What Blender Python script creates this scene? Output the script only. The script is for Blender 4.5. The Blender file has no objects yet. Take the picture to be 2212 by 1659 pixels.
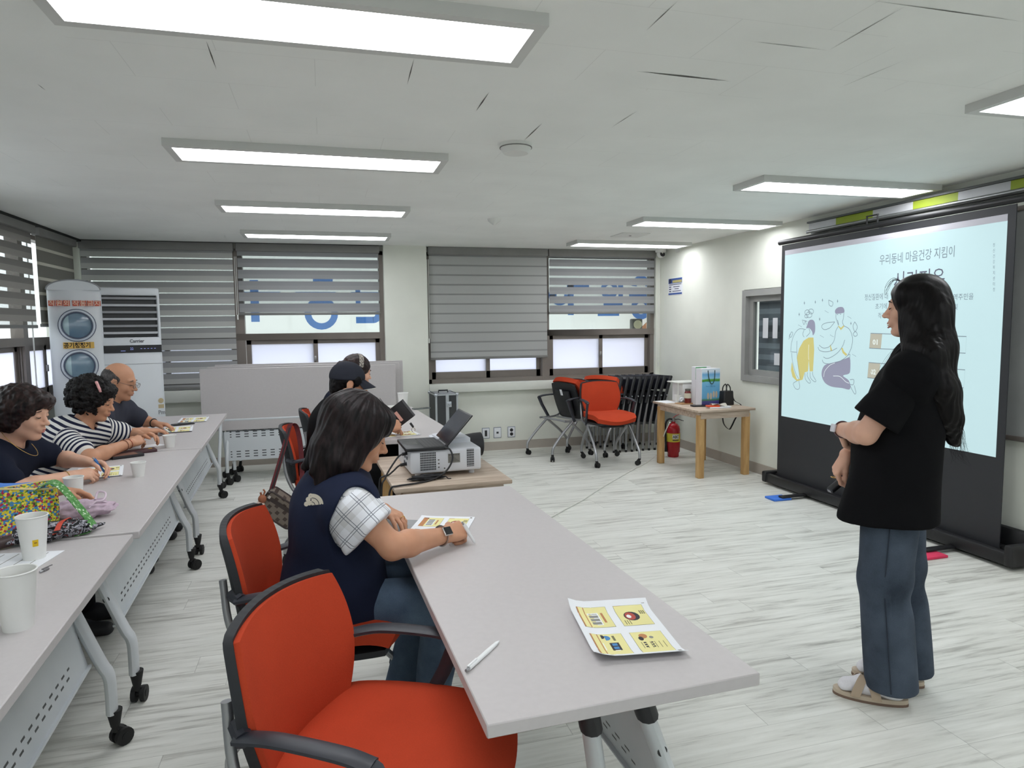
EXPOSURE, WORLD, LAMP = 1.5, 1.1, 13.0
import bpy, bmesh, math, random
import numpy as np
from mathutils import Vector, Matrix, Euler
random.seed(7); EK = 2 ** -EXPOSURE   # lit screens keep their measured brightness whatever the exposure
scene = bpy.context.scene
COL = scene.collection
PI = math.pi
R = math.radians

# ---------------------------------------------------------------- colours and materials
def lin(c):
    return c / 12.92 if c <= 0.04045 else ((c + 0.055) / 1.055) ** 2.4
def rgb(r, g, b):
    return (lin(r / 255), lin(g / 255), lin(b / 255), 1.0)

class N:
    """one shader value with arithmetic, so that patterns read like formulas"""
    def __init__(s, nt, v): s.nt = nt; s.v = v
    def _m(s, op, *a, clamp=False):
        n = s.nt.nodes.new('ShaderNodeMath'); n.operation = op; n.use_clamp = clamp
        for i, x in enumerate((s,) + a):
            x = x.v if isinstance(x, N) else x
            if isinstance(x, (int, float)): n.inputs[i].default_value = x
            else: s.nt.links.new(x, n.inputs[i])
        return N(s.nt, n.outputs[0])
    def __add__(s, o): return s._m('ADD', o)
    def __sub__(s, o): return s._m('SUBTRACT', o)
    def __mul__(s, o): return s._m('MULTIPLY', o)
    def __truediv__(s, o): return s._m('DIVIDE', o)
    def __lt__(s, o): return s._m('LESS_THAN', o)
    def __gt__(s, o): return s._m('GREATER_THAN', o)
    def mod(s, o): return s._m('FLOORED_MODULO', o)
    def floor(s): return s._m('FLOOR')
    def abs(s): return s._m('ABSOLUTE')
    def pow(s, o): return s._m('POWER', o)
    def max(s, o): return s._m('MAXIMUM', o)
    def min(s, o): return s._m('MINIMUM', o)
    def sin(s): return s._m('SINE')
    def clamp(s): return s._m('ADD', 0.0, clamp=True)
    def band(s, a, b): return (s > a) * (s < b)

class Mat:
    def __init__(s, name, color=(0.8, 0.8, 0.8, 1), rough=0.5, metal=0.0, spec=0.5):
        m = bpy.data.materials.new(name); m.use_nodes = True
        s.m = m; s.nt = m.node_tree; s.b = s.nt.nodes['Principled BSDF']
        s.set('Base Color', color); s.set('Roughness', rough); s.set('Metallic', metal); s.set('Specular IOR Level', spec)
        m.diffuse_color = color
    def set(s, k, v):
        i = s.b.inputs[k]
        if isinstance(v, N): v = v.v
        if isinstance(v, bpy.types.NodeSocket): s.nt.links.new(v, i)
        else: i.default_value = v
        return s
    def node(s, t, **kw):
        n = s.nt.nodes.new(t)
        for k, v in kw.items():
            if k in n.inputs: 
                if isinstance(v, N): v = v.v
                if isinstance(v, bpy.types.NodeSocket): s.nt.links.new(v, n.inputs[k])
                else: n.inputs[k].default_value = v
            else: setattr(n, k, v)
        return n
    def coord(s, kind='Object'):
        n = s.node('ShaderNodeTexCoord'); return n.outputs[kind]
    def xyz(s, kind='Object'):
        n = s.node('ShaderNodeSeparateXYZ'); s.nt.links.new(s.coord(kind), n.inputs[0])
        return [N(s.nt, n.outputs[i]) for i in range(3)]
    def vec(s, x, y, z):
        n = s.node('ShaderNodeCombineXYZ')
        for i, v in enumerate((x, y, z)):
            if isinstance(v, N): s.nt.links.new(v.v, n.inputs[i])
            else: n.inputs[i].default_value = v
        return n.outputs[0]
    def noise(s, scale=5, detail=3, vec=None, rough=0.5, dist=0.0):
        n = s.node('ShaderNodeTexNoise', Scale=scale, Detail=detail, Roughness=rough, Distortion=dist)
        s.nt.links.new(vec if vec is not None else s.coord(), n.inputs['Vector'])
        return N(s.nt, n.outputs['Fac'])
    def white(s, vec):
        n = s.node('ShaderNodeTexWhiteNoise'); s.nt.links.new(vec, n.inputs['Vector'])
        return N(s.nt, n.outputs['Value'])
    def mix(s, f, a, b):
        n = s.node('ShaderNodeMix', data_type='RGBA')
        for i, v in ((0, f), (6, a), (7, b)):
            if isinstance(v, N): v = v.v
            if isinstance(v, bpy.types.NodeSocket): s.nt.links.new(v, n.inputs[i])
            else: n.inputs[i].default_value = v
        return n.outputs[2]
    def ramp(s, f, stops):
        n = s.node('ShaderNodeValToRGB'); e = n.color_ramp.elements
        while len(e) < len(stops): e.new(0.5)
        for i, (p, c) in enumerate(stops): e[i].position = p; e[i].color = c
        s.nt.links.new(f.v if isinstance(f, N) else f, n.inputs[0]); return n.outputs[0]
    def bump(s, h, strength=0.2, dist=0.002):
        n = s.node('ShaderNodeBump', Strength=strength, Distance=dist)
        s.nt.links.new(h.v if isinstance(h, N) else h, n.inputs['Height']); s.set('Normal', n.outputs[0]); return s
    def emit(s, color, k):
        s.set('Emission Color', color); s.set('Emission Strength', k * EK); return s

_M = {}
def plain(name, c, rough=0.5, metal=0.0, spec=0.5, var=0.06, vscale=6, bump=0, bscale=200):
    """a coloured material with slight noise variation and optional fine bump"""
    if name in _M: return _M[name]
    m = Mat(name, c, rough, metal, spec)
    if var:
        f = m.noise(vscale, 3)
        lo = tuple(x * (1 - var) for x in c[:3]) + (1,); hi = tuple(min(1, x * (1 + var)) for x in c[:3]) + (1,)
        m.set('Base Color', m.ramp(f, [(0.3, lo), (0.7, hi)]))
    if bump: m.bump(m.noise(bscale, 2), bump, 0.001)
    _M[name] = m.m
    return m.m
def fabric(name, c, rough=0.9, k=0.35, scale=420, var=0.08):
    if name in _M: return _M[name]
    m = Mat(name, c, rough, 0, 0.2)
    f = m.noise(scale, 2); g = m.noise(9, 3)
    lo = tuple(x * (1 - var) for x in c[:3]) + (1,); hi = tuple(min(1, x * (1 + var)) for x in c[:3]) + (1,)
    m.set('Base Color', m.ramp(f * 0.5 + g * 0.5, [(0.35, lo), (0.65, hi)]))
    m.bump(f, k, 0.001); m.set('Specular IOR Level', .12)
    _M[name] = m.m
    return m.m

# ---------------------------------------------------------------- mesh building
class MB:
    """collects shapes into ONE mesh"""
    def __init__(s): s.v = []; s.f = []; s.m = []; s.sm = []
    def add(s, vs, fs, mi=0, smooth=False, M=None):
        o = len(s.v)
        if M is not None: vs = [M @ Vector(v) for v in vs]
        s.v += [tuple(v) for v in vs]
        for f in fs: s.f.append([i + o for i in f]); s.m.append(mi); s.sm.append(smooth)
        return s
    def box(s, lo, hi, mi=0, bev=0.0, seg=2, M=None):
        lo, hi = [min(a, b) for a, b in zip(lo, hi)], [max(a, b) for a, b in zip(lo, hi)]
        if bev <= 0:
            vs = [(x, y, z) for z in (lo[2], hi[2]) for y in (lo[1], hi[1]) for x in (lo[0], hi[0])]
            return s.add(vs, [(0, 2, 3, 1), (4, 5, 7, 6), (0, 1, 5, 4), (2, 6, 7, 3), (0, 4, 6, 2), (1, 3, 7, 5)], mi, False, M)
        b = bmesh.new(); bmesh.ops.create_cube(b, size=1)
        for v in b.verts: v.co = Vector([lo[i] + (v.co[i] + .5) * (hi[i] - lo[i]) for i in range(3)])
        bmesh.ops.bevel(b, geom=b.edges[:], offset=min(bev, 0.49 * min(hi[i] - lo[i] for i in range(3))), segments=seg, profile=0.5, affect='EDGES')
        return s.bm(b, mi, seg > 1, M)
    def bm(s, b, mi=0, smooth=False, M=None):
        b.verts.index_update()
        s.add([v.co.copy() for v in b.verts], [[v.index for v in f.verts] for f in b.faces], mi, smooth, M); b.free(); return s
    def tube(s, path, r, seg=10, mi=0, closed=False, M=None, flat=1.0, cap=True):
        """swept circle along points; r number or list; flat squashes one axis"""
        P = [Vector(p) for p in path]; n = len(P)
        rs = r if isinstance(r, (list, tuple)) else [r] * n
        T = []
        for i in range(n):
            a = P[(i - 1) % n] if closed or i > 0 else P[i]; c = P[(i + 1) % n] if closed or i < n - 1 else P[i]
            t = (c - a); T.append(t.normalized() if t.length > 1e-9 else Vector((0, 0, 1)))
        up = Vector((0, 0, 1)) if abs(T[0].z) < 0.9 else Vector((1, 0, 0))
        nrm = (up - T[0] * up.dot(T[0])).normalized()
        vs, fs = [], []
        for i in range(n):
            nrm = (nrm - T[i] * nrm.dot(T[i]))
            nrm = nrm.normalized() if nrm.length > 1e-6 else T[i].orthogonal().normalized()
            bi = T[i].cross(nrm)
            for k in range(seg):
                a = 2 * PI * k / seg
                vs.append(P[i] + (nrm * math.cos(a) * flat + bi * math.sin(a)) * rs[i])
        for i in range(n if closed else n - 1):
            j = (i + 1) % n
            for k in range(seg):
                l = (k + 1) % seg; fs.append((i * seg + k, i * seg + l, j * seg + l, j * seg + k))
        if cap and not closed:
            fs.append(tuple(reversed(range(seg)))); fs.append(tuple((n - 1) * seg + k for k in range(seg)))
        return s.add(vs, fs, mi, True, M)
    def lathe(s, prof, seg=24, mi=0, M=None, smooth=True, cap=(True, True)):
        """profile of (radius, z) spun round z"""
        vs, fs = [], []
        for r, z in prof:
            for k in range(seg):
                a = 2 * PI * k / seg; vs.append((r * math.cos(a), r * math.sin(a), z))
        for i in range(len(prof) - 1):
            for k in range(seg):
                l = (k + 1) % seg; fs.append((i * seg + k, i * seg + l, (i + 1) * seg + l, (i + 1) * seg + k))
        if cap[0]: fs.append(tuple(reversed(range(seg))))
        if cap[1]: fs.append(tuple((len(prof) - 1) * seg + k for k in range(seg)))
        return s.add(vs, fs, mi, smooth, M)
    def cyl(s, a, b, r, seg=20, mi=0, M=None):
        return s.tube([a, b], r, seg, mi, M=M)
    def prism(s, poly, h0, h1, mi=0, M=None, smooth=False):
        """polygon (x,y) extruded in z"""
        n = len(poly)
        vs = [(x, y, h0) for x, y in poly] + [(x, y, h1) for x, y in poly]
        fs = [tuple(reversed(range(n))), tuple(range(n, 2 * n))] + [(i, (i + 1) % n, n + (i + 1) % n, n + i) for i in range(n)]
        return s.add(vs, fs, mi, smooth, M)
    def grid(s, fn, nu, nv, mi=0, smooth=True, M=None, thick=0.0):
        """surface fn(u,v), optionally a closed sheet of some thickness"""
        P = [[Vector(fn(i / nu, j / nv)) for j in range(nv + 1)] for i in range(nu + 1)]
        W = nv + 1
        vs = [P[i][j] for i in range(nu + 1) for j in range(W)]
        fs = [(i * W + j, (i + 1) * W + j, (i + 1) * W + j + 1, i * W + j + 1) for i in range(nu) for j in range(nv)]
        if thick:
            nn = []
            for i in range(nu + 1):
                for j in range(W):
                    du = P[min(i + 1, nu)][j] - P[max(i - 1, 0)][j]; dv = P[i][min(j + 1, nv)] - P[i][max(j - 1, 0)]
                    c = du.cross(dv); nn.append(c.normalized() if c.length > 1e-12 else Vector((0, 0, 1)))
            o = len(vs); vs = vs + [v - n * thick for v, n in zip(vs, nn)]
            fs2 = [tuple(reversed([k + o for k in f])) for f in fs]
            rim = [(i * W, 0) for i in range(nu + 1)]
            b = [i * W for i in range(nu + 1)] + [nu * W + j for j in range(1, W)] + [i * W + nv for i in range(nu - 1, -1, -1)] + [j for j in range(nv - 1, 0, -1)]
            side = [(b[k], b[(k + 1) % len(b)], b[(k + 1) % len(b)] + o, b[k] + o) for k in range(len(b))]
            side = [tuple(reversed(f)) for f in side]
            fs = fs + fs2 + side
        return s.add(vs, fs, mi, smooth, M)
    def ball(s, c, r, seg=16, mi=0, M=None):
        r = r if isinstance(r, (tuple, list)) else (r, r, r)
        vs, fs = [], []; n = seg; h = seg // 2
        for i in range(h + 1):
            t = PI * i / h
            for k in range(n):
                a = 2 * PI * k / n
                vs.append((c[0] + r[0] * math.sin(t) * math.cos(a), c[1] + r[1] * math.sin(t) * math.sin(a), c[2] + r[2] * math.cos(t)))
        for i in range(h):
            for k in range(n): fs.append((i * n + k, (i + 1) * n + k, (i + 1) * n + (k + 1) % n, i * n + (k + 1) % n))
        return s.add(vs, fs, mi, True, M)
    def quad(s, a, b, c, d, mi=0): return s.add([a, b, c, d], [(0, 1, 2, 3)], mi)
    def build(s, name, mats, parent=None, **kw):
        me = bpy.data.meshes.new(name); me.from_pydata(s.v, [], s.f); me.validate(clean_customdata=False)
        mats = mats if isinstance(mats, (list, tuple)) else [mats]
        for m in mats: me.materials.append(m.m if isinstance(m, Mat) else m)
        if len(me.polygons) == len(s.f):
            me.polygons.foreach_set('material_index', s.m); me.polygons.foreach_set('use_smooth', s.sm)
        b = bmesh.new(); b.from_mesh(me); bmesh.ops.remove_doubles(b, verts=b.verts[:], dist=1e-6)
        bmesh.ops.recalc_face_normals(b, faces=b.faces[:]); b.to_mesh(me); b.free()
        try: me.set_sharp_from_angle(angle=R(40))
        except Exception: pass
        return link(name, me, parent, **kw)

def link(name, data, parent=None, loc=None, rot=None, **kw):
    o = bpy.data.objects.new(name, data); COL.objects.link(o)
    if parent is not None: o.parent = parent
    if loc is not None: o.location = loc
    if rot is not None: o.rotation_euler = rot
    return tag(o, **kw)
def tag(o, label=None, cat=None, group=None, kind=None):
    if label: o['label'] = label
    if cat: o['category'] = cat
    if group: o['group'] = group
    if kind: o['kind'] = kind
    return o
def thing(name, loc=(0, 0, 0), rotz=0.0, label=None, cat=None, group=None):
    o = bpy.data.objects.new(name, None); COL.objects.link(o); o.empty_display_size = 0.1
    o.location = loc; o.rotation_euler = (0, 0, rotz); return tag(o, label, cat, group)
def copy_tree(o, parent=None):
    c = o.copy(); COL.objects.link(c)
    if parent is not None: c.parent = parent
    for ch in list(o.children): copy_tree(ch, c)
    return c
def struct(mb, name, mat): return mb.build(name, mat, kind='structure')

def frame(o, x, y):
    """matrix with origin o and local x,y directions (z = x cross y)"""
    x = Vector(x).normalized(); y = Vector(y); y = (y - x * y.dot(x)).normalized(); z = x.cross(y)
    M = Matrix((x, y, z)).transposed().to_4x4(); M.translation = Vector(o); return M
def T(x, y, z): return Matrix.Translation((x, y, z))
def RZ(a): return Matrix.Rotation(a, 4, 'Z')
def RX(a): return Matrix.Rotation(a, 4, 'X')
def RY(a): return Matrix.Rotation(a, 4, 'Y')
def spline(pts, n=8, closed=False):
    """Catmull-Rom through points"""
    P = [Vector(p) for p in pts]; out = []; L = len(P)
    for i in range(L if closed else L - 1):
        p1, p2 = P[i], P[(i + 1) % L]
        p0 = P[i - 1] if (closed or i > 0) else p1 * 2 - p2
        p3 = P[(i + 2) % L] if (closed or i + 2 < L) else p2 * 2 - p1
        for k in range(n):
            t = k / n
            out.append(0.5 * ((2 * p1) + (p2 - p0) * t + (2 * p0 - 5 * p1 + 4 * p2 - p3) * t * t + (3 * p1 - p0 - 3 * p2 + p3) * t ** 3))
    if not closed: out.append(P[-1])
    return out
def text_mesh(txt, size, M, mb, mi=0, depth=0.0, align='LEFT', sx=1.0, bold=0.0):
    """lettering turned into mesh and added to mb at M (text lies in local xy)"""
    cu = bpy.data.curves.new('t', 'FONT'); cu.body = txt; cu.size = size; cu.extrude = depth; cu.align_x = align; cu.offset = bold; cu.resolution_u = 2
    o = bpy.data.objects.new('t', cu); COL.objects.link(o)
    dg = bpy.context.evaluated_depsgraph_get(); me = bpy.data.meshes.new_from_object(o.evaluated_get(dg))
    S = Matrix.Diagonal((sx, 1, 1, 1))
    mb.add([S @ v.co for v in me.vertices], [list(p.vertices) for p in me.polygons], mi, False, M)
    bpy.data.objects.remove(o); bpy.data.curves.remove(cu); bpy.data.meshes.remove(me)
def stroke(mb, pts, w, M, mi=0, z=0.0, closed=False):
    """flat pen line of width w through 2D points"""
    P = [Vector((p[0], p[1], 0)) for p in pts]; n = len(P); vs = []; fs = []
    for i in range(n):
        a = P[(i - 1) % n] if closed or i > 0 else P[i]; c = P[(i + 1) % n] if closed or i < n - 1 else P[i]
        t = (c - a).normalized() if (c - a).length > 1e-9 else Vector((1, 0, 0)); q = Vector((-t.y, t.x, 0)) * w / 2
        vs += [P[i] + q + Vector((0, 0, z)), P[i] - q + Vector((0, 0, z))]
    for i in range(n if closed else n - 1):
        j = (i + 1) % n; fs.append((2 * i, 2 * i + 1, 2 * j + 1, 2 * j))
    mb.add(vs, fs, mi, False, M)
def poly(mb, pts, M, mi=0, z=0.0):
    mb.add([(p[0], p[1], z) for p in pts], [tuple(range(len(pts)))], mi, False, M)

# ---------------------------------------------------------------- camera, world, exposure
cam = bpy.data.cameras.new('camera'); cam.sensor_width = 36.0; cam.sensor_fit = 'HORIZONTAL'
cam.lens = 1470.0 / 2212 * 36; cam.clip_start = 0.02
co = bpy.data.objects.new('camera', cam); COL.objects.link(co); scene.camera = co
right = Vector((0.9639249, -0.2659319, -0.0113556)); down = Vector((-0.0338104, -0.0800131, -0.9962202)); fwd = Vector((0.2640181, 0.9606655, -0.0861178))
Mc = Matrix((right, -down, -fwd)).transposed().to_4x4(); Mc.translation = Vector((0, 0, 1.46)); co.matrix_world = Mc
vs_ = scene.view_settings; scene.display_settings.display_device = 'sRGB'
vs_.view_transform = 'Standard'; vs_.look = 'None'; vs_.exposure = EXPOSURE; vs_.gamma = 1; vs_.use_curve_mapping = False
w = bpy.data.worlds.new('daylight'); scene.world = w; w.use_nodes = True
_wn = w.node_tree; _tc = _wn.nodes.new('ShaderNodeTexCoord'); _sx = _wn.nodes.new('ShaderNodeSeparateXYZ'); _rp = _wn.nodes.new('ShaderNodeValToRGB')
_wn.links.new(_tc.outputs['Generated'], _sx.inputs[0]); _wn.links.new(_sx.outputs[2], _rp.inputs[0]); _wn.links.new(_rp.outputs[0], _wn.nodes['Background'].inputs[0])
_rp.color_ramp.elements[0].position = 0.0; _rp.color_ramp.elements[0].color = rgb(190, 192, 194); _rp.color_ramp.elements[1].position = 0.12; _rp.color_ramp.elements[1].color = rgb(238, 242, 248)   # street below, overcast sky above
w.node_tree.nodes['Background'].inputs[1].default_value = WORLD
scene.cycles.max_bounces = 8; scene.cycles.diffuse_bounces = 5; scene.cycles.glossy_bounces = 3
scene.cycles.transmission_bounces = 6; scene.cycles.transparent_max_bounces = 12
scene.cycles.caustics_reflective = False; scene.cycles.caustics_refractive = False
scene.cycles.sample_clamp_indirect = 4.0
try: scene.cycles.use_denoising = True
except Exception: pass

YB, XR, XL, CZ, YF = 7.68, 4.02, -2.37, 2.345, -2.2
# ---------------------------------------------------------------- surfaces
def floor_mat():
    m = Mat('whitewashed_planks', rough=0.42, spec=0.4)
    x, y, z = m.xyz()
    W, L = 0.145, 1.25
    row = (y / W).floor()
    off = m.white(m.vec(row, 3.1, 0.0)) * L
    col = ((x + off) / L).floor()
    pid = m.white(m.vec(row, col, 7.7))
    gx = m.vec(x * 0.8 + pid * 13.0, y * 9.0, pid * 31.0)
    g1 = m.noise(3.2, 6, gx, 0.62, 0.4)
    g2 = m.noise(1.0, 5, m.vec(x * 3.5 + pid * 9.0, y * 55.0, pid * 5.0), 0.6)
    g3 = m.noise(1.0, 6, m.vec(x * 1.3 + pid * 5.0, y * 16.0, pid * 3.0), 0.72, 0.8)
    f = g1 * 0.45 + g2 * 0.2 + g3 * 0.35 + (pid - 0.5) * 0.05
    c = m.ramp(f, [(0.33, rgb(138, 136, 129)), (0.41, rgb(186, 185, 178)), (0.48, rgb(214, 214, 207)), (0.58, rgb(226, 226, 220)), (0.75, rgb(234, 234, 229))])
    ey = (y / W).mod(1.0); ex = ((x + off) / L).mod(1.0)
    seam = (ey < 0.012).max(ex < 0.0022)
    m.set('Base Color', m.mix(seam * 0.45, c, rgb(120, 118, 112)))
    m.set('Roughness', (f * 0.3 + 0.3).v)
    m.bump(f * 0.25 - seam * 0.6, 0.12, 0.002)
    return m.m
def ceiling_mat():
    m = Mat('ceiling_tex_tiles', rough=0.9, spec=0.2)
    x, y, z = m.xyz()
    n = m.noise(2.5, 4); s = m.noise(1.0, 3, m.vec(x * 14.0, y * 150.0, 0.0), 0.6)
    fis = (s > 0.72) * 0.05
    row = (y / 0.303).floor()
    ey = (y / 0.303).mod(1.0); ex = ((x + row.mod(2.0) * 0.303) / 0.606).mod(1.0)
    seam = (ey < 0.006).max(ex < 0.004) * (m.noise(1.3, 2) > 0.5) * 0.14
    c = m.ramp(n, [(0.3, rgb(238, 240, 237)), (0.7, rgb(244, 246, 243))])
    m.set('Base Color', m.mix((fis + seam).clamp(), c, rgb(80, 80, 78)))
    m.bump(s, 0.08, 0.002); return m.m
WALL = plain('wall_paper', rgb(224, 226, 216), 0.85, var=0.03, vscale=3, bump=0.05, bscale=160)
GREYWALL = plain('wall_grey', rgb(150, 146, 134), 0.85, var=0.03)
BASE = plain('baseboard_taupe', rgb(172, 164, 154), 0.6, var=0.04)
ALU = plain('bronze_aluminium', rgb(126, 118, 112), 0.45, 0.35, var=0.05)
SILLM = plain('sill_white', rgb(216, 218, 210), 0.55, var=0.02)
CEIL = ceiling_mat()
def glass_mat():
    m = Mat('clear_glass'); nt = m.nt
    tr = nt.nodes.new('ShaderNodeBsdfTransparent'); tr.inputs[0].default_value = (0.93, 0.96, 0.95, 1)
    gl = nt.nodes.new('ShaderNodeBsdfGlossy'); gl.inputs['Roughness'].default_value = 0.02
    lw = nt.nodes.new('ShaderNodeLayerWeight'); fr = N(nt, lw.outputs['Facing']).pow(5.0) * .8 + .03
    mx = nt.nodes.new('ShaderNodeMixShader'); nt.links.new(fr.v, mx.inputs[0]); nt.links.new(tr.outputs[0], mx.inputs[1]); nt.links.new(gl.outputs[0], mx.inputs[2])
    nt.links.new(mx.outputs[0], nt.nodes['Material Output'].inputs[0]); return m.m
GLASS = glass_mat()
def translucent(name, col, diff=0.35, tint=None):
    m = Mat(name); nt = m.nt
    d = nt.nodes.new('ShaderNodeBsdfDiffuse'); t = nt.nodes.new('ShaderNodeBsdfTranslucent')
    for n, c in ((d, col), (t, tint or col)): 
        if isinstance(c, bpy.types.NodeSocket): nt.links.new(c, n.inputs[0])
        else: n.inputs[0].default_value = c
    mx = nt.nodes.new('ShaderNodeMixShader'); mx.inputs[0].default_value = 1 - diff
    nt.links.new(d.outputs[0], mx.inputs[1]); nt.links.new(t.outputs[0], mx.inputs[2])
    nt.links.new(mx.outputs[0], nt.nodes['Material Output'].inputs[0]); return m
FROST = translucent('frosted_glass', rgb(238, 240, 248), 0.25).m

struct(MB().box((XL - .3, YF - .2, -.12), (XR + .3, YB + .3, 0)), 'floor', floor_mat())
struct(MB().box((XL - .3, YF - .2, CZ), (XR + .3, YB + .35, CZ + .12)), 'ceiling', CEIL)
# back wall: below the sills, the column between the windows, the ends
b = MB()
b.box((XL - .2, YB, 0), (XR + .2, YB + .25, .70))
b.box((.655, YB - .06, .70), (1.125, YB + .25, CZ)); b.box((.655, YB - .06, 0), (1.125, YB, .70))
b.box((3.965, YB - .0, .70), (XR + .2, YB + .25, CZ)); b.box((XL - .2, YB, .70), (-2.30, YB + .25, CZ))
b.box((-2.30, YB + .06, 2.28), (.655, YB + .25, CZ)); b.box((1.125, YB + .06, 2.28), (3.965, YB + .25, CZ))
struct(b, 'wall_back', WALL)
struct(MB().box((XR, YF, 0), (XR + .2, 4.82, CZ)).box((XR, 5.93, 0), (XR + .2, YB + .25, CZ)).box((XR, 4.82, 0), (XR + .2, 5.93, .88)).box((XR, 4.82, 1.78), (XR + .2, 5.93, CZ)), 'wall_right', WALL)
struct(MB().box((XL - .2, YF, 0), (XL, YB + .25, .82)).box((XL - .2, YF, .82), (XL, 3.1, CZ)).box((XL - .2, 7.52, .82), (XL, YB, CZ)), 'wall_left', WALL)
struct(MB().box((XL - .2, YF - .2, 0), (XR + .2, YF, .85)).box((XL - .2, YF - .2, 2.28), (XR + .2, YF, CZ)).box((XL - .2, YF - .2, .85), (XL + .1, YF, 2.28)).box((XR - .1, YF - .2, .85), (XR + .2, YF, 2.28)).box((.7, YF - .2, .85), (1.0, YF, 2.28)), 'wall_front', WALL)  # unseen end wall, its openings added to let in more daylight
struct(MB().box((XL, YB - .012, 0), (.655, YB, .10)).box((.643, YB - .072, 0), (1.137, YB - .06, .10)).box((1.125, YB - .012, 0), (XR, YB, .10)), 'baseboard_back', BASE)
struct(MB().box((XR - .012, YF, 0), (XR, YB, .10)), 'baseboard_right', BASE)
struct(MB().box((XL, YF, 0), (XL + .012, YB, .10)), 'baseboard_left', BASE)
struct(MB().box((XL, YB - .085, .705), (.655, YB + .1, .825), bev=.006).box((1.125, YB - .085, .705), (XR, YB + .1, .80), bev=.006), 'trim_1', SILLM)
struct(MB().box((XL, 3.1, .79), (XL + .07, YB, .825), bev=.005), 'trim_2', SILLM)
# open tile joints and scratches in the ceiling
b = MB()
def ceil_line(p, q, w0, w1=None):
    a = Vector((p[0], p[1], CZ - .0015)); c = Vector((q[0], q[1], CZ - .0015)); n = (c - a).cross(Vector((0, 0, 1))).normalized()
    w1 = w0 if w1 is None else w1; m = (a + c) / 2
    b.add([a, m + n * w0, c, m - n * w1], [(0, 1, 2, 3)])
for p, q, wd in (((-0.319, 2.346, 2.345), (-0.324, 2.597, 2.345), .0022), ((0.319, 2.340, 2.345), (0.326, 2.589, 2.345), .002), ((0.637, 2.596, 2.345), (0.638, 2.838, 2.345), .003),
                 ((0.958, 2.929, 2.345), (0.959, 3.222, 2.345), .003), ((1.090, 2.268, 2.345), (1.472, 2.279, 2.345), .006), ((1.495, 1.629, 2.345), (2.043, 1.629, 2.345), .002),
                 ((1.612, 1.627, 2.345), (1.623, 1.950, 2.345), .0014), ((1.623, 1.950, 2.345), (1.326, 1.949, 2.345), .0014), ((0.970, 1.759, 2.345), (0.972, 1.959, 2.345), .0014), ((1.291, 2.671, 2.345), (1.282, 2.926, 2.345), .0015),
                 ((1.938, 1.954, 2.345), (1.917, 2.248, 2.345), .001), ((-0.963, 2.889, 2.345), (-0.960, 2.958, 2.345), .0015)):
    ceil_line(p, q, wd)
struct(b, 'trim_3', plain('joint_dark', rgb(92, 90, 86), 0.9, var=0))

# ---------------------------------------------------------------- windows
def window(n, M, L, bays, z0=.82, zt=1.36, z1=2.29, y=0.0):
    """local x along the wall, y outward; bays = list of (x0, x1)"""
    f = MB(); up = MB(); lo = MB(); lk = MB()
    x0, x1 = bays[0][0], bays[-1][1]
    f.box((x0, y, z0), (x1, y + .09, z0 + .05), M=M); f.box((x0, y, z1 - .04), (x1, y + .09, z1), M=M)
    f.box((x0, y, z0), (x0 + .05, y + .09, z1), M=M); f.box((x1 - .05, y, z0), (x1, y + .09, z1), M=M)
    for i, (a, c) in enumerate(bays):
        if i: f.box((a - .045, y - .005, z0), (a + .045, y + .09, z1), M=M)
        f.box((a, y - .006, zt - .03), (c, y + .09, zt + .04), M=M)
        for g in (.018, .036): f.box((a + .05, y + g, z0 + .05), (a + .056, y + g + .012, zt - .03), M=M); f.box((c - .056, y + g, z0 + .05), (c - .05, y + g + .012, zt - .03), M=M)
        up.box((a + .03, y + .05, zt + .03), (c - .03, y + .056, z1 - .03), M=M)
        m_ = (a + c) / 2
        for s_, (p, q, d) in enumerate(((a + .055, m_ + .03, .02), (m_ - .03, c - .055, .05))):
            for lo_, hi_ in (((p, y + d, z0 + .05), (p + .045, y + d + .025, zt - .03)), ((q - .045, y + d, z0 + .05), (q, y + d + .025, zt - .03)),
                             ((p, y + d, z0 + .05), (q, y + d + .025, z0 + .13)), ((p, y + d, zt - .075), (q, y + d + .025, zt - .03))):
                f.box(lo_, hi_, M=M)
            lo.box((p + .04, y + d + .01, z0 + .12), (q - .04, y + d + .014, zt - .07), M=M)
        lk.box((m_ - .012, y + .0, z0 + .27), (m_ + .012, y + .02, z0 + .33), bev=.004, M=M)
    w = thing('window_%d' % n); tag(w, kind='structure')
    f.build('window_frame', ALU, w); up.build('upper_pane', GLASS, w); lo.build('frosted_pane', FROST, w); lk.build('latch', plain('latch_grey', rgb(150, 148, 145), .4, .6), w)
window(1, T(0, YB + .05, 0), 0, [(-2.30, -.85), (-.85, .655)])
window(2, T(0, YB + .05, 0), 0, [(1.125, 2.545), (2.545, 3.965)], z0=.80)
window(3, Matrix.Translation((XL - .05, 0, 0)) @ RZ(PI / 2), 0, [(3.1, 5.0), (5.0, 6.62), (6.62, 7.52)])
window(5, Matrix.Translation((0, YF, 0)) @ RZ(PI), 0, [(-3.92, -2.4), (-2.4, -1.0)], z0=.85); window(6, Matrix.Translation((0, YF, 0)) @ RZ(PI), 0, [(-.7, .8), (.8, 2.27)], z0=.85)  # unseen windows behind the camera, added to fill the room with daylight
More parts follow.
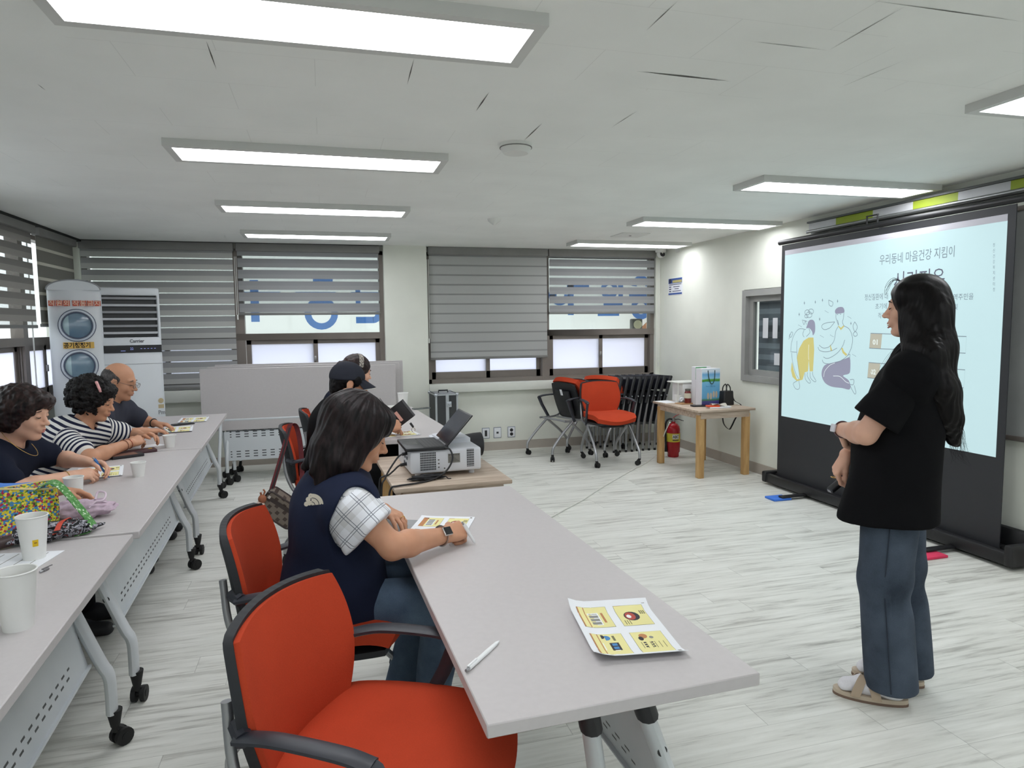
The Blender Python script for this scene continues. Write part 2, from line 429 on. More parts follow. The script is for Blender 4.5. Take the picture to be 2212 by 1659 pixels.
# interior office window on the right wall
w = thing('window_4'); tag(w, kind='structure'); STEEL = plain('grey_steel', rgb(158, 158, 155), .5, .2)
f = MB()
for a, c in (((XR - .02, 4.82, .885), (XR + .12, 5.93, .945)), ((XR - .02, 4.82, 1.715), (XR + .12, 5.93, 1.775)), ((XR - .02, 5.87, .945), (XR + .12, 5.93, 1.715)), ((XR - .02, 4.82, .945), (XR + .12, 4.88, 1.715))): f.box(a, c)
for a, c in (((XR + .03, 4.88, .945), (XR + .07, 5.87, 1.0)), ((XR + .03, 4.88, 1.66), (XR + .07, 5.87, 1.715)), ((XR + .03, 5.815, 1.0), (XR + .07, 5.87, 1.66))): f.box(a, c)
f.build('window_frame', STEEL, w)
def office_blind():
    m = Mat('office_blind', rough=.8); x, y, z = m.xyz()
    m.set('Base Color', m.mix((z / .11).mod(1.0) < .45, rgb(96, 102, 112), rgb(128, 134, 144))); return m.m
MB().box((XR + .10, 4.88, .95), (XR + .11, 5.82, 1.71)).build('blind', office_blind(), w)
MB().box((XR + .048, 4.88, 1.0), (XR + .053, 5.82, 1.66)).build('pane', GLASS, w)
p = MB()
for y0, y1, z0, z1 in ((5.60, 5.68, 1.31, 1.50), (5.46, 5.53, 1.31, 1.50), (5.35, 5.50, 1.06, 1.17)): p.box((XR + .045, y0, z0), (XR + .047, y1, z1))
p.build('notice_paper', plain('paper_grey', rgb(206, 208, 212), .8, var=.02), w)

# ---------------------------------------------------------------- zebra blinds
def zebra(name, period, slit, phase, dark, light, fine=.5):
    """alternating dense and sheer bands by height; the sheer slit lets daylight and the view through"""
    m = Mat(name); nt = m.nt; x, y, z = m.xyz()
    t = ((z + phase) / period).mod(1.0)
    dense = (t > slit); tone = (t < slit + fine * (1 - slit))
    weave = m.noise(300, 2)
    col = m.mix(tone, dark, light)
    d = nt.nodes.new('ShaderNodeBsdfDiffuse'); tr = nt.nodes.new('ShaderNodeBsdfTranslucent'); tp = nt.nodes.new('ShaderNodeBsdfTransparent')
    tp.inputs[0].default_value = (.82, .83, .83, 1)
    nt.links.new(col, d.inputs[0]); nt.links.new(col, tr.inputs[0])
    m1 = nt.nodes.new('ShaderNodeMixShader'); m1.inputs[0].default_value = .30; nt.links.new(d.outputs[0], m1.inputs[1]); nt.links.new(tr.outputs[0], m1.inputs[2])
    m2 = nt.nodes.new('ShaderNodeMixShader'); nt.links.new((dense * .93 + .07).v, m2.inputs[0]); nt.links.new(tp.outputs[0], m2.inputs[1]); nt.links.new(m1.outputs[0], m2.inputs[2])
    nt.links.new(m2.outputs[0], nt.nodes['Material Output'].inputs[0]); return m.m
GD, GL = rgb(176, 176, 176), rgb(204, 204, 201)
RAILM = plain('blind_rail', rgb(120, 120, 118), .5, .1); CASS = plain('blind_cassette', rgb(136, 135, 133), .8)
CORD = plain('cord_white', rgb(225, 226, 222), .6)
def blind(M, w, ztop, zbot, mat, label, cords=(), rail=True, sag=.0):
    t = thing('window_blind', label=label, cat='blind', group='zebra blinds'); t.matrix_world = M
    MB().box((0, -.035, ztop - .085), (w, .035, ztop), bev=.01).build('head_cassette', CASS, t)
    MB().box((.01, -.006, zbot), (w - .01, -.003, ztop - .08)).build('fabric', mat, t)
    if rail: MB().box((.006, -.014, zbot - .026), (w - .006, .006, zbot + .002), bev=.005).build('bottom_rail', RAILM, t)
    for cx, c0, c1 in cords:
        m = MB()
        for s in (-.008, .008): m.tube([(cx + s, -.05, c0), (cx + s, -.05, c1)], .0028, 6)
        m.tube([(cx, -.05, c1), (cx, -.05, c1 - .05)], .008, 8); m.build('pull_cord', CORD, t)
YW = YB + .005
ZB1 = zebra('zebra_narrow_slits', .1175, .085, .058, GD, GL)
ZB2 = zebra('zebra_open', .1175, .225, .045, rgb(164, 165, 167), rgb(172, 173, 174))
ZB3 = zebra('zebra_closed', .1085, .0, .02, rgb(160, 160, 159), rgb(192, 193, 191), .84)
ZB4 = zebra('zebra_open_side', .1085, .23, .05, rgb(164, 165, 167), rgb(172, 173, 174))
ZB5 = zebra('zebra_left', .128, .22, .03, rgb(150, 148, 145), rgb(172, 169, 165))
ZB6 = zebra('zebra_corner', .128, .0, .03, rgb(150, 148, 142), rgb(214, 211, 202), .2)
blind(T(-2.30, YW, 0), 1.42, 2.345, .855, ZB1, 'large grey zebra blind lowered almost to the sill behind the air conditioner', ((1.44, 2.2, 1.6),))
blind(T(-.855, YW, 0), 1.47, 2.345, 1.62, ZB2, 'half raised grey zebra blind above the stack of folded tables')
blind(T(1.15, YW, 0), 1.41, 2.345, 1.10, ZB3, 'closed grey zebra blind right of the wall column', ((-.012, 2.2, 1.32),))
blind(T(2.57, YW, 0), 1.38, 2.345, 1.61, ZB4, 'half raised grey zebra blind in the back right corner below the camera', ((1.41, 2.2, .98),))
blind(T(XL + .06, 6.58, 0) @ RZ(-PI / 2), 1.6, 2.345, (-2.310, 6.121, 1.505)[2], ZB5, 'half raised zebra blind nearest on the left wall')
blind(T(XL + .06, 7.56, 0) @ RZ(-PI / 2), .90, 2.345, (-2.310, 6.868, 1.516)[2], ZB6, 'zebra blind on the left wall beside the white appliance tower', ((.95, 2.2, 1.0),))

# banner hanging outside the back windows, lettering seen from behind
BAN = translucent('banner_cloth', rgb(236, 237, 234), .3).m; BLUE = translucent('banner_blue', rgb(96, 140, 205), .3).m
def banner(x0, x1, z0, z1, glyphs, label, corner=None):
    t = thing('outdoor_banner', (0, YB + .55, 0), label=label, cat='banner')
    P = [(x0, z0), (x1, z0), (x1, z1), (x0, z1)]
    if corner: P = [(x0, z0), (x1 - corner, z0), (x1, z0 + corner * .9), (x1, z1), (x0, z1)]
    MB().prism([(x, z) for x, z in P], 0, .002, M=RX(PI / 2)).build('cloth', BAN, t)
    g = MB(); Mg = T(0, -.006, 0) @ RX(PI / 2)
    for pts, wd in glyphs: stroke(g, pts, wd, Mg)
    g.build('lettering', BLUE, t)
def arc(cx, cy, r, a0, a1, n=14): return [(cx + r * math.cos(R(a0 + (a1 - a0) * i / n)), cy + r * math.sin(R(a0 + (a1 - a0) * i / n))) for i in range(n + 1)]
s_ = .075
def mr(x, z, w=.33, h=.42):   # mirrored hangul rieul
    return [([(x, z), (x + w - .06, z)] + arc(x + w - .06, z + .06, .06, -90, 0, 5) + [(x + w, z + h * .5 - .05), (x + .03, z + h * .5 - .05), (x + .03, z + h), (x + w, z + h)], s_)]
gl = [([(-.74, 1.53), (-.74, 2.0)], .09), ([(-.86, 1.83), (-.46, 1.83)], s_), (arc(-.02, 1.62, .15, 0, 360, 24), s_), ([(-.3, 1.83), (.15, 1.83)], s_), ([(-.1, 1.98), (.12, 1.98)], s_)]
gl += mr(.37, 1.54, .26, .4) + mr(.8, 1.54, .26, .4)
gl += [([(.32, 1.83), (.66, 1.83)], s_), ([(.78, 1.86), (1.06, 1.86)], s_)]
banner(-2.35, 1.08, 1.385, 2.4, gl, 'white banner with blue lettering outside the left back window')
gl = [([(2.42, 1.65), (2.62, 1.65)], .07), ([(2.62, 1.62), (2.62, 2.0)], .07), ([(3.05, 1.58), (3.05, 2.0)], .08), ([(2.42, 1.83), (2.86, 1.83)], s_), (arc(2.9, 1.84, .1, 180, 360), s_), ([(3.0, 1.95), (3.3, 1.95)], s_)]
gl += [([(3.42, 1.60), (3.72, 1.60)], .07), ([(3.5, 1.72), (3.74, 1.72), (3.74, 1.98)], s_), (arc(3.58, 1.9, .09, 0, 360, 20), .06), (arc(4.03, 1.66, .11, 0, 360, 24), .07), ([(3.86, 1.83), (4.2, 1.83)], s_), (arc(4.03, 1.95, .1, 0, 180), s_)]
banner(1.1, 4.25, 1.37, 2.4, gl, 'white banner with blue lettering and a folded corner outside the right back window', .26)
struct(MB().box((4.02, YB + .9, .4), (4.6, YB + 1.0, 2.4)), 'wall_neighbour', plain('brick_brown', rgb(150, 104, 74), .9, var=.35, vscale=25))
# what stands outside: a far pale facade and brick behind the banner's corner
struct(MB().box((-6, 12, -1), (9, 12.2, 1.0)), 'wall_outside', plain('outside_pale', rgb(235, 236, 238), .9))
t = thing('outdoor_floodlight', (3.87, YB + .34, 1.45), label='grey outdoor floodlight beyond the right back window', cat='lamp')
MB().box((-.075, -.03, -.075), (.075, .06, .075), bev=.02).build('housing', plain('flood_grey', rgb(96, 96, 90), .6), t)
MB().lathe([(.055, 0), (.055, .012), (.045, .02)], M=T(0, -.03, 0) @ RX(PI / 2)).build('lens', plain('flood_lens', rgb(214, 208, 172), .4), t)
MB().box((-.012, 0, -.12), (.012, .04, -.06)).build('bracket', plain('flood_grey', rgb(96, 96, 90), .6), t)

struct(MB().box((XL, 3.0, CZ - .02), (XL + .105, YB, CZ - .0005)).box((XL, YB - .05, CZ - .006), (.65, YB - .04, CZ - .0005)), 'painted_gap_shadow', plain('shadow_gap', rgb(40, 39, 38), .9, var=0))  # dark strips paint the thin line of shade along the ceiling edge
# ---------------------------------------------------------------- ceiling lights
FRAMEW = plain('lamp_frame', rgb(205, 206, 203), .6, var=.02)
dm = Mat('led_diffuser', rgb(240, 242, 246), .5); x_, y_, z_ = dm.xyz(); dm.emit(rgb(246, 248, 252), LAMP)
for x0, ys, lab in ((-.695, (.25, 1.92, 3.55, 5.15, 6.64), ('added unseen ceiling light panel overhead behind the viewer on the left', 'largest ceiling light panel nearest the viewer', 'second ceiling light panel from the viewer in the left row', 'third ceiling light panel from the viewer in the left row', 'farthest ceiling light panel in the left row by the back windows')),  # first panel of each row is unseen, added for extra light
                    (2.585, (.28, 1.97, 3.63, 5.24, 6.78), ('added unseen ceiling light panel overhead behind the viewer on the right', 'ceiling light panel cut off at the right edge', 'ceiling light panel in front of the projection screen', 'second farthest ceiling light panel in the right row', 'farthest ceiling light panel in the right row near the corner camera'))):
    for y0, l in zip(ys, lab):
        t = thing('ceiling_light', (x0, y0, CZ), label=l, cat='light', group='ceiling light panels')
        X_, Y_, F_, H_ = 1.345, .325, .035, .036
        MB().box((0, 0, -H_), (X_, F_, 0)).box((0, Y_ - F_, -H_), (X_, Y_, 0)).box((0, F_, -H_), (F_, Y_ - F_, 0)).box((X_ - F_, F_, -H_), (X_, Y_ - F_, 0)).build('frame', FRAMEW, t)
        MB().box((F_, F_, -H_ + .006), (X_ - F_, Y_ - F_, -H_ + .012)).build('diffuser', dm, t)
# ceiling devices
PLW = plain('plastic_white', rgb(222, 223, 219), .5, var=.02); PLD = plain('plastic_dark', rgb(38, 38, 40), .5)
t = thing('smoke_detector', (.94, 3.30, CZ), label='larger white smoke detector on the ceiling', cat='smoke detector')
MB().lathe([(.078, 0), (.078, -.018), (.06, -.045), (.02, -.05)], 28, cap=(True, True)).build('housing', PLW, t); MB().lathe([(.08, -.016), (.08, -.02)], 28).build('vent_ring', plain('vent_grey', rgb(120, 118, 115), .8), t)
t = thing('fire_detector', (1.40, 5.6, CZ), label='small white heat detector farther back on the ceiling', cat='smoke detector')
MB().lathe([(.055, 0), (.05, -.02), (.03, -.035), (.012, -.05)], 20).build('housing', PLW, t); MB().lathe([(.04, -.025), (.02, -.03)], 20).build('vent_ring', plain('vent_grey', rgb(120, 118, 115), .8), t)
t = thing('ceiling_hatch', (2.98, 6.33, CZ), label='flat square access plate in the ceiling', cat='hatch')
MB().box((-.15, -.15, -.008), (.15, .15, 0), bev=.004).build('plate', PLW, t); MB().lathe([(.012, -.008), (.012, -.012)], 10).build('screw', ALU, t)
t = thing('security_camera', (3.930, 7.500, 2.333), label='white dome security camera at the top of the back corner', cat='camera'); t.location.z = CZ
MB().lathe([(.062, 0), (.062, -.03), (.05, -.04), (.04, -.04)], 24).build('mount', PLW, t)
MB().ball((0, -.005, -.055), .046, 20).build('dome', PLW, t); MB().lathe([(.03, 0), (.03, .008)], 20, M=T(0, -.045, -.062) @ RX(R(70))).ball((0, -.045, -.075), .008).ball((.008, -.048, -.06), .009).build('lens', PLD, t)
t = thing('motion_sensor', (4.056, 7.250, 2.303), label='small white sensor on the right wall beside the dome camera', cat='sensor'); t.location.z = CZ
MB().box((-.05, -.05, -.06), (.04, .05, 0), bev=.02).build('housing', PLW, t); MB().box((-.05, -.05, -.012), (.045, .055, 0)).build('base', plain('vent_grey', rgb(120, 118, 115), .8), t)

SILVER = plain('tube_silver', rgb(168, 169, 172), .35, .75, var=.03)
WHITEMET = plain('powder_white', rgb(206, 210, 213), .4, .1, var=.03, vscale=3)
BLACKP = plain('black_plastic', rgb(30, 31, 35), .5, var=.1, bump=.1, bscale=500)
DARKP = plain('charcoal_plastic', rgb(44, 46, 54), .45, var=.06)
RUBBER = plain('rubber', rgb(22, 22, 23), .7)
ORANGE = fabric('orange_upholstery', rgb(186, 68, 42), .9, .25, 300, .06)
MESHB = Mat('black_mesh_back', rgb(34, 36, 40), .75)
_x, _y, _z = MESHB.xyz(); _f = ((_x * 240).sin() * (_z * 240).sin()); MESHB.bump(_f, .2, .0015)

def caster(mb, x, y, z, yaw, r=.026, wid=.042):
    """twin-wheel caster: stem from height z down to a wheel on the floor; returns nothing, appends to mb"""
    M = T(x, y, 0) @ RZ(yaw)
    mb.tube([(0, 0, z), (0, 0, z - .03)], .012, 10, M=M)
    mb.tube([(0, 0, z - .02), (0, .018, r + .02), (0, .022, r + .004)], [.014, .016, .014], 8, M=M)
    for s in (-1, 1): mb.cyl((s * .008, .02, r), (s * wid / 2, .02, r), r, 16, M=M)
    mb.cyl((-wid / 2 - .002, .02, r), (wid / 2 + .002, .02, r), r * .45, 10, M=M)
def sq(a, b, k=.30):
    return a * math.sqrt(max(0, 1 - k * b * b)), b * math.sqrt(max(0, 1 - k * a * a))
def make_chair(flip=False):
    t = thing('training_chair')
    # seat
    MF = (T(0, .17, .43) @ RX(R(-72)) @ T(0, -.17, -.43)) if flip else Matrix.Identity(4)
    def top(u, v):
        a, b = sq(u * 2 - 1, v * 2 - 1, .22)
        return (a * .235, -.02 + b * .235, .475 + .012 * (a * a) - .03 * max(0, -b - .45) ** 2 * 4 - .012 * (abs(a) ** 8 + abs(b) ** 8))
    m = MB().grid(lambda u, v: top(v, u), 22, 22, M=MF, thick=.052); seat = m.build('seat', ORANGE, t)
    m = MB().grid(lambda u, v: (lambda p: (p[0] * .95, p[1] * .95 , .424))(top(v, u)), 10, 10, M=MF, thick=.02).box((-.12, -.15, .385), (.12, .15, .41), bev=.01, M=MF)
    m.build('seat_pan', BLACKP, seat)
    if flip: MB().box((-.02, -.17, .3835), (.02, -.10, .385), M=MF).build('care_label', plain('paper_white', rgb(232, 234, 238), .8, var=.01), seat)
    # backrest
    def back(a, b, g=1.0, off=0.0):
        a, b = sq(a, b, .17); w = .222 * g * (1 - .03 * b * b - .13 * max(0, -b) ** 1.3)
        return (a * w, .205 + .055 * (b + 1) * .5 - .045 * (a * a) + .012 * b * b + off, .672 + b * .168 * g)
    pad = MB().grid(lambda u, v: back(1 - v * 2, u * 2 - 1), 22, 22, thick=.022).build('backrest', ORANGE, t)
    sh = MB().grid(lambda u, v: back(1 - v * 2, u * 2 - 1, 1.035, .012 + .012 * (1 - max(abs(u * 2 - 1), abs(v * 2 - 1)) ** 6)), 24, 24, thick=.02)
    sh.build('back_shell', MESHB, pad)
    # frame
    f = MB()
    f.tube([(-.225, -.06, .41), (.225, -.06, .41)], .012, 10); f.tube([(-.2, .12, .41), (.2, .12, .41)], .012, 10)
    for s in (-1, 1):
        f.tube(spline([(s * .226, -.1, .412), (s * .226, .1, .412), (s * .222, .19, .45), (s * .214, .245, .56), (s * .205, .262, .70)], 6), .0115, 10)
    f.build('frame', SILVER, t)
    for s in (-1, 1):
        for d, w, top_y in ((-1, .238, .02), (1, .2, -.03)):
            l = MB().tube(spline([(s * .226, top_y, .412), (s * (.226 + w) / 2, d * .15, .265), (s * w, d * .245, .165), (s * w, d * .268, .125), (s * w, d * .272, .075)], 6), .014, 10)
            leg = l.build('leg', SILVER, t)
            c = MB(); caster(c, s * w, d * .272, .09, random.uniform(-2.5, 2.5)); c.build('caster', RUBBER, leg)
    for s in (-1, 1):
        a = MB().tube(spline([(s * .235, .215, .645), (s * .252, .12, .662), (s * .262, -.02, .658), (s * .264, -.085, .645)], 6), [.024] * 19, 10, flat=.45)
        a.tube([(s * .264, -.088, .65), (s * .258, -.05, .56), (s * .240, .02, .43), (s * .236, .03, .405)], [.022, .019, .018, .020], 10, flat=.6)
        a.tube([(s * .21, .235, .655), (s * .24, .20, .645)], .02, 8)
        a.build('armrest', DARKP, t)
    return t
def place(t, x, y, face, label, group=None, cat='chair'):
    """face = heading of the chair's front in degrees (0 = +x)"""
    t.location = (x, y, 0); t.rotation_euler = (0, 0, R(face + 90)); tag(t, label, cat, group); return t
GCH = 'orange training chairs'
chA = make_chair(); chF = make_chair(True)
place(chA, .110, 1.50, -28, 'empty orange chair with black arms nearest the viewer', GCH)
for x, y, a, l in ((-.03, 2.33, -9, 'orange chair under the woman in the navy vest'), (.01, 4.50, -3, 'orange chair with a checked shoulder bag hung on its back'),
                   (.10, 5.36, 2, 'orange chair of the person with the patterned headband'), (2.87, 6.62, -91, 'empty orange chair facing the viewer before the folded black chairs'),
                   (-1.60, 5.22, 2, 'orange chair under the balding man in glasses'), (-1.62, 4.40, 4, 'orange chair under the curly-haired woman in stripes'), (-1.60, 3.50, 2, 'orange chair under the short-haired woman in navy'), (-1.56, 2.78, 0, 'orange chair at the left edge under the person in blue sleeves')):
    place(copy_tree(chA), x, y, a, l, GCH)
place(chF, 2.50, 7.13, -162, 'orange chair with its seat folded up below the window', GCH)
place(copy_tree(chF), 2.99, 7.22, -140, 'orange chair half hidden behind the one facing the viewer', GCH)

# ---------------------------------------------------------------- training tables
TOPG = plain('laminate_grey', rgb(192, 187, 187), .42, var=.02, vscale=60)
EDGEG = plain('edge_grey', rgb(172, 169, 170), .5, var=.02)
def slot_mat(name, L):
    m = Mat(name, rgb(205, 211, 214), .45); x, y, z = m.xyz()
    u = (y / .056).mod(1.0); inx = (y.abs() < L / 2 - .06) * (u < .50)
    rows = None
    for v0, o in ((.045, 0), (.068, .5), (.253, 0), (.276, .5), (.299, 0)):
        uu = (y / .056 + o).mod(1.0)
        r = ((z - v0).abs() < .0036) * (uu < .5)
        rows = r if rows is None else rows.max(r)
    k = rows * (y.abs() < L / 2 - .07)
    n = m.noise(2.2, 3)
    m.set('Base Color', m.mix(k, m.ramp(n, [(.35, rgb(198, 204, 208)), (.65, rgb(210, 215, 218))]), rgb(52, 56, 60)))
    return m.m
SLOT = slot_mat('perforated_panel', 1.36)
def make_table(side=1):
    """training table: length along y (1.8), width along x (0.6); side = where the front panel hangs"""
    t = thing('training_table'); h = .72
    top = MB().box((-.3, -.9, h - .028), (.3, .9, h), bev=.0025, seg=1).build('tabletop', TOPG, t)
    pts = lambda s: [(.05, h - .04), (.08, h - .08), (.195, .33), (.222, .27), (.228, .22), (.228, .125)] if s * side > 0 else [(-.055, h - .04), (-.03, .55), (-.02, .42), (-.05, .30), (-.15, .21), (-.225, .17), (-.243, .125)]
    for e in (-1, 1):
        br = MB().tube([(-.1, e * .775, h - .04), (.1, e * .775, h - .04)], .022, 10, flat=.8).box((-.13, e * .775 - .03, h - .05), (.13, e * .775 + .03, h - .028), bev=.008)
        br.tube([(side * .075, e * .775, h - .05), (side * .10, e * .775, h - .125)], .034, 12, flat=.7).tube([(-side * .05, e * .775, h - .05), (-side * .035, e * .775, h - .13)], .034, 12, flat=.7); br.build('bracket', BLACKP, t)
        for s in (-1, 1):
            l = MB().tube(spline([(side * x, e * .775, z) for x, z in pts(s)], 5), .03, 12, flat=.62)
            leg = l.build('leg', WHITEMET, t)
            hl = MB()
            for zz in (.52, .44):
                xx = side * (.08 + (.64 - zz) / .31 * .115)
                hl.cyl((xx, e * .775 + e * .0255, zz), (xx, e * .775 + e * .0268, zz), .012, 14)
            if s * side > 0: hl.build('leg_plug', BLACKP, leg)
            c = MB().tube([(s * .235, e * .775, .135), (s * .235, e * .775, .075)], [.026, .015], 12); caster(c, s * .235, e * .775, .085, random.uniform(-1, 1) + (0 if s > 0 else PI), .031, .05); c.build('caster', RUBBER, leg)
    bar = MB().box((-.02, -.72, h - .075), (.02, .72, h - .035)); bar.build('crossbar', WHITEMET, t)
    # perforated front panel lies along the slanted legs: local z up the panel
    A = Vector((side * .170, 0, .315)); B = Vector((side * .092, 0, .66)); up = (B - A).normalized(); ln = (B - A).length
    M = frame(A + Vector((side * .0, 0, 0)), up.cross(Vector((0, 1, 0))) * -1, (0, 1, 0))
    M = Matrix((up.cross(Vector((0, 1, 0))), Vector((0, 1, 0)), up)).transposed().to_4x4()
    if M.determinant() < 0: M = Matrix((Vector((0, 1, 0)).cross(up), Vector((0, 1, 0)), up)).transposed().to_4x4()
    p = MB().box((-.0012, -.75, 0), (.0012, .75, ln)).box((-.012, -.75, -.004), (.012, .75, .004)).box((-.006, -.75, ln - .004), (.006, .75, ln + .002)).build('modesty_panel', SLOT, t)
    p.matrix_local = Matrix.Translation(A) @ M
    return t
tb = make_table(1)
GT = 'grey training tables'
def put(t, x, y, a, l):
    t.location = (x, y, 0); t.rotation_euler = (0, 0, a); return tag(t, l, 'table', GT)
put(tb, .537, 2.085, .0337, 'grey training table in the centre with a lone sheet and pen')
put(copy_tree(tb), .515, 5.36, .06, 'grey training table behind the projector')
put(copy_tree(tb), -1.100, 5.445, .0452, 'farthest table of the left row holding papers and a phone')
put(copy_tree(tb), -1.020, 3.615, .0452, 'middle table of the left row with the patterned bag')
put(copy_tree(tb), -.952, 1.785, .0452, 'nearest table of the left row with two tall paper cups')
# folded tables standing nested by the window: tops upright
def make_folded():
    t = thing('folded_table')
    MB().box((-.9, -.014, .50), (.9, .014, 1.085), bev=.003, seg=1).build('tabletop', TOPG, t)
    p = MB().box((-.71, -.0012, 0), (.71, .0012, .275)).build('modesty_panel', SLOTX, t); p.location = (0, -.03, .215)
    for e in (-1, 1):
        for d in (-1, 1):
            l = MB().tube(spline([(e * .735, d * .02, .62), (e * .735, d * .10, .45), (e * .735, d * .22, .26), (e * .735, d * .235, .12)], 5), .024, 10, flat=.62).build('leg', WHITEMET, t)
            c = MB(); caster(c, e * .735, d * .235, .13, .6 * d, .031, .05); c.build('caster', RUBBER, l)
    MB().tube([(-.735, 0, .60), (.735, 0, .60)], .018, 10).build('crossbar', WHITEMET, t)
    return t
def slot_mat_x():
    m = Mat('perforated_panel_x', rgb(208, 212, 216), .45); x, y, z = m.xyz(); k = None
    for v0 in (.035, .060, .085, .225, .248, .271):
        r = ((z - v0).abs() < .0045) * ((x / .076).mod(1.0) < .5); k = r if k is None else k.max(r)
    m.set('Base Color', m.mix(k * (x.abs() < .66), rgb(208, 213, 217), rgb(62, 66, 70))); return m.m
SLOTX = slot_mat_x()
fd = make_folded()
for i, (x, y, z, l) in enumerate(((-.225, 6.85, 0, 'front one of the upright folded tables by the left back window'), (-.175, 6.97, .012, 'middle one of the upright folded tables'), (-.125, 7.09, .025, 'rearmost and highest of the upright folded tables'))):
    t = fd if i == 0 else copy_tree(fd); t.location = (x, y, 0); t.scale = (1, 1, 1); tag(t, l, 'table', 'folded tables by the window')
    for ch in t.children:
        if ch.name.startswith('tabletop'): ch.location.z = z

# ---------------------------------------------------------------- small wooden tables
def wood(name, a, b, scale=1.0, axis='y'):
    m = Mat(name, rough=.55); x, y, z = m.xyz()
    v = m.vec(x * 3 if axis == 'y' else x * 30, y * 30 if axis == 'y' else y * 3, z * 30) if axis != 'z' else m.vec(x * 30, y * 30, z * 3)
    n = m.noise(scale, 4, v, .6, .6); m.set('Base Color', m.ramp(n, [(.35, a), (.65, b)])); m.bump(n, .05, .001); return m.m
OAK = wood('oak_laminate', rgb(168, 148, 130), rgb(198, 181, 164), 1.1, 'y')
PINE = wood('pine_leg', rgb(176, 136, 84), rgb(206, 168, 114), .8, 'z')
def make_wood_table():
    t = thing('wooden_table'); h = .65
    MB().box((-.31, -.44, h - .022), (.31, .44, h), bev=.004).build('tabletop', OAK, t)
    a = MB()
    for s in (-1, 1):
        a.box((s * .262 - .011, -.40, h - .085), (s * .262 + .011, .40, h - .022)); a.box((-.262, s * .40 - .011, h - .085), (.262, s * .40 + .011, h - .022))
    a.build('apron', OAK, t)
    for sx in (-1, 1):
        for sy in (-1, 1): MB().box((sx * .247 - .03, sy * .375 - .03, 0), (sx * .247 + .03, sy * .375 + .03, h - .05), bev=.005).build('leg', PINE, t)
    return t
wt = make_wood_table(); wt.location = (3.62, 6.02, 0); wt.rotation_euler.z = R(1.0)
tag(wt, 'small wooden table in the corner holding gift bags', 'table', 'small wooden tables')
w2 = copy_tree(wt); w2.location = (.605, 3.83, 0); w2.rotation_euler.z = R(2.2); tag(w2, 'small wooden table under the projector', 'table', 'small wooden tables')

# ---------------------------------------------------------------- projection screen
BLK = plain('screen_black', rgb(40, 41, 45), .55, var=.04); BLK2 = plain('case_black', rgb(26, 26, 28), .45, var=.05)
XS = 3.875
t = thing('projection_screen', (XS, 0, 0), label='portable pull-up projection screen standing on the floor with a glowing slide', cat='projection screen')
scr = Mat('screen_lit', rgb(120, 135, 138), .9, spec=.1); _x, _y, _z = scr.xyz()
scr.emit(scr.mix(((_y * .18 + _z * .55) - 1.35).clamp(), rgb(196, 226, 230), rgb(208, 236, 240)), .80)
MB().box((-.002, 3.075, .07), (.004, 5.165, 2.125)).build('black_border', BLK, t)
MB().box((-.004, 3.125, .635), (-.002, 5.12, 2.035)).build('projected_slide', scr, t)
MB().box((-.004, 3.125, 2.035), (-.002, 5.12, 2.075)).add([(-.0045, 3.125, 2.035), (-.0045, 5.12, 2.055), (-.0045, 5.12, 2.075), (-.0045, 3.125, 2.075)], [(0, 1, 2, 3)]).build('unlit_strip', plain('screen_white', rgb(205, 203, 212), .9, var=.01), t)
MB().tube([(0, 3.02, 2.15), (0, 5.20, 2.15)], .02, 12, flat=1.1).build('top_bar', BLK2, t)
h = MB(); 
for a_, b_ in (((0, 4.19, 2.165), (0, 4.19, 2.225)), ((0, 4.09, 2.165), (0, 4.09, 2.225)), ((0, 4.085, 2.222), (0, 4.195, 2.222))): h.tube([(a_[0] - .015,) + a_[1:], (b_[0] - .015,) + b_[1:]], .0055, 8)
h.build('carry_handle', BLK2, t)
MB().box((-.075, 2.96, .025), (-.02, 5.25, .10), bev=.012).box((-.07, 2.96, .02), (.075, 5.25, .05), bev=.01).box((.02, 2.96, .03), (.075, 5.25, .10), bev=.012).build('floor_case', BLK2, t)
MB().box((.08, 2.93, .03), (.13, 5.2, .205), bev=.02).build('case_lid', BLK2, t)
MB().box((-.085, 2.93, .02), (.09, 2.985, .15), bev=.015).build('end_cap', BLK2, t); MB().box((-.085, 5.22, .02), (.09, 5.275, .12), bev=.015).build('end_cap', BLK2, t)
for yy in (4.72, 3.33):
    MB().box((-.30, yy - .028, .018), (-.03, yy + .028, .034), bev=.007).build('stabiliser_foot', BLK2, t)
MB().tube([(.03, 4.1, .06), (.03, 4.1, 2.14)], .014, 10).build('support_pole', SILVER, t)
# slide artwork, in slide coordinates: x right (towards -y in the room), z up
SM = Matrix(((0, 0, -1, -.0052), (-1, 0, 0, 5.12), (0, 1, 0, .635), (0, 0, 0, 1)))
def slide_ink(name, c, k=.8):
    m = Mat(name, tuple(v * .3 for v in c[:3]) + (1,), .9, spec=.1); m.emit(c, k); return m.m
INK = slide_ink('slide_grey', rgb(128, 142, 152)); INKD = slide_ink('slide_dark', rgb(104, 104, 120)); YEL = slide_ink('slide_yellow', rgb(206, 198, 128)); MAU = slide_ink('slide_mauve', rgb(150, 152, 172)); TAN = slide_ink('slide_tan', rgb(186, 184, 168)); PALE = slide_ink('slide_white', rgb(236, 248, 248), .9)
def S(px, py):   # position on the slide from the plane of the screen
    return px, py

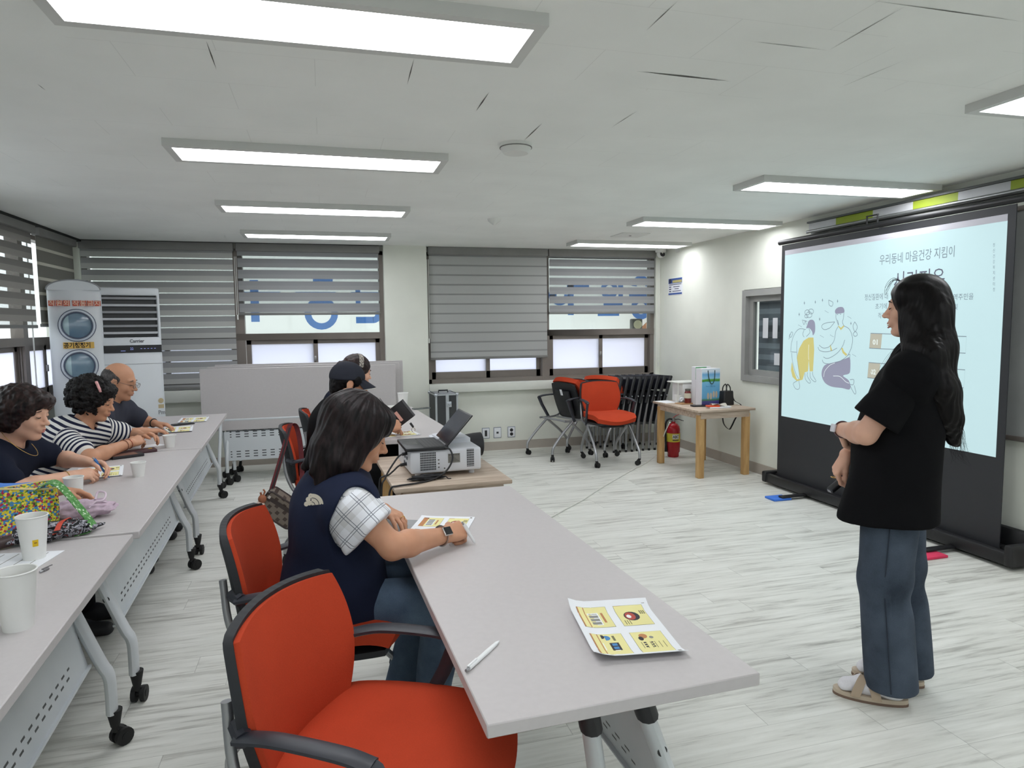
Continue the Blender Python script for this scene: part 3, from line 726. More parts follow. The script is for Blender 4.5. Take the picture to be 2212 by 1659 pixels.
def slide_uv(px, py):
    d = right * (px - 1106) + down * (py - 829.5) + fwd * 1470
    k = 3.871 / d.x; return (5.12 - d.y * k, 1.46 + d.z * k - .635)
def zc(pts): return [slide_uv(1700 + x * .20498, 560 + y * .20498) for x, y in pts]
class Ink:
    def __init__(s, mb, i): s.mb, s.i = mb, i
    def add(s, vs, fs, mi=0, smooth=False, M=None): s.mb.add(vs, fs, s.i, smooth, M)
art = MB(); ink, dark, yel, mau, tan_, pale = [Ink(art, i) for i in range(6)]; LW = .0042
def cr(pts, n=5, closed=False): return [(p.x, p.y) for p in spline([(a, b, 0) for a, b in pts], n, closed)]
poly(yel, zc([(230, 825), (280, 825), (288, 960), (275, 1180), (240, 1182), (232, 1060), (222, 1182), (188, 1192), (165, 1270), (105, 1285), (60, 1240), (43, 1170), (53, 1080), (75, 1180), (105, 1265), (135, 1262), (105, 1040), (130, 940), (175, 860)]), SM)
for P in ([(540, 708), (570, 748), (608, 704), (600, 694), (570, 722), (545, 700)], [(458, 900), (478, 962), (462, 968), (453, 905)], [(572, 938), (588, 988), (622, 1020), (637, 1003), (602, 970), (588, 932)]): poly(yel, zc(P), SM)
poly(mau, zc(cr([(215, 692), (232, 648), (270, 638), (295, 670), (297, 760), (275, 802), (266, 762), (235, 725), (205, 728)], 4, True)), SM, 0, .0003)
poly(mau, zc(cr([(515, 572), (508, 540), (530, 513), (560, 503), (592, 508), (607, 540), (600, 562), (560, 572)], 4, True)), SM)
poly(mau, zc(cr([(665, 1040), (668, 1170), (650, 1208), (592, 1228), (655, 1282), (664, 1370), (580, 1357), (470, 1342), (400, 1300), (368, 1230), (372, 1165), (402, 1115), (470, 1093), (560, 1070), (622, 1046)], 4, True)), SM)
for P in ([(200, 740), (130, 735), (80, 790), (50, 880), (40, 980)], [(50, 985), (60, 1080), (92, 1200), (132, 1270)], [(105, 860), (105, 980), (120, 1130), (145, 1262)], [(45, 975), (105, 980)],
          [(182, 742), (168, 790), (182, 822)], [(205, 815), (242, 772), (232, 728)], [(190, 1200), (195, 1260), (230, 1305), (250, 1292), (217, 1235), (217, 1192)], [(245, 1190), (250, 1250), (290, 1290), (306, 1280), (275, 1225), (270, 1185)],
          [(112, 1280), (68, 1310), (90, 1362), (122, 1370), (136, 1340), (125, 1280)], [(518, 572), (518, 620), (532, 662), (545, 700)], [(602, 560), (596, 620), (586, 662), (600, 700)],
          [(540, 710), (515, 760), (500, 850), (470, 900), (430, 930), (380, 935), (340, 905)], [(600, 700), (660, 740), (692, 830), (680, 930), (640, 1020)], [(328, 925), (345, 960), (400, 975), (470, 965), (530, 935)],
          [(610, 850), (590, 910), (540, 980), (470, 1030), (420, 1045), (385, 1030)], [(372, 1060), (390, 1092), (450, 1102), (530, 1085), (600, 1050), (660, 1000), (662, 1040)],
          [(505, 660), (420, 670), (375, 690), (370, 722), (400, 742), (450, 725), (482, 690), (505, 660)], [(715, 660), (698, 700), (705, 740), (720, 762), (742, 722), (735, 690), (715, 660)], [(720, 762), (700, 785), (715, 812), (742, 800), (735, 772), (720, 762)],
          [(665, 1270), (705, 1270), (700, 1320), (665, 1320)], [(668, 1330), (682, 1365), (715, 1420), (727, 1400), (710, 1330)], [(40, 780), (25, 810), (45, 820), (62, 780), (45, 770), (20, 845)], [(440, 430), (445, 480), (475, 495), (485, 455), (440, 430)], [(535, 640), (545, 690)], [(528, 580), (540, 586)], [(560, 578), (572, 582)],
          arc(215, 560, 26, 0, 360, 14), arc(255, 550, 26, 0, 360, 14), arc(235, 585, 30, 0, 360, 14), arc(205, 600, 18, 0, 360, 10), [(165, 650), (180, 690), (195, 650), (205, 690)], [(160, 640), (215, 655)]):
    stroke(ink, zc(cr(P)), LW, SM)
for P in ([(388, 1240), (400, 1180), (450, 1120), (505, 1093)], [(488, 1230), (560, 1236), (620, 1290), (655, 1306)], [(232, 900), (228, 1000), (232, 1060)]): stroke(pale, zc(cr(P)), LW * .8, SM, 0, .0003)
for x, y in ((375, 430), (535, 440), (130, 580), (345, 630), (675, 675), (185, 460), (300, 450)): poly(ink, zc([(x, y - 20), (x + 4, y), (x + 10, y), (x + 4, y + 4), (x, y + 22), (x - 4, y + 4), (x - 10, y), (x - 4, y)]), SM)
for x, y in ((120, 690), (350, 800), (400, 540), (640, 600), (455, 795), (690, 1000)): 
    for k in range(3): stroke(ink, zc([(x + k * 14, y + k * 8), (x + k * 14 + 10, y + k * 8 + 9)]), LW * .7, SM)
def slide_text(txt, px0, py0, px1, size_px, mb, bold=0.0):
    a = Vector(slide_uv(px0, py0) + (0,)); b_ = Vector(slide_uv(px1, py0) + (0,)); tmp = MB()
    h_ = abs(slide_uv(px0, py0 - size_px)[1] - slide_uv(px0, py0)[1])
    text_mesh(txt, h_ * 1.15, Matrix.Identity(4), tmp, 0, 0, bold=bold)
    xs = [v[0] for v in tmp.v]; k = (b_.x - a.x) / (max(xs) - min(xs))
    mb.add([((v[0] - min(xs)) * k + a.x, v[1] + a.y, 0) for v in tmp.v], tmp.f, 0, False, SM)
slide_text('우리동네 마음건강 지킴이', 1900, 571, 2061, 21, ink, .0)
slide_text('시리피우', 1931, 622, 2040, 36, dark)
slide_text('정신질환에 대', 1868, 648, 1918, 13, ink); slide_text('지역주민을', 2048, 648, 2103, 13, ink)
slide_text('초기에', 1891, 667, 1916, 12, ink); slide_text('및', 2061, 668, 2069, 12, ink); slide_text('적극', 1897, 687, 1912, 12, ink)
for a_, b_, c_, d_, num in (((1881, 720), (2088, 727), (2086, 763), (1878, 752), '01'), ((1877, 783), (2085, 799), (2082, 838), (1874, 816), '02')):
    q = [slide_uv(*p) for p in (a_, b_, c_, d_)]; stroke(ink, q, .005, SM, 0, .0002, True)
    e1 = slide_uv(a_[0] + 25, a_[1] + 1); e2 = slide_uv(d_[0] + 25, d_[1] + 1.5); poly(tan_, [q[0], e1, e2, q[3]], SM)
    slide_text(num, d_[0] + 7, d_[1] - 8, d_[0] + 18, 13, pale, .002)
for y0, y1, x in ((525, 632, 2145),):
    for k in range(9): slide_text('정신건강복지센터'[k % 8], x, y0 + k * 12 + 8, x + 4, 8, ink)
art.build('slide_print', [INK, INKD, YEL, MAU, TAN, PALE], t)
for y0, y1, c, l in ((4.69, 4.82, rgb(62, 118, 214), 'blue foam pad under the far screen foot'), (3.23, 3.38, rgb(222, 58, 96), 'pink foam pad under the near screen foot')):
    MB().box((3.50, y0, 0), (3.665, y1, .017), bev=.004).build('foam_pad', plain('foam%d' % int(y0 * 100), c, .8, var=.04), None, label=l, cat='pad')
# banner rail high on the wall above the screen
t = thing('banner_rail', (XR, 0, 0), label='long wall rail with white and lime segments above the screen', cat='rail')
MB().box((-.055, .6, 2.285), (-.0, 4.97, 2.30)).box((-.012, .6, 2.2), (0, 4.97, 2.30)).build('back_plate', plain('rail_grey', rgb(96, 98, 98), .5, .4), t)
GRN = plain('lime', rgb(150, 168, 40), .6)
for i, (y1, y0, mt) in enumerate(((4.955, 4.64, 0), (4.64, 4.26, 1), (4.26, 3.90, 0), (3.90, 3.55, 1), (3.55, 3.20, 0), (3.20, 2.9, 1), (2.9, 2.5, 0), (2.5, 2.1, 1))):
    MB().box((-.045, y0, 2.23), (-.012, y1, 2.283)).build('segment', GRN if mt else plain('rail_white', rgb(196, 197, 200), .6), t)
MB().tube([(-.05, .6, 2.215), (-.05, 4.97, 2.215)], .013, 10).build('rod', plain('rail_tube', rgb(150, 152, 152), .35, .6), t)
# grey whiteboard behind the screen
t = thing('whiteboard', (XR - .03, 0, 0), label='dull grey wall board partly visible behind the screen', cat='whiteboard')
MB().box((.01, 1.2, .75), (.028, 4.6, 2.12)).build('panel', plain('board_grey', rgb(150, 152, 150), .5), t); 
f = MB()
for a_, b_ in (((0, 1.18, .73), (.028, 4.62, .76)), ((0, 1.18, 2.1), (.028, 4.62, 2.13)), ((0, 4.59, .73), (.028, 4.62, 2.13)), ((0, 1.18, .73), (.028, 1.21, 2.13))): f.box(a_, b_, bev=.004)
f.build('frame', ALU, t)
# notice on the right wall
t = thing('wall_notice', (XR - .004, 0, 0), label='small blue and white printed notice on the right wall', cat='notice')
NB = plain('notice_blue', rgb(58, 86, 148), .7); NW = plain('notice_white', rgb(226, 228, 234), .7, var=.01)
MB().box((0, 7.13, 1.795), (.004, 7.46, 1.995)).build('sheet', NW, t)
NM = Matrix(((0, 0, -1, -.001), (-1, 0, 0, 7.46), (0, 1, 0, 1.795), (0, 0, 0, 1)))
m = MB(); poly(m, [(0.005, .135), (.325, .135), (.325, .195), (.005, .195)], NM); poly(m, [(.005, .004), (.325, .004), (.325, .024), (.005, .024)], NM); m.build('blue_band', NB, t)
m = MB(); poly(m, [(.1, .142), (.318, .142), (.318, .172), (.1, .172)], NM, 0, .0006); m.build('gold_panel', plain('notice_gold', rgb(176, 166, 110), .7), t)
m = MB(); poly(m, [(.045 + .034 * math.cos(a_ / 16 * 2 * PI), .165 + .027 * math.sin(a_ / 16 * 2 * PI)) for a_ in range(16)], NM, 0, .0006)
for k, w_ in enumerate(((.02, .31), (.12, .27), (.15, .25), (.10, .30))): poly(m, [(w_[0], .118 - k * .026), (w_[1], .118 - k * .026), (w_[1], .126 - k * .026), (w_[0], .126 - k * .026)], NM)
for k in (1, 2, 3): poly(m, [(.02, .116 - k * .026), (.07, .116 - k * .026), (.07, .127 - k * .026), (.02, .127 - k * .026)], NM)
m.build('print', plain('notice_ink', rgb(40, 46, 78), .7), t)

# ---------------------------------------------------------------- air conditioner and purifier in the corner
ACW = plain('appliance_white', rgb(222, 226, 230), .35, var=.015); ACG = plain('appliance_grey', rgb(150, 152, 156), .5); ACB = plain('appliance_black', rgb(20, 20, 24), .25)
ACX, ACY = -1.715, 7.02
t = thing('air_conditioner', (ACX, ACY, 0), R(17), label='tall white floor-standing air conditioner with black louvre vent', cat='air conditioner')
b = MB().box((-.27, -.16, .05), (-.245, .2, 1.80), bev=.01).box((.225, -.16, .05), (.25, .2, 1.80), bev=.01).box((-.27, -.16, 1.765), (.25, .2, 1.835), bev=.015).box((-.27, -.16, .05), (.25, .2, 1.39), bev=.012).box((-.25, .12, 1.3), (.24, .2, 1.8))
b.box((-.27, -.13, 0), (.25, .18, .06)); b.build('cabinet', ACW, t)
MB().box((-.245, -.08, 1.395), (.225, .115, 1.765)).build('vent_recess', ACB, t)
for k in range(6): MB().box((-.245, -.155, 1.43 + k * .062), (.226, -.10, 1.437 + k * .062)).box((-.245, -.156, 1.42 + k * .062), (.226, -.15, 1.44 + k * .062)).build('louvre', ACG if k % 2 else plain('appliance_lt', rgb(196, 198, 202), .4), t)
MB().box((-.268, -.164, 1.25), (.248, -.158, 1.318)).build('control_panel', ACB, t)
LT = T(0, -.163, 0) @ RX(PI / 2)
m = MB(); text_mesh('Carrier', .042, T(-.03, -.163, 1.342) @ RX(PI / 2), m, bold=.001); m.build('lettering', plain('lettering_grey', rgb(90, 92, 98), .5), t)
m = MB(); text_mesh('22', .03, T(-.03, -.1655, 1.276) @ RX(PI / 2), m)
for k in range(5): m.box((.06 + k * .03, -.1655, 1.284), (.075 + k * .03, -.1645, 1.288))
m.box((-.11, -.1655, 1.266), (-.07, -.1645, 1.270)); dd = Mat('display_blue', rgb(150, 160, 220)); dd.emit(rgb(150, 165, 240), .5); m.build('display', dd, t)
m = MB()
for z in (1.145, .64, .60, .56): m.box((-.265, -.1615, z), (.245, -.158, z + .004))
m.build('panel_gap', ACG, t)
m = MB(); m.lathe([(.024, 0), (.024, .002)], 18, M=T(.215, -.16, .80) @ RX(PI / 2)); m.box((.19, -.162, .73), (.24, -.158, .765)); m.build('sticker', plain('sticker_tan', rgb(196, 178, 140), .6), t)
m = MB(); text_mesh('Pm', .05, T(.185, -.162, .675) @ RX(PI / 2), m, bold=.002); m.build('sticker_print', ACG, t)

t.scale = (.92, 1, 1)
t = thing('air_purifier', (-2.075, 6.73, 0), R(17), label='white air purifier tower with two round glass windows and tape signs', cat='air purifier')
def pur(r, n=14):
    out = [(-.195, .22), (-.195, -.03)]
    for k in range(n + 1):
        a = PI + PI * k / n; out.append((.195 * math.cos(a) * 1.0, -.03 + .085 * math.sin(a)))
    out += [(.195, .22)]
    return [(x * r, y) for x, y in out]
b = MB(); b.prism(pur(1.0), .04, 1.80, smooth=True)
# rounded top: arched cap
n = 16; prof = [(.195 * math.cos(PI - PI * k / n), 1.80 + .085 * math.sin(PI * k / n)) for k in range(n + 1)]
b.prism([(x, z) for x, z in prof], -.22, .115, M=RX(PI / 2)); b.prism(pur(.96), 0, .05)
b.build('body', ACW, t)
m = MB(); m.tube([(x * 1.005, -.112, z + .002) for x, z in prof], .006, 8); m.build('top_trim', ACG, t)
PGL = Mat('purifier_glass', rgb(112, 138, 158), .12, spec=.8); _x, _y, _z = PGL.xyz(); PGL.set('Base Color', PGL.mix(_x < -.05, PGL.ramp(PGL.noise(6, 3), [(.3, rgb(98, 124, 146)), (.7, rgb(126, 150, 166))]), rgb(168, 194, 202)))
for z in (1.50, 1.155):
    g = MB().lathe([(.134, 0), (.134, .012), (.118, .02), (.112, .006)], 36, M=T(.01, -.11, z) @ RX(PI / 2), cap=(True, False)).build('window_ring', plain('ring_grey', rgb(200, 206, 216), .35), t)
    MB().lathe([(.113, .004), (.105, .016), (.06, .024), (.001, .026)], 32, M=T(.01, -.11, z) @ RX(PI / 2)).build('round_window', PGL, t)
    MB().tube([(.01 + .137 * math.cos(a_ / 36 * 2 * PI), -.118, z + .137 * math.sin(a_ / 36 * 2 * PI)) for a_ in range(36)], .0035, 6, closed=True).tube([(.01 + .11 * math.cos(a_ / 36 * 2 * PI), -.131, z + .11 * math.sin(a_ / 36 * 2 * PI)) for a_ in range(36)], .005, 6, closed=True).build('ring_line', plain('ring_dark', rgb(78, 88, 110), .4), t)
REDT = plain('tape_red', rgb(206, 92, 66), .7); YELT = plain('tape_yellow', rgb(222, 180, 92), .7)
m = MB(); 
for k, c in enumerate('직원외작동금지'): m.box((-.185 + k * .053 + (.012 if k > 2 else 0), -.121, 1.665), (-.138 + k * .053 + (.012 if k > 2 else 0), -.116, 1.712))
m.build('red_tape_sign', REDT, t)
m = MB()
for k, c in enumerate('직원외작동금지'): text_mesh(c, .05, T(-.1845 + k * .053 + (.012 if k > 2 else 0), -.1215, 1.67) @ RX(PI / 2), m, bold=.001)
m.build('sign_lettering', plain('tape_pale', rgb(236, 206, 186), .7), t)
MB().box((-.10, -.121, 1.303), (.125, -.116, 1.357)).build('yellow_tape_sign', YELT, t)
m = MB(); text_mesh('공기청정기', .05, T(-.097, -.1215, 1.312) @ RX(PI / 2), m, bold=.0014, sx=.86); m.build('sign_lettering', plain('sign_black', rgb(40, 34, 30), .7), t)

# ---------------------------------------------------------------- flight case by the column
t = thing('equipment_case', (1.225, 7.28, 0), R(3), label='black and aluminium equipment case standing by the wall column', cat='case')
CASEB = plain('case_panel', rgb(52, 54, 56), .6, bump=.15, bscale=300); ALS = plain('case_alu', rgb(186, 190, 196), .3, .85, var=.02)
MB().box((-.12, -.17, .015), (.12, .17, .735)).build('body', CASEB, t)
f = MB()
for x in (-.122, .122):
    for y in (-.172, .172): f.box((x - .018 if x > 0 else x, y - .018 if y > 0 else y, .01), (x if x > 0 else x + .018, y if y > 0 else y + .018, .74))
    f.box((x - .018 if x > 0 else x, -.17, .725), (x if x > 0 else x + .018, .17, .742)); f.box((x - .018 if x > 0 else x, -.17, .008), (x if x > 0 else x + .018, .17, .025))
for y in (-.172, .172): f.box((-.12, y - .018 if y > 0 else y, .725), (.12, y if y > 0 else y + .018, .742)); f.box((-.12, y - .018 if y > 0 else y, .008), (.12, y if y > 0 else y + .018, .025))
f.box((-.012, -.175, .01), (.022, -.17, .74)).box((-.12, -.17, .738), (.12, .17, .742)); f.build('metal_edging', ALS, t)
m = MB()
for x in (-.115, .115):
    for y in (-.165, .165): m.ball((x, y, .732), .02, 12)
m.build('corner_cap', ALS, t)
MB().tube([(-.05, 0, .742), (-.05, 0, .765), (.05, 0, .765), (.05, 0, .742)], .008, 8).build('handle', BLACKP, t); MB().box((-.005, -.182, .60), (.05, -.172, .66), bev=.004).ball((.025, -.183, .63), .012, 10).build('latch', ALS, t)

# ---------------------------------------------------------------- folded black stacking chairs
def make_folding():
    t = thing('folding_chair')
    for s in (-1, 1):
        m = MB().tube(spline([(s * .20, .03, .66), (s * .20, .0, .50), (s * .20, -.045, .32), (s * .20, -.055, .15), (s * .20, -.055, .012)], 5), .0115, 8); l = m.build('leg', SILVER, t)
        MB().cyl((s * .20, -.055, 0), (s * .20, -.055, .025), .014, 8).build('foot_cap', RUBBER, l)
        m = MB().tube(spline([(s * .175, .045, .60), (s * .175, .02, .46), (s * .175, -.01, .28), (s * .175, -.02, .07)], 5), .0105, 8); l = m.build('leg', SILVER, t)
        MB().cyl((s * .175, -.02, .055), (s * .175, -.02, .08), .013, 8).build('foot_cap', RUBBER, l)
        MB().tube(spline([(s * .198, -.01, .55), (s * .20, .02, .64), (s * .20, .055, .75), (s * .195, .095, .85)], 5), .021, 8, flat=.7).build('side_bracket', BLACKP, t)
    m = MB()
    for s in (-1, 1): m.cyl((s * .226, .02, .635), (s * .216, .02, .635), .009, 10)
    m.build('rivet', ALS, t)
    GL_ = plain('gloss_black', rgb(28, 29, 36), .22, spec=.6)
    MB().grid(lambda u, v: (-.195 + .39 * u, .05 + .055 * v - .03 * (1 - (2 * u - 1) ** 2), .70 + .155 * v), 12, 6, thick=.009).build('back_panel', GL_, t)
    MB().grid(lambda u, v: (-.185 + .37 * u, -.03 + .05 * v - .012 * (1 - (2 * u - 1) ** 2), .33 + .34 * v), 10, 8, thick=.014).build('seat', BLACKP, t)
    MB().tube([(-.175, -.01, .30), (.175, -.01, .30)], .009, 8).build('crossbar', SILVER, t)
    return t
fc = make_folding()
FL = ['leftmost folded black chair showing its wide back panel', 'second folded black chair from the left', 'third folded black chair from the left', 'fourth folded black chair from the left', 'fifth folded black chair from the left', 'fourth folded black chair from the wall corner', 'third folded black chair from the wall corner', 'second folded black chair from the wall corner', 'rightmost folded black chair next to the wall corner']
for i, l in enumerate(FL):
    t = fc if i == 0 else copy_tree(fc)
    t.location = (3.09 + i * .082, 7.27 + (.02 if i > 3 else 0) , 0.0); t.rotation_euler = (0, 0, R(-62 - i * 2.2)); tag(t, l, 'chair', 'folded black chairs')

# ---------------------------------------------------------------- fire extinguisher, outlets, cable
t = thing('fire_extinguisher', (3.66, 6.66, 0), R(-20), label='red fire extinguisher on the floor behind the corner table', cat='fire extinguisher')
REDP = plain('extinguisher_red', rgb(168, 22, 34), .25, var=.03)
MB().lathe([(.055, 0), (.062, .01), (.062, .045), (.072, .06), (.072, .30), (.066, .335), (.045, .362), (.022, .372), (.022, .39)], 28).build('cylinder', REDP, t)
MB().lathe([(.0728, .17), (.0728, .265)], 28, cap=(False, False)).build('yellow_label', plain('ext_yellow', rgb(214, 198, 60), .5), t)
def wrap(x, z): a = x / .0735; return Vector((.0737 * math.sin(a), -.0737 * math.cos(a), z))
m = MB(); m.grid(lambda u, v: wrap(-.02 + .075 * u, .205 + .05 * v), 8, 1); m.build('white_label', plain('ext_white', rgb(226, 226, 224), .5, var=.01), t)
tm = MB(); text_mesh('ABC', .042, Matrix.Identity(4), tm, bold=.0012); m = MB()
m.add([wrap(-.016 + v[0] * .8, .213 + v[1]) * 1.006 for v in tm.v], tm.f); m.grid(lambda u, v: wrap(-.018 + .07 * u, .186 + .01 * v) * 1.003, 8, 1); m.build('label_print', plain('ext_print', rgb(40, 44, 70), .5), t)
MB().cyl((0, 0, .385), (0, 0, .43), .018, 14).build('valve', plain('valve_metal', rgb(150, 150, 152), .35, .8), t)
MB().tube([(-.01, 0, .425), (.03, 0, .455), (.10, 0, .485)], [.011, .01, .008], 8, flat=.5).build('lever', plain('lever_red', rgb(150, 40, 36), .4), t)
MB().tube([(0, 0, .41), (.05, 0, .415), (.11, 0, .395)], [.01, .009, .007], 8, flat=.5).build('carry_grip', plain('grip_grey', rgb(70, 68, 68), .4), t)
MB().tube(spline([(0, 0, .41), (-.05, 0, .415), (-.085, -.01, .37), (-.088, -.015, .28), (-.082, -.025, .12)], 6), .011, 10).build('hose', RUBBER, t); MB().tube([(-.082, -.025, .13), (-.08, -.027, .06)], [.012, .018], 10).build('nozzle', RUBBER, t)
for i, (x, kind, l) in enumerate(((1.785, 0, 'left wall plate with one tall dark switch below the window'), (1.925, 1, 'middle wall plate with a small square jack'), (2.095, 2, 'right wall plate with two round sockets'))):
    t = thing('wall_plate', (x, YB, .205), label=l, cat='outlet', group='wall plates under the window')
    MB().box((-.046, -.008, -.064), (.046, 0, .064), bev=.006).build('rim', plain('plate_rim', rgb(128, 136, 152), .5), t)
    MB().box((-.040, -.011, -.057), (.040, -.006, .057), bev=.004).build('plate', plain('plate_white', rgb(226, 228, 232), .4, var=.01), t)
    m = MB()
    if kind == 0: m.box((-.014, -.013, -.035), (.014, -.010, .035))
    elif kind == 1: m.box((-.013, -.013, -.01), (.013, -.010, .012))
    else:
        for z in (-.024, .024): m.lathe([(.02, 0), (.02, .003)], 16, M=T(0, -.010, z) @ RX(PI / 2))
    m.build('socket', BLACKP, t)
m = MB(); m.tube(spline([(3.223, 5.936, 0.500), (3.313, 6.204, 0.350), (3.599, 6.824, 0.100), (3.605, 6.878, 0.006), (3.206, 6.412, 0.006), (2.962, 6.178, 0.006), (2.682, 5.895, 0.006), (2.348, 5.555, 0.006), (2.050, 5.225, 0.006), (1.907, 5.085, 0.006), (1.739, 4.923, 0.006), (1.585, 4.771, 0.006)], 8), .0055, 8)
m.build('power_cable', plain('cable_white', rgb(214, 213, 206), .6), None, label='white power cable running across the floor from the corner table', cat='cable')

PAPER = plain('paper_white', rgb(232, 234, 238), .8, var=.01)
CUPM = plain('paper_cup', rgb(228, 228, 225), .7, var=.015, vscale=20)
H_T = .7205
YP = plain('print_yellow', rgb(232, 224, 158), .8, var=.03); BRP = plain('print_brown', rgb(186, 128, 84), .8); DKP = plain('print_dark', rgb(52, 50, 58), .8); WHP = plain('print_white', rgb(238, 240, 240), .8); RDP = plain('print_red', rgb(178, 78, 66), .8); BLP = plain('print_blue', rgb(74, 134, 190), .8); GYP = plain('print_grey', rgb(140, 140, 136), .8); LNP = plain('print_line', rgb(120, 116, 84), .8)
def handout(loc, ang, label, curl=.0, clip=False, group='printed handouts'):
    """A4 sheet (short side local x) carrying four framed colour panels"""
    t = thing('handout_sheet', loc, ang, label, 'paper', group)
    def hz(x, y): return .0012 + curl * (max(0, -x - .05) ** 2 * 9 + max(0, abs(y) - .10) ** 2 * 14)
    MB().grid(lambda u, v: (-.105 + .21 * u, -.1485 + .297 * v, hz(-.105 + .21 * u, -.1485 + .297 * v)), 10, 14, thick=.0008).build('sheet', PAPER, t)
    P = MB()
    def q(x0, x1, y0, y1, mi, dz):
        n = 4
        P.grid(lambda u, v: (x0 + (x1 - x0) * u, y0 + (y1 - y0) * v, hz(x0 + (x1 - x0) * u, y0 + (y1 - y0) * v) + dz), n, n, mi, False)
    def ell(cx, cy, rx, ry, mi, dz): P.add([(cx + rx * math.cos(2 * PI * k / 16), cy + ry * math.sin(2 * PI * k / 16), hz(cx, cy) + dz) for k in range(16)], [tuple(range(16))], mi)
    for i in (0, 1):
        for j in (0, 1):
            x0, x1 = (-.088, -.012) if i == 0 else (.010, .086); y0, y1 = (.022, .128) if j == 0 else (-.122, -.016)
            q(x0 - .0008, x1 + .0008, y0 - .0008, y1 + .0008, 7, .0003); q(x0, x1, y0, y1, 0, .0005)
            if i == 0: q(x0, x0 + .018, y0, y1, 1, .0007)
            if (i, j) == (0, 0):
                q(x0 + .022, x0 + .05, y0 + .012, y1 - .02, 3, .0007)
                for k in range(4): q(x0 + .024, x0 + .047, y0 + .016 + k * .019, y0 + .030 + k * .019, 6, .0009)
                q(x0 + .056, x0 + .062, y0 + .025, y1 - .025, 1, .0007); q(x0 + .004, x0 + .02, y1 - .016, y1 - .004, 2, .0009)
            elif (i, j) == (1, 0):
                q(x0, x0 + .02, y1 - .022, y1, 1, .0006); q(x0 + .02, x1 - .02, y1 - .022, y1 - .004, 3, .0006)
                ell(x0 + .034, y0 + .052, .020, .026, 2, .0007); ell(x0 + .030, y0 + .052, .013, .022, 4, .0009); ell(x0 + .026, y0 + .05, .006, .010, 3, .0011)
                for k in range(3): q(x1 - .016 + k * .005, x1 - .013 + k * .005, y1 - .045, y1 - .012, 7, .0007); q(x0 + .008 + k * .006, x0 + .010 + k * .006, y0 + .006, y0 + .03, 7, .0007)
            elif (i, j) == (0, 1):
                q(x0 + .020, x0 + .034, y0 + .01, y1 - .045, 3, .0007); q(x0 + .036, x0 + .058, y0 + .008, y1 - .045, 2, .0008)
                for k in range(3): q(x0 + .041, x0 + .053, y0 + .014 + k * .016, y0 + .025 + k * .016, 5 if k else 3, .0010)
                ell(x0 + .035, y1 - .02, .010, .012, 5, .0009); ell(x0 + .026, y1 - .014, .006, .010, 2, .0010); q(x0 + .05, x0 + .056, y1 - .035, y1 - .01, 7, .0007)
            else:
                ell(x0 + .026, y1 - .022, .010, .012, 1, .0008); ell(x0 + .018, y1 - .034, .006, .010, 2, .0009); ell(x0 + .044, y1 - .03, .005, .006, 6, .0008)
                for k in range(6): q(x0 + .012 + k * .0105, x0 + .0135 + k * .0105, y0 + .010, y0 + .055, 7, .0007)
                for a_ in range(2):
                    for b_ in range(3): ell(x0 + .02 + a_ * .018, y1 - .055 - b_ * .01, .003, .003, 2, .0009)
    q(.09, .098, -.142, -.12, 6, .0006); q(.088, .096, .132, .142, 6, .0006)
    P.build('printed_panels', [YP, BRP, DKP, WHP, RDP, BLP, GYP, LNP], t)
    if clip: MB().tube(spline([(-.094, .149, .003), (-.094, .122, .004), (-.087, .122, .004), (-.087, .149, .004), (-.091, .149, .0045), (-.091, .128, .0045)], 5), .0009, 6).build('paper_clip', SILVER, t)
    return t
handout((.674, 1.462, H_T), R(-8), 'printed handout lying alone on the near end of the centre table', .45, True)
handout((.385, 2.42, H_T), R(-22), 'printed handout under the hands of the woman in the navy vest', .1)
handout((-1.145, 3.925, H_T), R(13), 'printed handout the short-haired woman in navy writes on', .1)
handout((-1.045, 5.98, H_T), R(4), 'printed handout at the far corner of the left row', .1)
handout((-1.065, 5.43, H_T), R(8), 'printed handout under the hands of the balding man', .2)
def pen(p, q, label, col, name='pen', click=True):
    """ballpoint from tail p to tip q"""
    p, q = Vector(p), Vector(q); L = (q - p).length; d = (q - p).normalized()
    t = thing(name, p, 0, label, 'pen'); M = frame((0, 0, 0), d, Vector((0, 0, 1)).cross(d) if abs(d.z) < .95 else (0, 1, 0))
    b = MB().tube([(.012, 0, 0), (L * .62, 0, 0), (L * .9, 0, 0), (L * .965, 0, 0), (L, 0, 0)], [.0052, .0055, .0046, .0022, .0008], 12, M=M)
    b.build('barrel', col, t); MB().tube([(0, 0, 0), (.014, 0, 0)], .0034, 10, M=M).build('push_button', SILVER, t)
    MB().box((.008, -.0022, .005), (.048, .0022, .0075), bev=.0008, M=M).build('clip', col, t); return t
WPEN = plain('pen_white', rgb(236, 237, 238), .35, var=.01); BPEN = plain('pen_blue', rgb(58, 120, 190), .4); BKPEN = plain('pen_dark', rgb(40, 60, 110), .4)
pen((.268, 1.372, .7265), (.372, 1.492, .7235), 'white ballpoint pen lying on the near end of the centre table', WPEN)
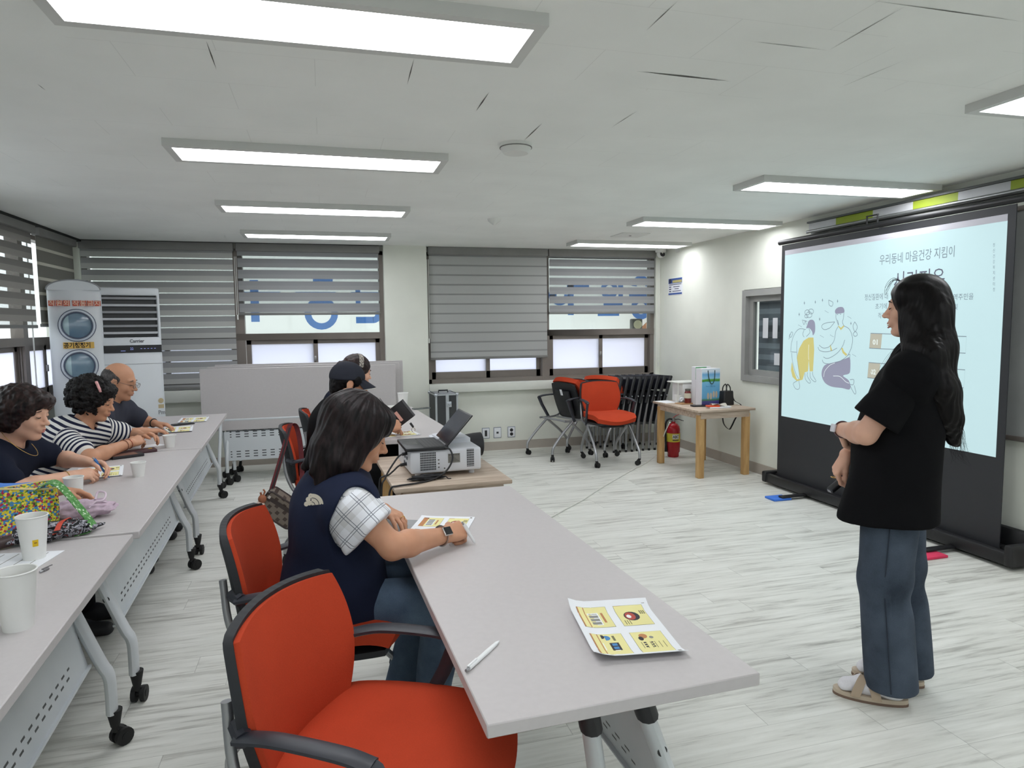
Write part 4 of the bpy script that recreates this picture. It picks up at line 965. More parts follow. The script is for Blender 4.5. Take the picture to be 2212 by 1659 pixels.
def cup(x, y, s, h, label, fill=None, name='paper_cup', z=.72, tag_=False):
    t = thing(name, (x, y, z), random.random() * 3 if not tag_ else R(-62), label, 'cup', 'white paper cups'); r1, r0 = .0445 * s, .031 * s
    k = MB().lathe([(r0 - .004, .006), (r0, 0), (r0 + .0005, .004), (r1, h), (r1 - .002, h), (r0 - .001, .008), (.0005, .008)], 40, cap=(False, False)); k.build('cup_wall', CUPM, t)
    MB().tube([((r1) * math.cos(a / 40 * 2 * PI), r1 * math.sin(a / 40 * 2 * PI), h) for a in range(40)], .0022 * s, 8, closed=True).build('rolled_rim', CUPM, t)
    if fill: MB().lathe([(.001, h * fill), (r0 + (r1 - r0) * fill - .002, h * fill)], 28, cap=(False, False)).build('drink', plain('drink', rgb(150, 104, 70), .2), t)
    if tag_:
        m = MB(); rr = lambda z: r0 + (r1 - r0) * z / h + .0012
        m.grid(lambda u, v: ((rr(.048 + .022 * v)) * math.cos((u - .5) * .42), (rr(.048 + .022 * v)) * math.sin((u - .5) * .42), .048 + .022 * v), 6, 4); tg = m.build('tea_tag', plain('tea_yellow', rgb(222, 184, 24), .6), t)
        m = MB(); m.grid(lambda u, v: ((rr(.058 + .004 * v) + .0004) * math.cos((u - .45) * .2), (rr(.058 + .004 * v) + .0004) * math.sin((u - .45) * .2), .058 + .004 * v), 4, 2); m.build('tag_print', plain('tea_brown', rgb(150, 110, 30), .6), tg)
    return t
cup(*(-0.934, 2.501, 0.720)[:2], 1.0, .142, 'tall white paper cup with a yellow tea tag beside the patterned bag', tag_=True)
cup(*(-0.761, 1.915, 0.720)[:2], 1.05, .146, 'tall white paper cup nearest the viewer at the left edge')
cup(*(-1.057, 3.273, 0.720)[:2], .86, .112, 'white paper cup behind the wrinkled hand in front of the short-haired woman')
cup(*(-0.926, 3.769, 0.720)[:2], .80, .072, 'short white paper cup in the middle of the left row')
cup(*(-0.957, 4.652, 0.720)[:2], .86, .076, 'short white paper cup in front of the curly-haired woman')
cup(*(0.659, 6.071, 0.720)[:2], 1.05, .150, 'tall white paper cup at the far end of the table behind the projector')
cup(*(0.532, 5.719, 0.720)[:2], 1.3, .075, 'wide low white paper cup in front of the tall one behind the projector')
def slab(name, loc, ang, size, mat, label, cat, bev=.004, kids=()):
    t = thing(name, loc, ang, label, cat); a, b, c = size
    MB().box((-a / 2, -b / 2, 0), (a / 2, b / 2, c), bev=bev).build('body', mat, t)
    for nm, lo, hi, m in kids: MB().box(lo, hi, bev=.001).build(nm, m, t)
    return t
DGL = plain('phone_glass', rgb(24, 26, 32), .12); MAR = plain('leather_maroon', rgb(70, 40, 44), .5, bump=.15, bscale=300); BRL = plain('leather_brown', rgb(120, 84, 70), .55, bump=.1); BKL = plain('leather_black', rgb(34, 32, 36), .5, bump=.1)
p = (-1.078, 5.725, 0.725); slab('phone', (p[0], p[1], H_T), R(-60), (.075, .155, .009), BKL, 'dark phone between the two handouts of the balding man', 'phone', kids=(('screen', (-.034, -.072, .009), (.034, .072, .0095), DGL),))
p = (0.821, 6.074, 0.725); slab('phone', (p[0], p[1], H_T), R(-70), (.075, .155, .009), plain('case_grey', rgb(96, 104, 104), .5), 'grey phone lying at the far end of the table behind the projector', 'phone', kids=(('screen', (-.034, -.072, .009), (.034, .072, .0095), DGL),))
slab('wallet_case', (-1.13, 4.37, H_T), R(-62), (.085, .165, .017), BKL, 'black phone wallet with a brown patch under the maroon one', 'wallet', kids=(('cover', (-.042, -.08, .017), (.042, .05, .019), BRL),))
slab('wallet_case', (-1.10, 4.50, H_T), R(-66), (.088, .19, .018), MAR, 'maroon phone wallet with a small yellow tab on the left row', 'wallet', kids=(('yellow_tab', (-.012, .055, .018), (.006, .075, .0185), plain('tea_yellow', rgb(222, 184, 24), .6)),))
slab('notepad', (-1.28, 4.40, H_T), R(-70), (.12, .17, .006), PAPER, 'white notepad beside the wallets of the left row', 'paper', kids=(('page_edge', (-.058, -.083, .006), (.058, .083, .0066), WHP),))
slab('loose_paper', (*(-1.094, 4.733, 0.720)[:2], H_T), R(-50), (.10, .16, .0012), PAPER, 'small white paper by the hands of the curly-haired woman', 'paper', bev=0)
t = slab('printed_form', (*(-0.985, 2.428, 0.720)[:2], H_T), R(-8), (.20, .29, .0012), PAPER, 'white form with grey rules beside the tall cups at the left edge', 'paper', bev=0)
m = MB()
for k in range(4): m.box((-.08 + k * .045, -.13, .0012), (-.077 + k * .045 , .13, .0015))
m.build('printed_rules', GYP, t)
pen((-0.862, 2.337, 0.724), (-0.848, 2.370, 0.724), 'thin grey pencil on the near left table by the cups', plain('pencil_grey', rgb(120, 118, 120), .5), 'pencil')
t = slab('folded_slip', (*(-1.027, 3.155, 0.720)[:2], H_T), R(-25), (.10, .07, .001), PAPER, 'white folded slips under the wrinkled hand', 'paper', bev=0)
for k, (dx, a) in enumerate(((-.01, .9), (.045, 1.1))): MB().box((0, -.025, 0), (.055, .03, .0008), M=T(dx - .03, 0, .002) @ RY(-a)).build('raised_flap', PAPER, t)
# clear file under the vest woman's handout
t = slab('clear_file', (.30, 2.40, H_T - .0002), R(-26), (.215, .30, .0009), plain('file_grey', rgb(150, 152, 156), .25), 'grey plastic file under the handout on the centre table', 'file', bev=0)
# patterned tote on the left table
def calico():
    m = Mat('calico_print', rough=.9, spec=.2); x, y, z = m.xyz()
    v = m.node('ShaderNodeTexVoronoi', Scale=150.0); m.nt.links.new(m.coord(), v.inputs['Vector'])
    s = m.node('ShaderNodeSeparateColor'); m.nt.links.new(v.outputs['Color'], s.inputs[0])
    c = m.ramp(s.outputs[0], [(0, rgb(206, 190, 60)), (.28, rgb(70, 130, 180)), (.50, rgb(170, 50, 80)), (.66, rgb(96, 140, 60)), (.82, rgb(228, 208, 90)), (.93, rgb(60, 70, 60))])
    c.node.color_ramp.interpolation = 'CONSTANT'; m.set('Base Color', c); return m.m
CAL = calico(); GRS = Mat('green_strap', rough=.85); _v = GRS.noise(95, 2); GRS.set('Base Color', GRS.ramp(_v, [(.3, rgb(66, 124, 62)), (.58, rgb(96, 150, 84)), (.66, rgb(214, 226, 206))]))
t = thing('tote_bag', (-1.145, 2.80, .72), R(8), 'quilted multicoloured tote bag with a green strap on the left table', 'bag')
def tote(u, v):
    a = u * 2 * PI; z = v
    rx = .165 * (1 - .12 * z) ; ry = .055 * (1 - .75 * z) + .012
    dent = 1 + .06 * math.sin(3 * a + 4 * z)
    return (rx * math.copysign(abs(math.cos(a)) ** .7, math.cos(a)) * dent + .03 * z, ry * math.copysign(abs(math.sin(a)) ** .8, math.sin(a)) * dent + .05 * z, .002 + .165 * z + .012 * math.sin(2 * a) * z)
MB().grid(tote, 48, 14).add([tote(k / 48, 0) for k in range(48)], [tuple(range(48))]).add([tote(k / 48, 1) for k in range(48)], [tuple(range(48))]).build('bag_body', CAL, t)
MB().tube([tote(k / 48, 1) for k in range(48)], .004, 6, closed=True).build('piping', plain('piping_cream', rgb(222, 206, 150), .8), t)
st = [(.11, .03, .16), (.16, .01, .185), (.20, -.02, .165), (.25, -.05, .10), (.285, -.07, .05), (.30, -.085, .015), (.25, -.10, .006)]
def ribbon(mb, pts, wdir, w, th=.003, n=6, M=None):
    P = spline(pts, n); W = Vector(wdir).normalized() * w / 2
    mb.grid(lambda u, v: (lambda p: tuple(p + W * (v * 2 - 1)))(P[min(len(P) - 1, round(u * (len(P) - 1)))]), len(P) - 1, 2, thick=th, M=M); return mb
ribbon(MB(), st, (.35, 1, .25), .036).build('strap', GRS, t)
def crumple(name, loc, ang, size, mat, label, cat, amp=.012, seed=0, n=40):
    t = thing(name, loc, ang, label, cat); a, b, c = size; from mathutils import noise as nz
    def f(u, v):
        th = u * 2 * PI; ph = v * PI; d = Vector((math.sin(ph) * math.cos(th), math.sin(ph) * math.sin(th), math.cos(ph)))
        k = 1 + amp / min(size) * 2 * nz.noise(d * 2.6 + Vector((seed, 0, 0))) + amp / min(size) * nz.ridged_multi_fractal(d * 2.2 + Vector((0, seed, 0)), 1, 2, 3, .8, 1.5) * .5
        return (a * d.x * k, b * d.y * k, max(.001, c + c * d.z * k))
    MB().grid(f, n, n // 2).build('body', mat, t); return t
LAV = fabric('lavender_cloth', rgb(190, 170, 184), .8, .3, 60, .22)
t = crumple('cloth_pouch', (-.945, 2.985, .72), R(14), (.110, .055, .036), LAV, 'crumpled lavender drawstring pouch on the left table', 'pouch', .0045, 3, 60)
MB().tube(spline([(.05, .0, .07), (.06, .02, .095), (.085, .01, .09), (.08, -.02, .07), (.05, -.03, .066)], 5), .004, 8).tube(spline([(.03, -.05, .05), (.06, -.03, .07), (.1, 0, .045), (.105, .03, .03)], 5), .003, 6).build('drawstring', plain('lavender_lt', rgb(214, 196, 208), .8), t)
FLO = Mat('floral_black', rough=.8); _n = FLO.noise(40, 3, dist=1.5); FLO.set('Base Color', FLO.ramp(_n, [(.42, rgb(26, 26, 30)), (.5, rgb(30, 30, 36)), (.54, rgb(190, 190, 200)), (.62, rgb(40, 40, 48)), (.72, rgb(170, 60, 50))]))
t = crumple('folded_umbrella', (-.955, 2.72, .72), R(28), (.125, .05, .026), FLO.m, 'black floral folded umbrella with an orange trim behind the tea cup', 'umbrella', .008, 8)
ribbon(MB(), [(.0, -.055, .03), (.02, -.03, .057), (.045, .0, .062), (.06, .04, .045)], (1, .1, .2), .02).build('orange_trim', plain('trim_orange', rgb(206, 78, 58), .7), t)
MB().tube([(-.12, -.01, .025), (-.165, -.02, .02)], [.02, .018], 12).build('handle', plain('handle_dark', rgb(60, 44, 42), .5), t)

# ---------------------------------------------------------------- projector, laptop and cables
PWH = plain('projector_white', rgb(218, 220, 226), .4, var=.015)
t = thing('projector', (.605, 3.80, .65), R(3), 'white projector with a black lens cap on the wooden table', 'projector')
def rr2(x0, x1, y0, y1, r, n=5):
    out = []
    for cx, cy, a0 in ((x1 - r, y0 + r, -90), (x1 - r, y1 - r, 0), (x0 + r, y1 - r, 90), (x0 + r, y0 + r, 180)):
        for k in range(n + 1): a = R(a0 + 90 * k / n); out.append((cx + r * math.cos(a), cy + r * math.sin(a)))
    return out
MB().box((-.195, -.21, .022), (.195, .21, .148), bev=.014, seg=3).build('body', PWH, t)
m = MB(); m.prism([(x * .5 + .08, y * .5 + .07) for x, y in rr2(-.2, .22, -.2, .26, .08)], .14, .166); m.prism([(x * .42 + .08, y * .42 + .07) for x, y in rr2(-.2, .22, -.2, .26, .08)], .166, .176); m.build('lens_hump', PWH, t)
MB().lathe([(.062, 0), (.068, .05), (.07, .095), (.06, .10), (.001, .10)], 28, M=T(.19, .12, .105) @ RY(PI / 2)).build('lens_cap', BLACKP, t)
GRD = Mat('vent_grid', rgb(60, 62, 66), .6); _x, _y, _z = GRD.xyz(); _k = ((_x / .0085).mod(1.0) < .22).max((_z / .0125).mod(1.0) < .24); GRD.set('Base Color', GRD.mix(_k, rgb(52, 54, 60), rgb(190, 192, 196)))
MB().box((-.145, -.2125, .04), (-.058, -.2095, .136)).build('side_vent', GRD, t); MB().box((.112, -.2125, .045), (.152, -.2095, .142)).build('side_vent', GRD, t)
MB().box((.008, -.2122, .072), (.074, -.2095, .122)).build('info_label', plain('label_grey', rgb(128, 126, 120), .6), t)
m = MB(); m.box((.0, -.2128, .113), (.0, -.2128, .118)) if False else None
for k in range(5): m.box((.012 + k * .012, -.2128, .112), (.02 + k * .012, -.2121, .119))
for k in range(4): m.box((.014, -.2128, .08 + k * .007), (.068 - k * .008, -.2121, .083 + k * .007))
m.build('label_print', plain('label_dark', rgb(88, 86, 82), .6), t)
m = MB()
for z, y in ((.12, -.11), (.12, -.06), (.085, -.11), (.085, -.05), (.05, -.09), (.05, -.03)): m.box((-.1975, y, z), (-.194, y + .03, z + .016))
m.build('port', plain('port_dark', rgb(70, 74, 82), .5), t)
for x in (-.15, .15):
    for y in (-.16, .16): MB().cyl((x, y, 0), (x, y, .03), .016, 14).build('foot', PWH, t)
m = MB()
for k in range(3): m.box((-.048, -.2125, .05 + k * .02), (-.040, -.2095, .056 + k * .02))
m.lathe([(.004, 0), (.004, .002)], 10, M=T(-.012, -.21, .045) @ RX(PI / 2)); m.build('side_screw', plain('label_dark', rgb(88, 86, 82), .6), t)
t = thing('laptop', (.505, 3.735, .7985), R(2), 'open black laptop standing on top of the projector', 'laptop')
MB().box((-.115, -.165, .0), (.115, .165, .018), bev=.004).build('base', plain('laptop_black', rgb(32, 33, 36), .45), t)
KEY = Mat('keyboard', rgb(28, 28, 30), .5); _x, _y, _z = KEY.xyz(); _k = ((_x / .019).mod(1.0) < .14).max((_y / .019).mod(1.0) < .14); KEY.set('Base Color', KEY.mix(_k, rgb(30, 30, 33), rgb(78, 78, 80)))
MB().box((-.015, -.15, .018), (.09, .15, .0195)).build('keyboard', KEY, t); MB().box((-.095, -.05, .018), (-.03, .05, .0185)).build('touchpad', plain('touchpad', rgb(44, 45, 48), .35), t)
sm = T(.108, 0, .016) @ RY(R(42))
MB().box((-.006, -.165, 0), (.002, .165, .215), bev=.003, M=sm).build('lid', plain('laptop_black', rgb(32, 33, 36), .45), t)
MB().box((-.0072, -.155, .014), (-.006, .155, .206), M=sm).build('screen', plain('lcd_dark', rgb(44, 42, 48), .12, var=.02), t)
MB().cyl((.108, -.13, .016), (.108, .13, .016), .008, 10).build('hinge', plain('hinge_grey', rgb(90, 90, 94), .4), t)
CBL = plain('cable_black', rgb(28, 28, 31), .5)
m = MB(); m.tube(spline([(.605, 3.57, .808), (.63, 3.555, .80), (.64, 3.545, .75), (.60, 3.53, .69), (.52, 3.50, .6575), (.42, 3.44, .6575), (.335, 3.415, .657), (.298, 3.41, .645), (.285, 3.415, .55), (.285, 3.43, .40)], 8), .005, 8)
m.build('power_lead', CBL, None, label='black cable looping from the laptop over the edge of the wooden table', cat='cable')
m = MB(); m.tube(spline([(.41, 3.66, .775), (.37, 3.655, .765), (.33, 3.64, .72), (.30, 3.62, .68), (.285, 3.6, .655), (.268, 3.59, .62), (.262, 3.6, .45)], 8), .005, 8)
m.tube([(.412, 3.66, .775), (.385, 3.657, .772)], .009, 8)
m.build('video_cable', CBL, None, label='upper black plug lead on the left end of the projector', cat='cable')
m = MB(); m.tube(spline([(.412, 3.72, .705), (.375, 3.715, .70), (.34, 3.70, .675), (.31, 3.68, .658), (.285, 3.665, .657), (.262, 3.66, .63), (.258, 3.66, .48)], 8), .005, 8)
m.tube([(.413, 3.72, .705), (.38, 3.716, .702)], .009, 8)
m.build('video_cable', CBL, None, label='lower black plug lead on the left end of the projector', cat='cable')
t = crumple('drawstring_pouch', (.50, 3.535, .65), R(3), (.085, .028, .014), plain('pouch_black', rgb(24, 24, 27), .8), 'small black pouch tucked against the front of the projector', 'pouch', .004, 5, 28)
MB().tube(spline([(.08, 0, .014), (.10, -.005, .012), (.108, -.02, .004), (.125, -.022, .003)], 5), .003, 6).build('cord', CBL, t)

# ---------------------------------------------------------------- things on the corner table
HS = .6505
def sidez(p): return (p[0], p[1], HS)
slab('loose_paper', sidez((3.402, 6.338, 0.650)), R(5), (.16, .22, .001), PAPER, 'white paper at the far left of the corner table', 'paper', bev=0)
p = (3.491, 6.258, 0.650); cup(p[0], p[1], .95, .076, 'white paper cup next to the jar on the corner table', z=HS)
t = slab('wooden_tray', sidez((3.503, 6.121, 0.650)), R(4), (.19, .13, .008), plain('tray_wood', rgb(176, 138, 96), .5), 'thin wooden board under the jar on the corner table', 'tray', kids=(('rim', (-.095, -.065, .008), (.095, -.060, .012), plain('tray_wood', rgb(176, 138, 96), .5)),))
p = (3.503, 6.121, 0.650)
t = thing('glass_jar', (p[0] + .01, p[1] - .015, HS + .008), 0, 'glass jar of dark red drink with a metal lid', 'jar')
MB().lathe([(.030, 0), (.034, .006), (.034, .10), (.026, .118), (.024, .128)], 24).build('jar_body', plain('jar_red', rgb(112, 34, 32), .12, var=.1), t); MB().lathe([(.0343, .05), (.0343, .10)], 24, cap=(False, False)).build('paper_label', plain('label_cream', rgb(206, 200, 180), .7), t); MB().lathe([(.028, .126), (.028, .142), (.02, .144)], 24).build('lid', plain('lid_metal', rgb(110, 108, 100), .35, .7), t)
crumple('crumpled_tissue', (*(3.505, 6.208, 0.650)[:2], HS + .008), 0, (.03, .035, .02), PAPER, 'crumpled tissue beside the jar', 'tissue', .01, 9, 24)
slab('phone', sidez((3.505, 5.869, 0.650)), R(-8), (.16, .075, .014), BKL, 'black phone wallet in front of the gift bags', 'phone', kids=(('screen', (-.07, -.033, .014), (.07, .033, .0146), DGL),))
p = (3.638, 6.300, 0.673)
t = thing('file_box', (p[0] - .035, 6.30, HS), R(2), 'white file box with a lid between the jar and the gift bags', 'box')
MB().box((-.10, -.10, 0), (.03, .10, .20), bev=.003).build('white_panel', plain('box_white', rgb(226, 226, 224), .6), t); MB().box((.032, -.10, 0), (.10, .10, .20), bev=.003).build('green_side', plain('box_green', rgb(150, 172, 160), .6), t)
MB().box((-.16, -.11, .20), (.11, .11, .212), bev=.004).build('lid', plain('box_lid', rgb(214, 216, 210), .6), t); MB().box((.028, -.103, 0), (.034, -.0985, .2)).build('dark_seam', BKL, t); MB().box((-.158, -.105, 0), (-.150, -.097, .205)).build('corner_post', plain('box_lid', rgb(214, 216, 210), .6), t)
# gift bags
def bag_front():
    m = Mat('lake_print', rough=.4); x, y, z = m.xyz()
    n = m.noise(18, 3); s = z + n * .012
    c = m.ramp(s * 3.0, [(0, rgb(58, 52, 112)), (.13, rgb(70, 66, 130)), (.17, rgb(70, 128, 70)), (.22, rgb(96, 160, 200)), (.5, rgb(104, 172, 214)), (.64, rgb(120, 186, 220)), (.66, rgb(60, 130, 50)), (.71, rgb(96, 160, 60)), (.73, rgb(150, 200, 228)), (.84, rgb(108, 170, 216)), (.92, rgb(214, 226, 236))])
    m.set('Base Color', c); return m.m
p = (3.645, 5.897, 0.650); BX = Vector((p[0], p[1], HS))
t = thing('gift_bag', BX, R(6), 'blue paper gift bag printed with a lake scene and dark cord handle', 'gift bag')
MB().box((-.095, -.0, .0), (.095, .10, .325), bev=.002, seg=1).build('bag_body', plain('bag_white', rgb(226, 226, 232), .5, var=.03), t)
MB().box((-.094, -.0022, .001), (.094, -.0002, .324)).build('lake_print', bag_front(), t)
MB().tube(spline([(-.035, -.004, .31), (-.03, -.01, .25), (-.012, -.013, .20), (.012, -.013, .195), (.032, -.01, .24), (.038, -.004, .31)], 6), .0035, 8).build('cord_handle', plain('cord_green', rgb(36, 62, 56), .7), t)
m = MB()
for k, (x, z) in enumerate(((-.03, .085), (0, .083), (.03, .098), (.058, .096))): m.add([(x + .012 * math.cos(a / 14 * 2 * PI), -.0028, z + .03 * math.sin(a / 14 * 2 * PI)) for a in range(14)], [tuple(range(14))])
m.build('stone_print', plain('stone_tan', rgb(186, 172, 152), .6), t)
m = MB(); text_mesh('Have a nice day', .016, T(-.055, -.0028, .165) @ RX(PI / 2), m); m.build('lettering', plain('bag_ink', rgb(60, 110, 160), .6), t)
t.scale = (1.12, 1.0, 1.12)
t = thing('gift_bag', BX + Vector((-.005, .125, 0)), R(2), 'green and white paper gift bag standing behind the blue one', 'gift bag')
MB().box((-.095, 0, 0), (.085, .07, .375), bev=.002, seg=1).build('bag_body', plain('bag_white', rgb(226, 226, 232), .5, var=.03), t); MB().box((-.094, -.002, .25), (.03, -.0002, .374)).build('green_print', plain('bag_green', rgb(96, 160, 110), .6, var=.2, vscale=30), t)
# orange packet and papers
p = (3.614, 5.709, 0.650)
t = thing('snack_packet', (p[0], p[1], HS), R(-12), 'orange packet and white leaflets at the front edge of the corner table', 'packet')
MB().box((-.10, -.05, 0), (.10, .05, .012), bev=.003).build('leaflet', PAPER, t); MB().box((-.12, -.045, .012), (.0, .03, .026), bev=.006).build('orange_wrapper', plain('wrap_orange', rgb(226, 84, 38), .4), t); MB().grid(lambda u, v: (-.07 + .15 * u, -.03 + .07 * v, .03 + .012 * math.sin(5 * u + 3 * v)), 10, 6, thick=.002).build('crumpled_sheet', plain('sheet_beige', rgb(206, 200, 188), .8), t); MB().box((.02, -.052, .012), (.11, .04, .016)).build('leaflet', PAPER, t)
# handbag with hanging strap
p = (3.803, 5.837, 0.650)
t = thing('handbag', (p[0] + .01, p[1] + .05, HS), R(10), 'small black handbag with a long strap hanging below the corner table', 'handbag')
HB = plain('handbag_black', rgb(24, 23, 25), .55, bump=.1)
MB().add([(x * k, y * k, z) for z, k in ((0, 1.0), (.008, 1.04), (.13, .92), (.14, .86)) for x, y in rr2(-.065, .065, -.042, .042, .015)], [[i * 24 + j, i * 24 + (j + 1) % 24, (i + 1) * 24 + (j + 1) % 24, (i + 1) * 24 + j] for i in range(3) for j in range(24)] + [tuple(reversed(range(24))), tuple(range(72, 96))], 0, True).build('bag_body', HB, t)
for y in (-.025, .025): MB().tube(spline([(-.028, y, .12), (-.022, y, .175), (0, y * .6, .205), (.022, y, .175), (.028, y, .12)], 6), .0055, 8).build('handle', HB, t)
q = Vector((p[0] + .01, p[1] + .05, HS)); Mi = (T(*q) @ RZ(R(10))).inverted()
ribbon(MB(), [Mi @ Vector(v) for v in ((q.x + .06, q.y, HS + .12), (3.885, q.y - .03, HS + .045), (3.945, q.y - .05, HS + .002), (3.948, q.y - .04, HS - .06), (3.93, q.y + .02, .50), (3.90, q.y + .03, .43), (3.86, q.y + .02, .40), (3.80, q.y + .02, .46), (3.785, q.y + .02, .56), (3.79, q.y + .02, .62))], (0, 1, .15), .017, .003, 6).build('shoulder_strap', HB, t)

# ---------------------------------------------------------------- bag on the chair back, in the aisle
CHK = Mat('check_canvas', rough=.6); _x, _y, _z = CHK.xyz(); _k = ((_x / .042).mod(1.0) - .5).abs() + ((_z / .042).mod(1.0) - .5).abs()
CHK.set('Base Color', CHK.mix((_k < .36) , rgb(124, 112, 102), rgb(72, 58, 52))); BRT = plain('bag_trim', rgb(58, 46, 44), .5)
c = (-0.282, 4.220, 0.387)
t = thing('shoulder_bag', c, 0, 'checked brown shoulder bag hanging by a red and black strap from a chair', 'bag')
Mb = RZ(R(-12)) @ RX(R(8)) @ RY(R(38))
m = MB(); m.prism(rr2(-.115, .115, -.075, .075, .03), -.038, .038, M=Mb @ RX(PI / 2)); m.build('bag_body', CHK.m, t)
m = MB(); 
for yy in (-.038, .038): m.tube([(x, yy, z) for x, z in rr2(-.115, .115, -.075, .075, .03)], .006, 8, closed=True, M=Mb)
m.box((-.10, -.0415, .018), (.095, -.0375, .042), M=Mb); m.build('trim', BRT, t)
MB().box((-.10, -.044, .028), (-.085, -.041, .046), bev=.001, M=Mb).build('zip_pull', plain('tag_pale', rgb(214, 206, 200), .5), t)
STR = Mat('webbing', rough=.8); _x, _y, _z = STR.xyz('Generated'); STR.set('Base Color', STR.mix(((_y - .5).abs() < .22) , rgb(40, 34, 36), rgb(128, 40, 44)))
a = Vector(c); top = Vector((-0.213, 4.320, 0.870)); h1 = Mb @ Vector((-.11, 0, .07)); h2 = Mb @ Vector((.10, 0, .08))
W_ = MB(); tp = top - a; ribbon(W_, [h1, h1 + (tp - h1) * .35, h1 + (tp - h1) * .7, tp + Vector((-.008, 0, -.012)), tp + Vector((.012, 0, .006)), tp + Vector((.035, .02, -.03)), tp * .55 + Vector((.085, .03, .05)), h2], (1, -.35, .1), .030, .003, 6)
ribbon(W_, [h1 + Vector((.003, -.004, 0)), h1 + (tp - h1) * .5 + Vector((.002, -.004, 0)), tp + Vector((-.006, -.004, -.014))], (1, -.35, .1), .012, .001, 6) if False else None
W_.build('strap', plain('strap_red', rgb(92, 30, 36), .8, var=.15, vscale=60), t)
W_ = MB(); ribbon(W_, [h1 + Vector((.002, -.005, 0)), h1 + (tp - h1) * .5 + Vector((.002, -.005, 0)), tp + Vector((-.006, -.005, -.016))], (1, -.35, .1), .011, .001, 6); W_.build('strap_stripe', plain('strap_black', rgb(36, 32, 34), .8), t)
d = thing('plush_charm', Vector((-0.392, 4.160, 0.445)), 0, 'small brown and white plush charm beside the checked bag', 'keychain')
MB().ball((0, 0, -.02), (.026, .024, .03), 18).build('white_base', plain('plush_white', rgb(226, 206, 194), .9, bump=.3, bscale=120), d); MB().ball((.012, 0, .018), (.024, .023, .026), 18).tube([(.02, 0, .04), (.028, 0, .062), (.02, 0, .075)], .005, 8).tube([(.008, 0, .042), (.004, 0, .058)], .006, 8).build('brown_top', plain('plush_brown', rgb(150, 92, 66), .9, bump=.3, bscale=120), d)
m = MB()
for x, z in ((-.016, -.015), (-.005, -.026), (-.018, -.036), (.004, -.012)): m.ball((x, -.021, z), .0035, 8)
m.build('spot', plain('plush_spot', rgb(96, 60, 60), .9), d)
MB().tube(spline([(.02, 0, .04), (.04, 0, .06), (.055, .01, .05)], 5), .0015, 6).build('cord', SILVER, d)

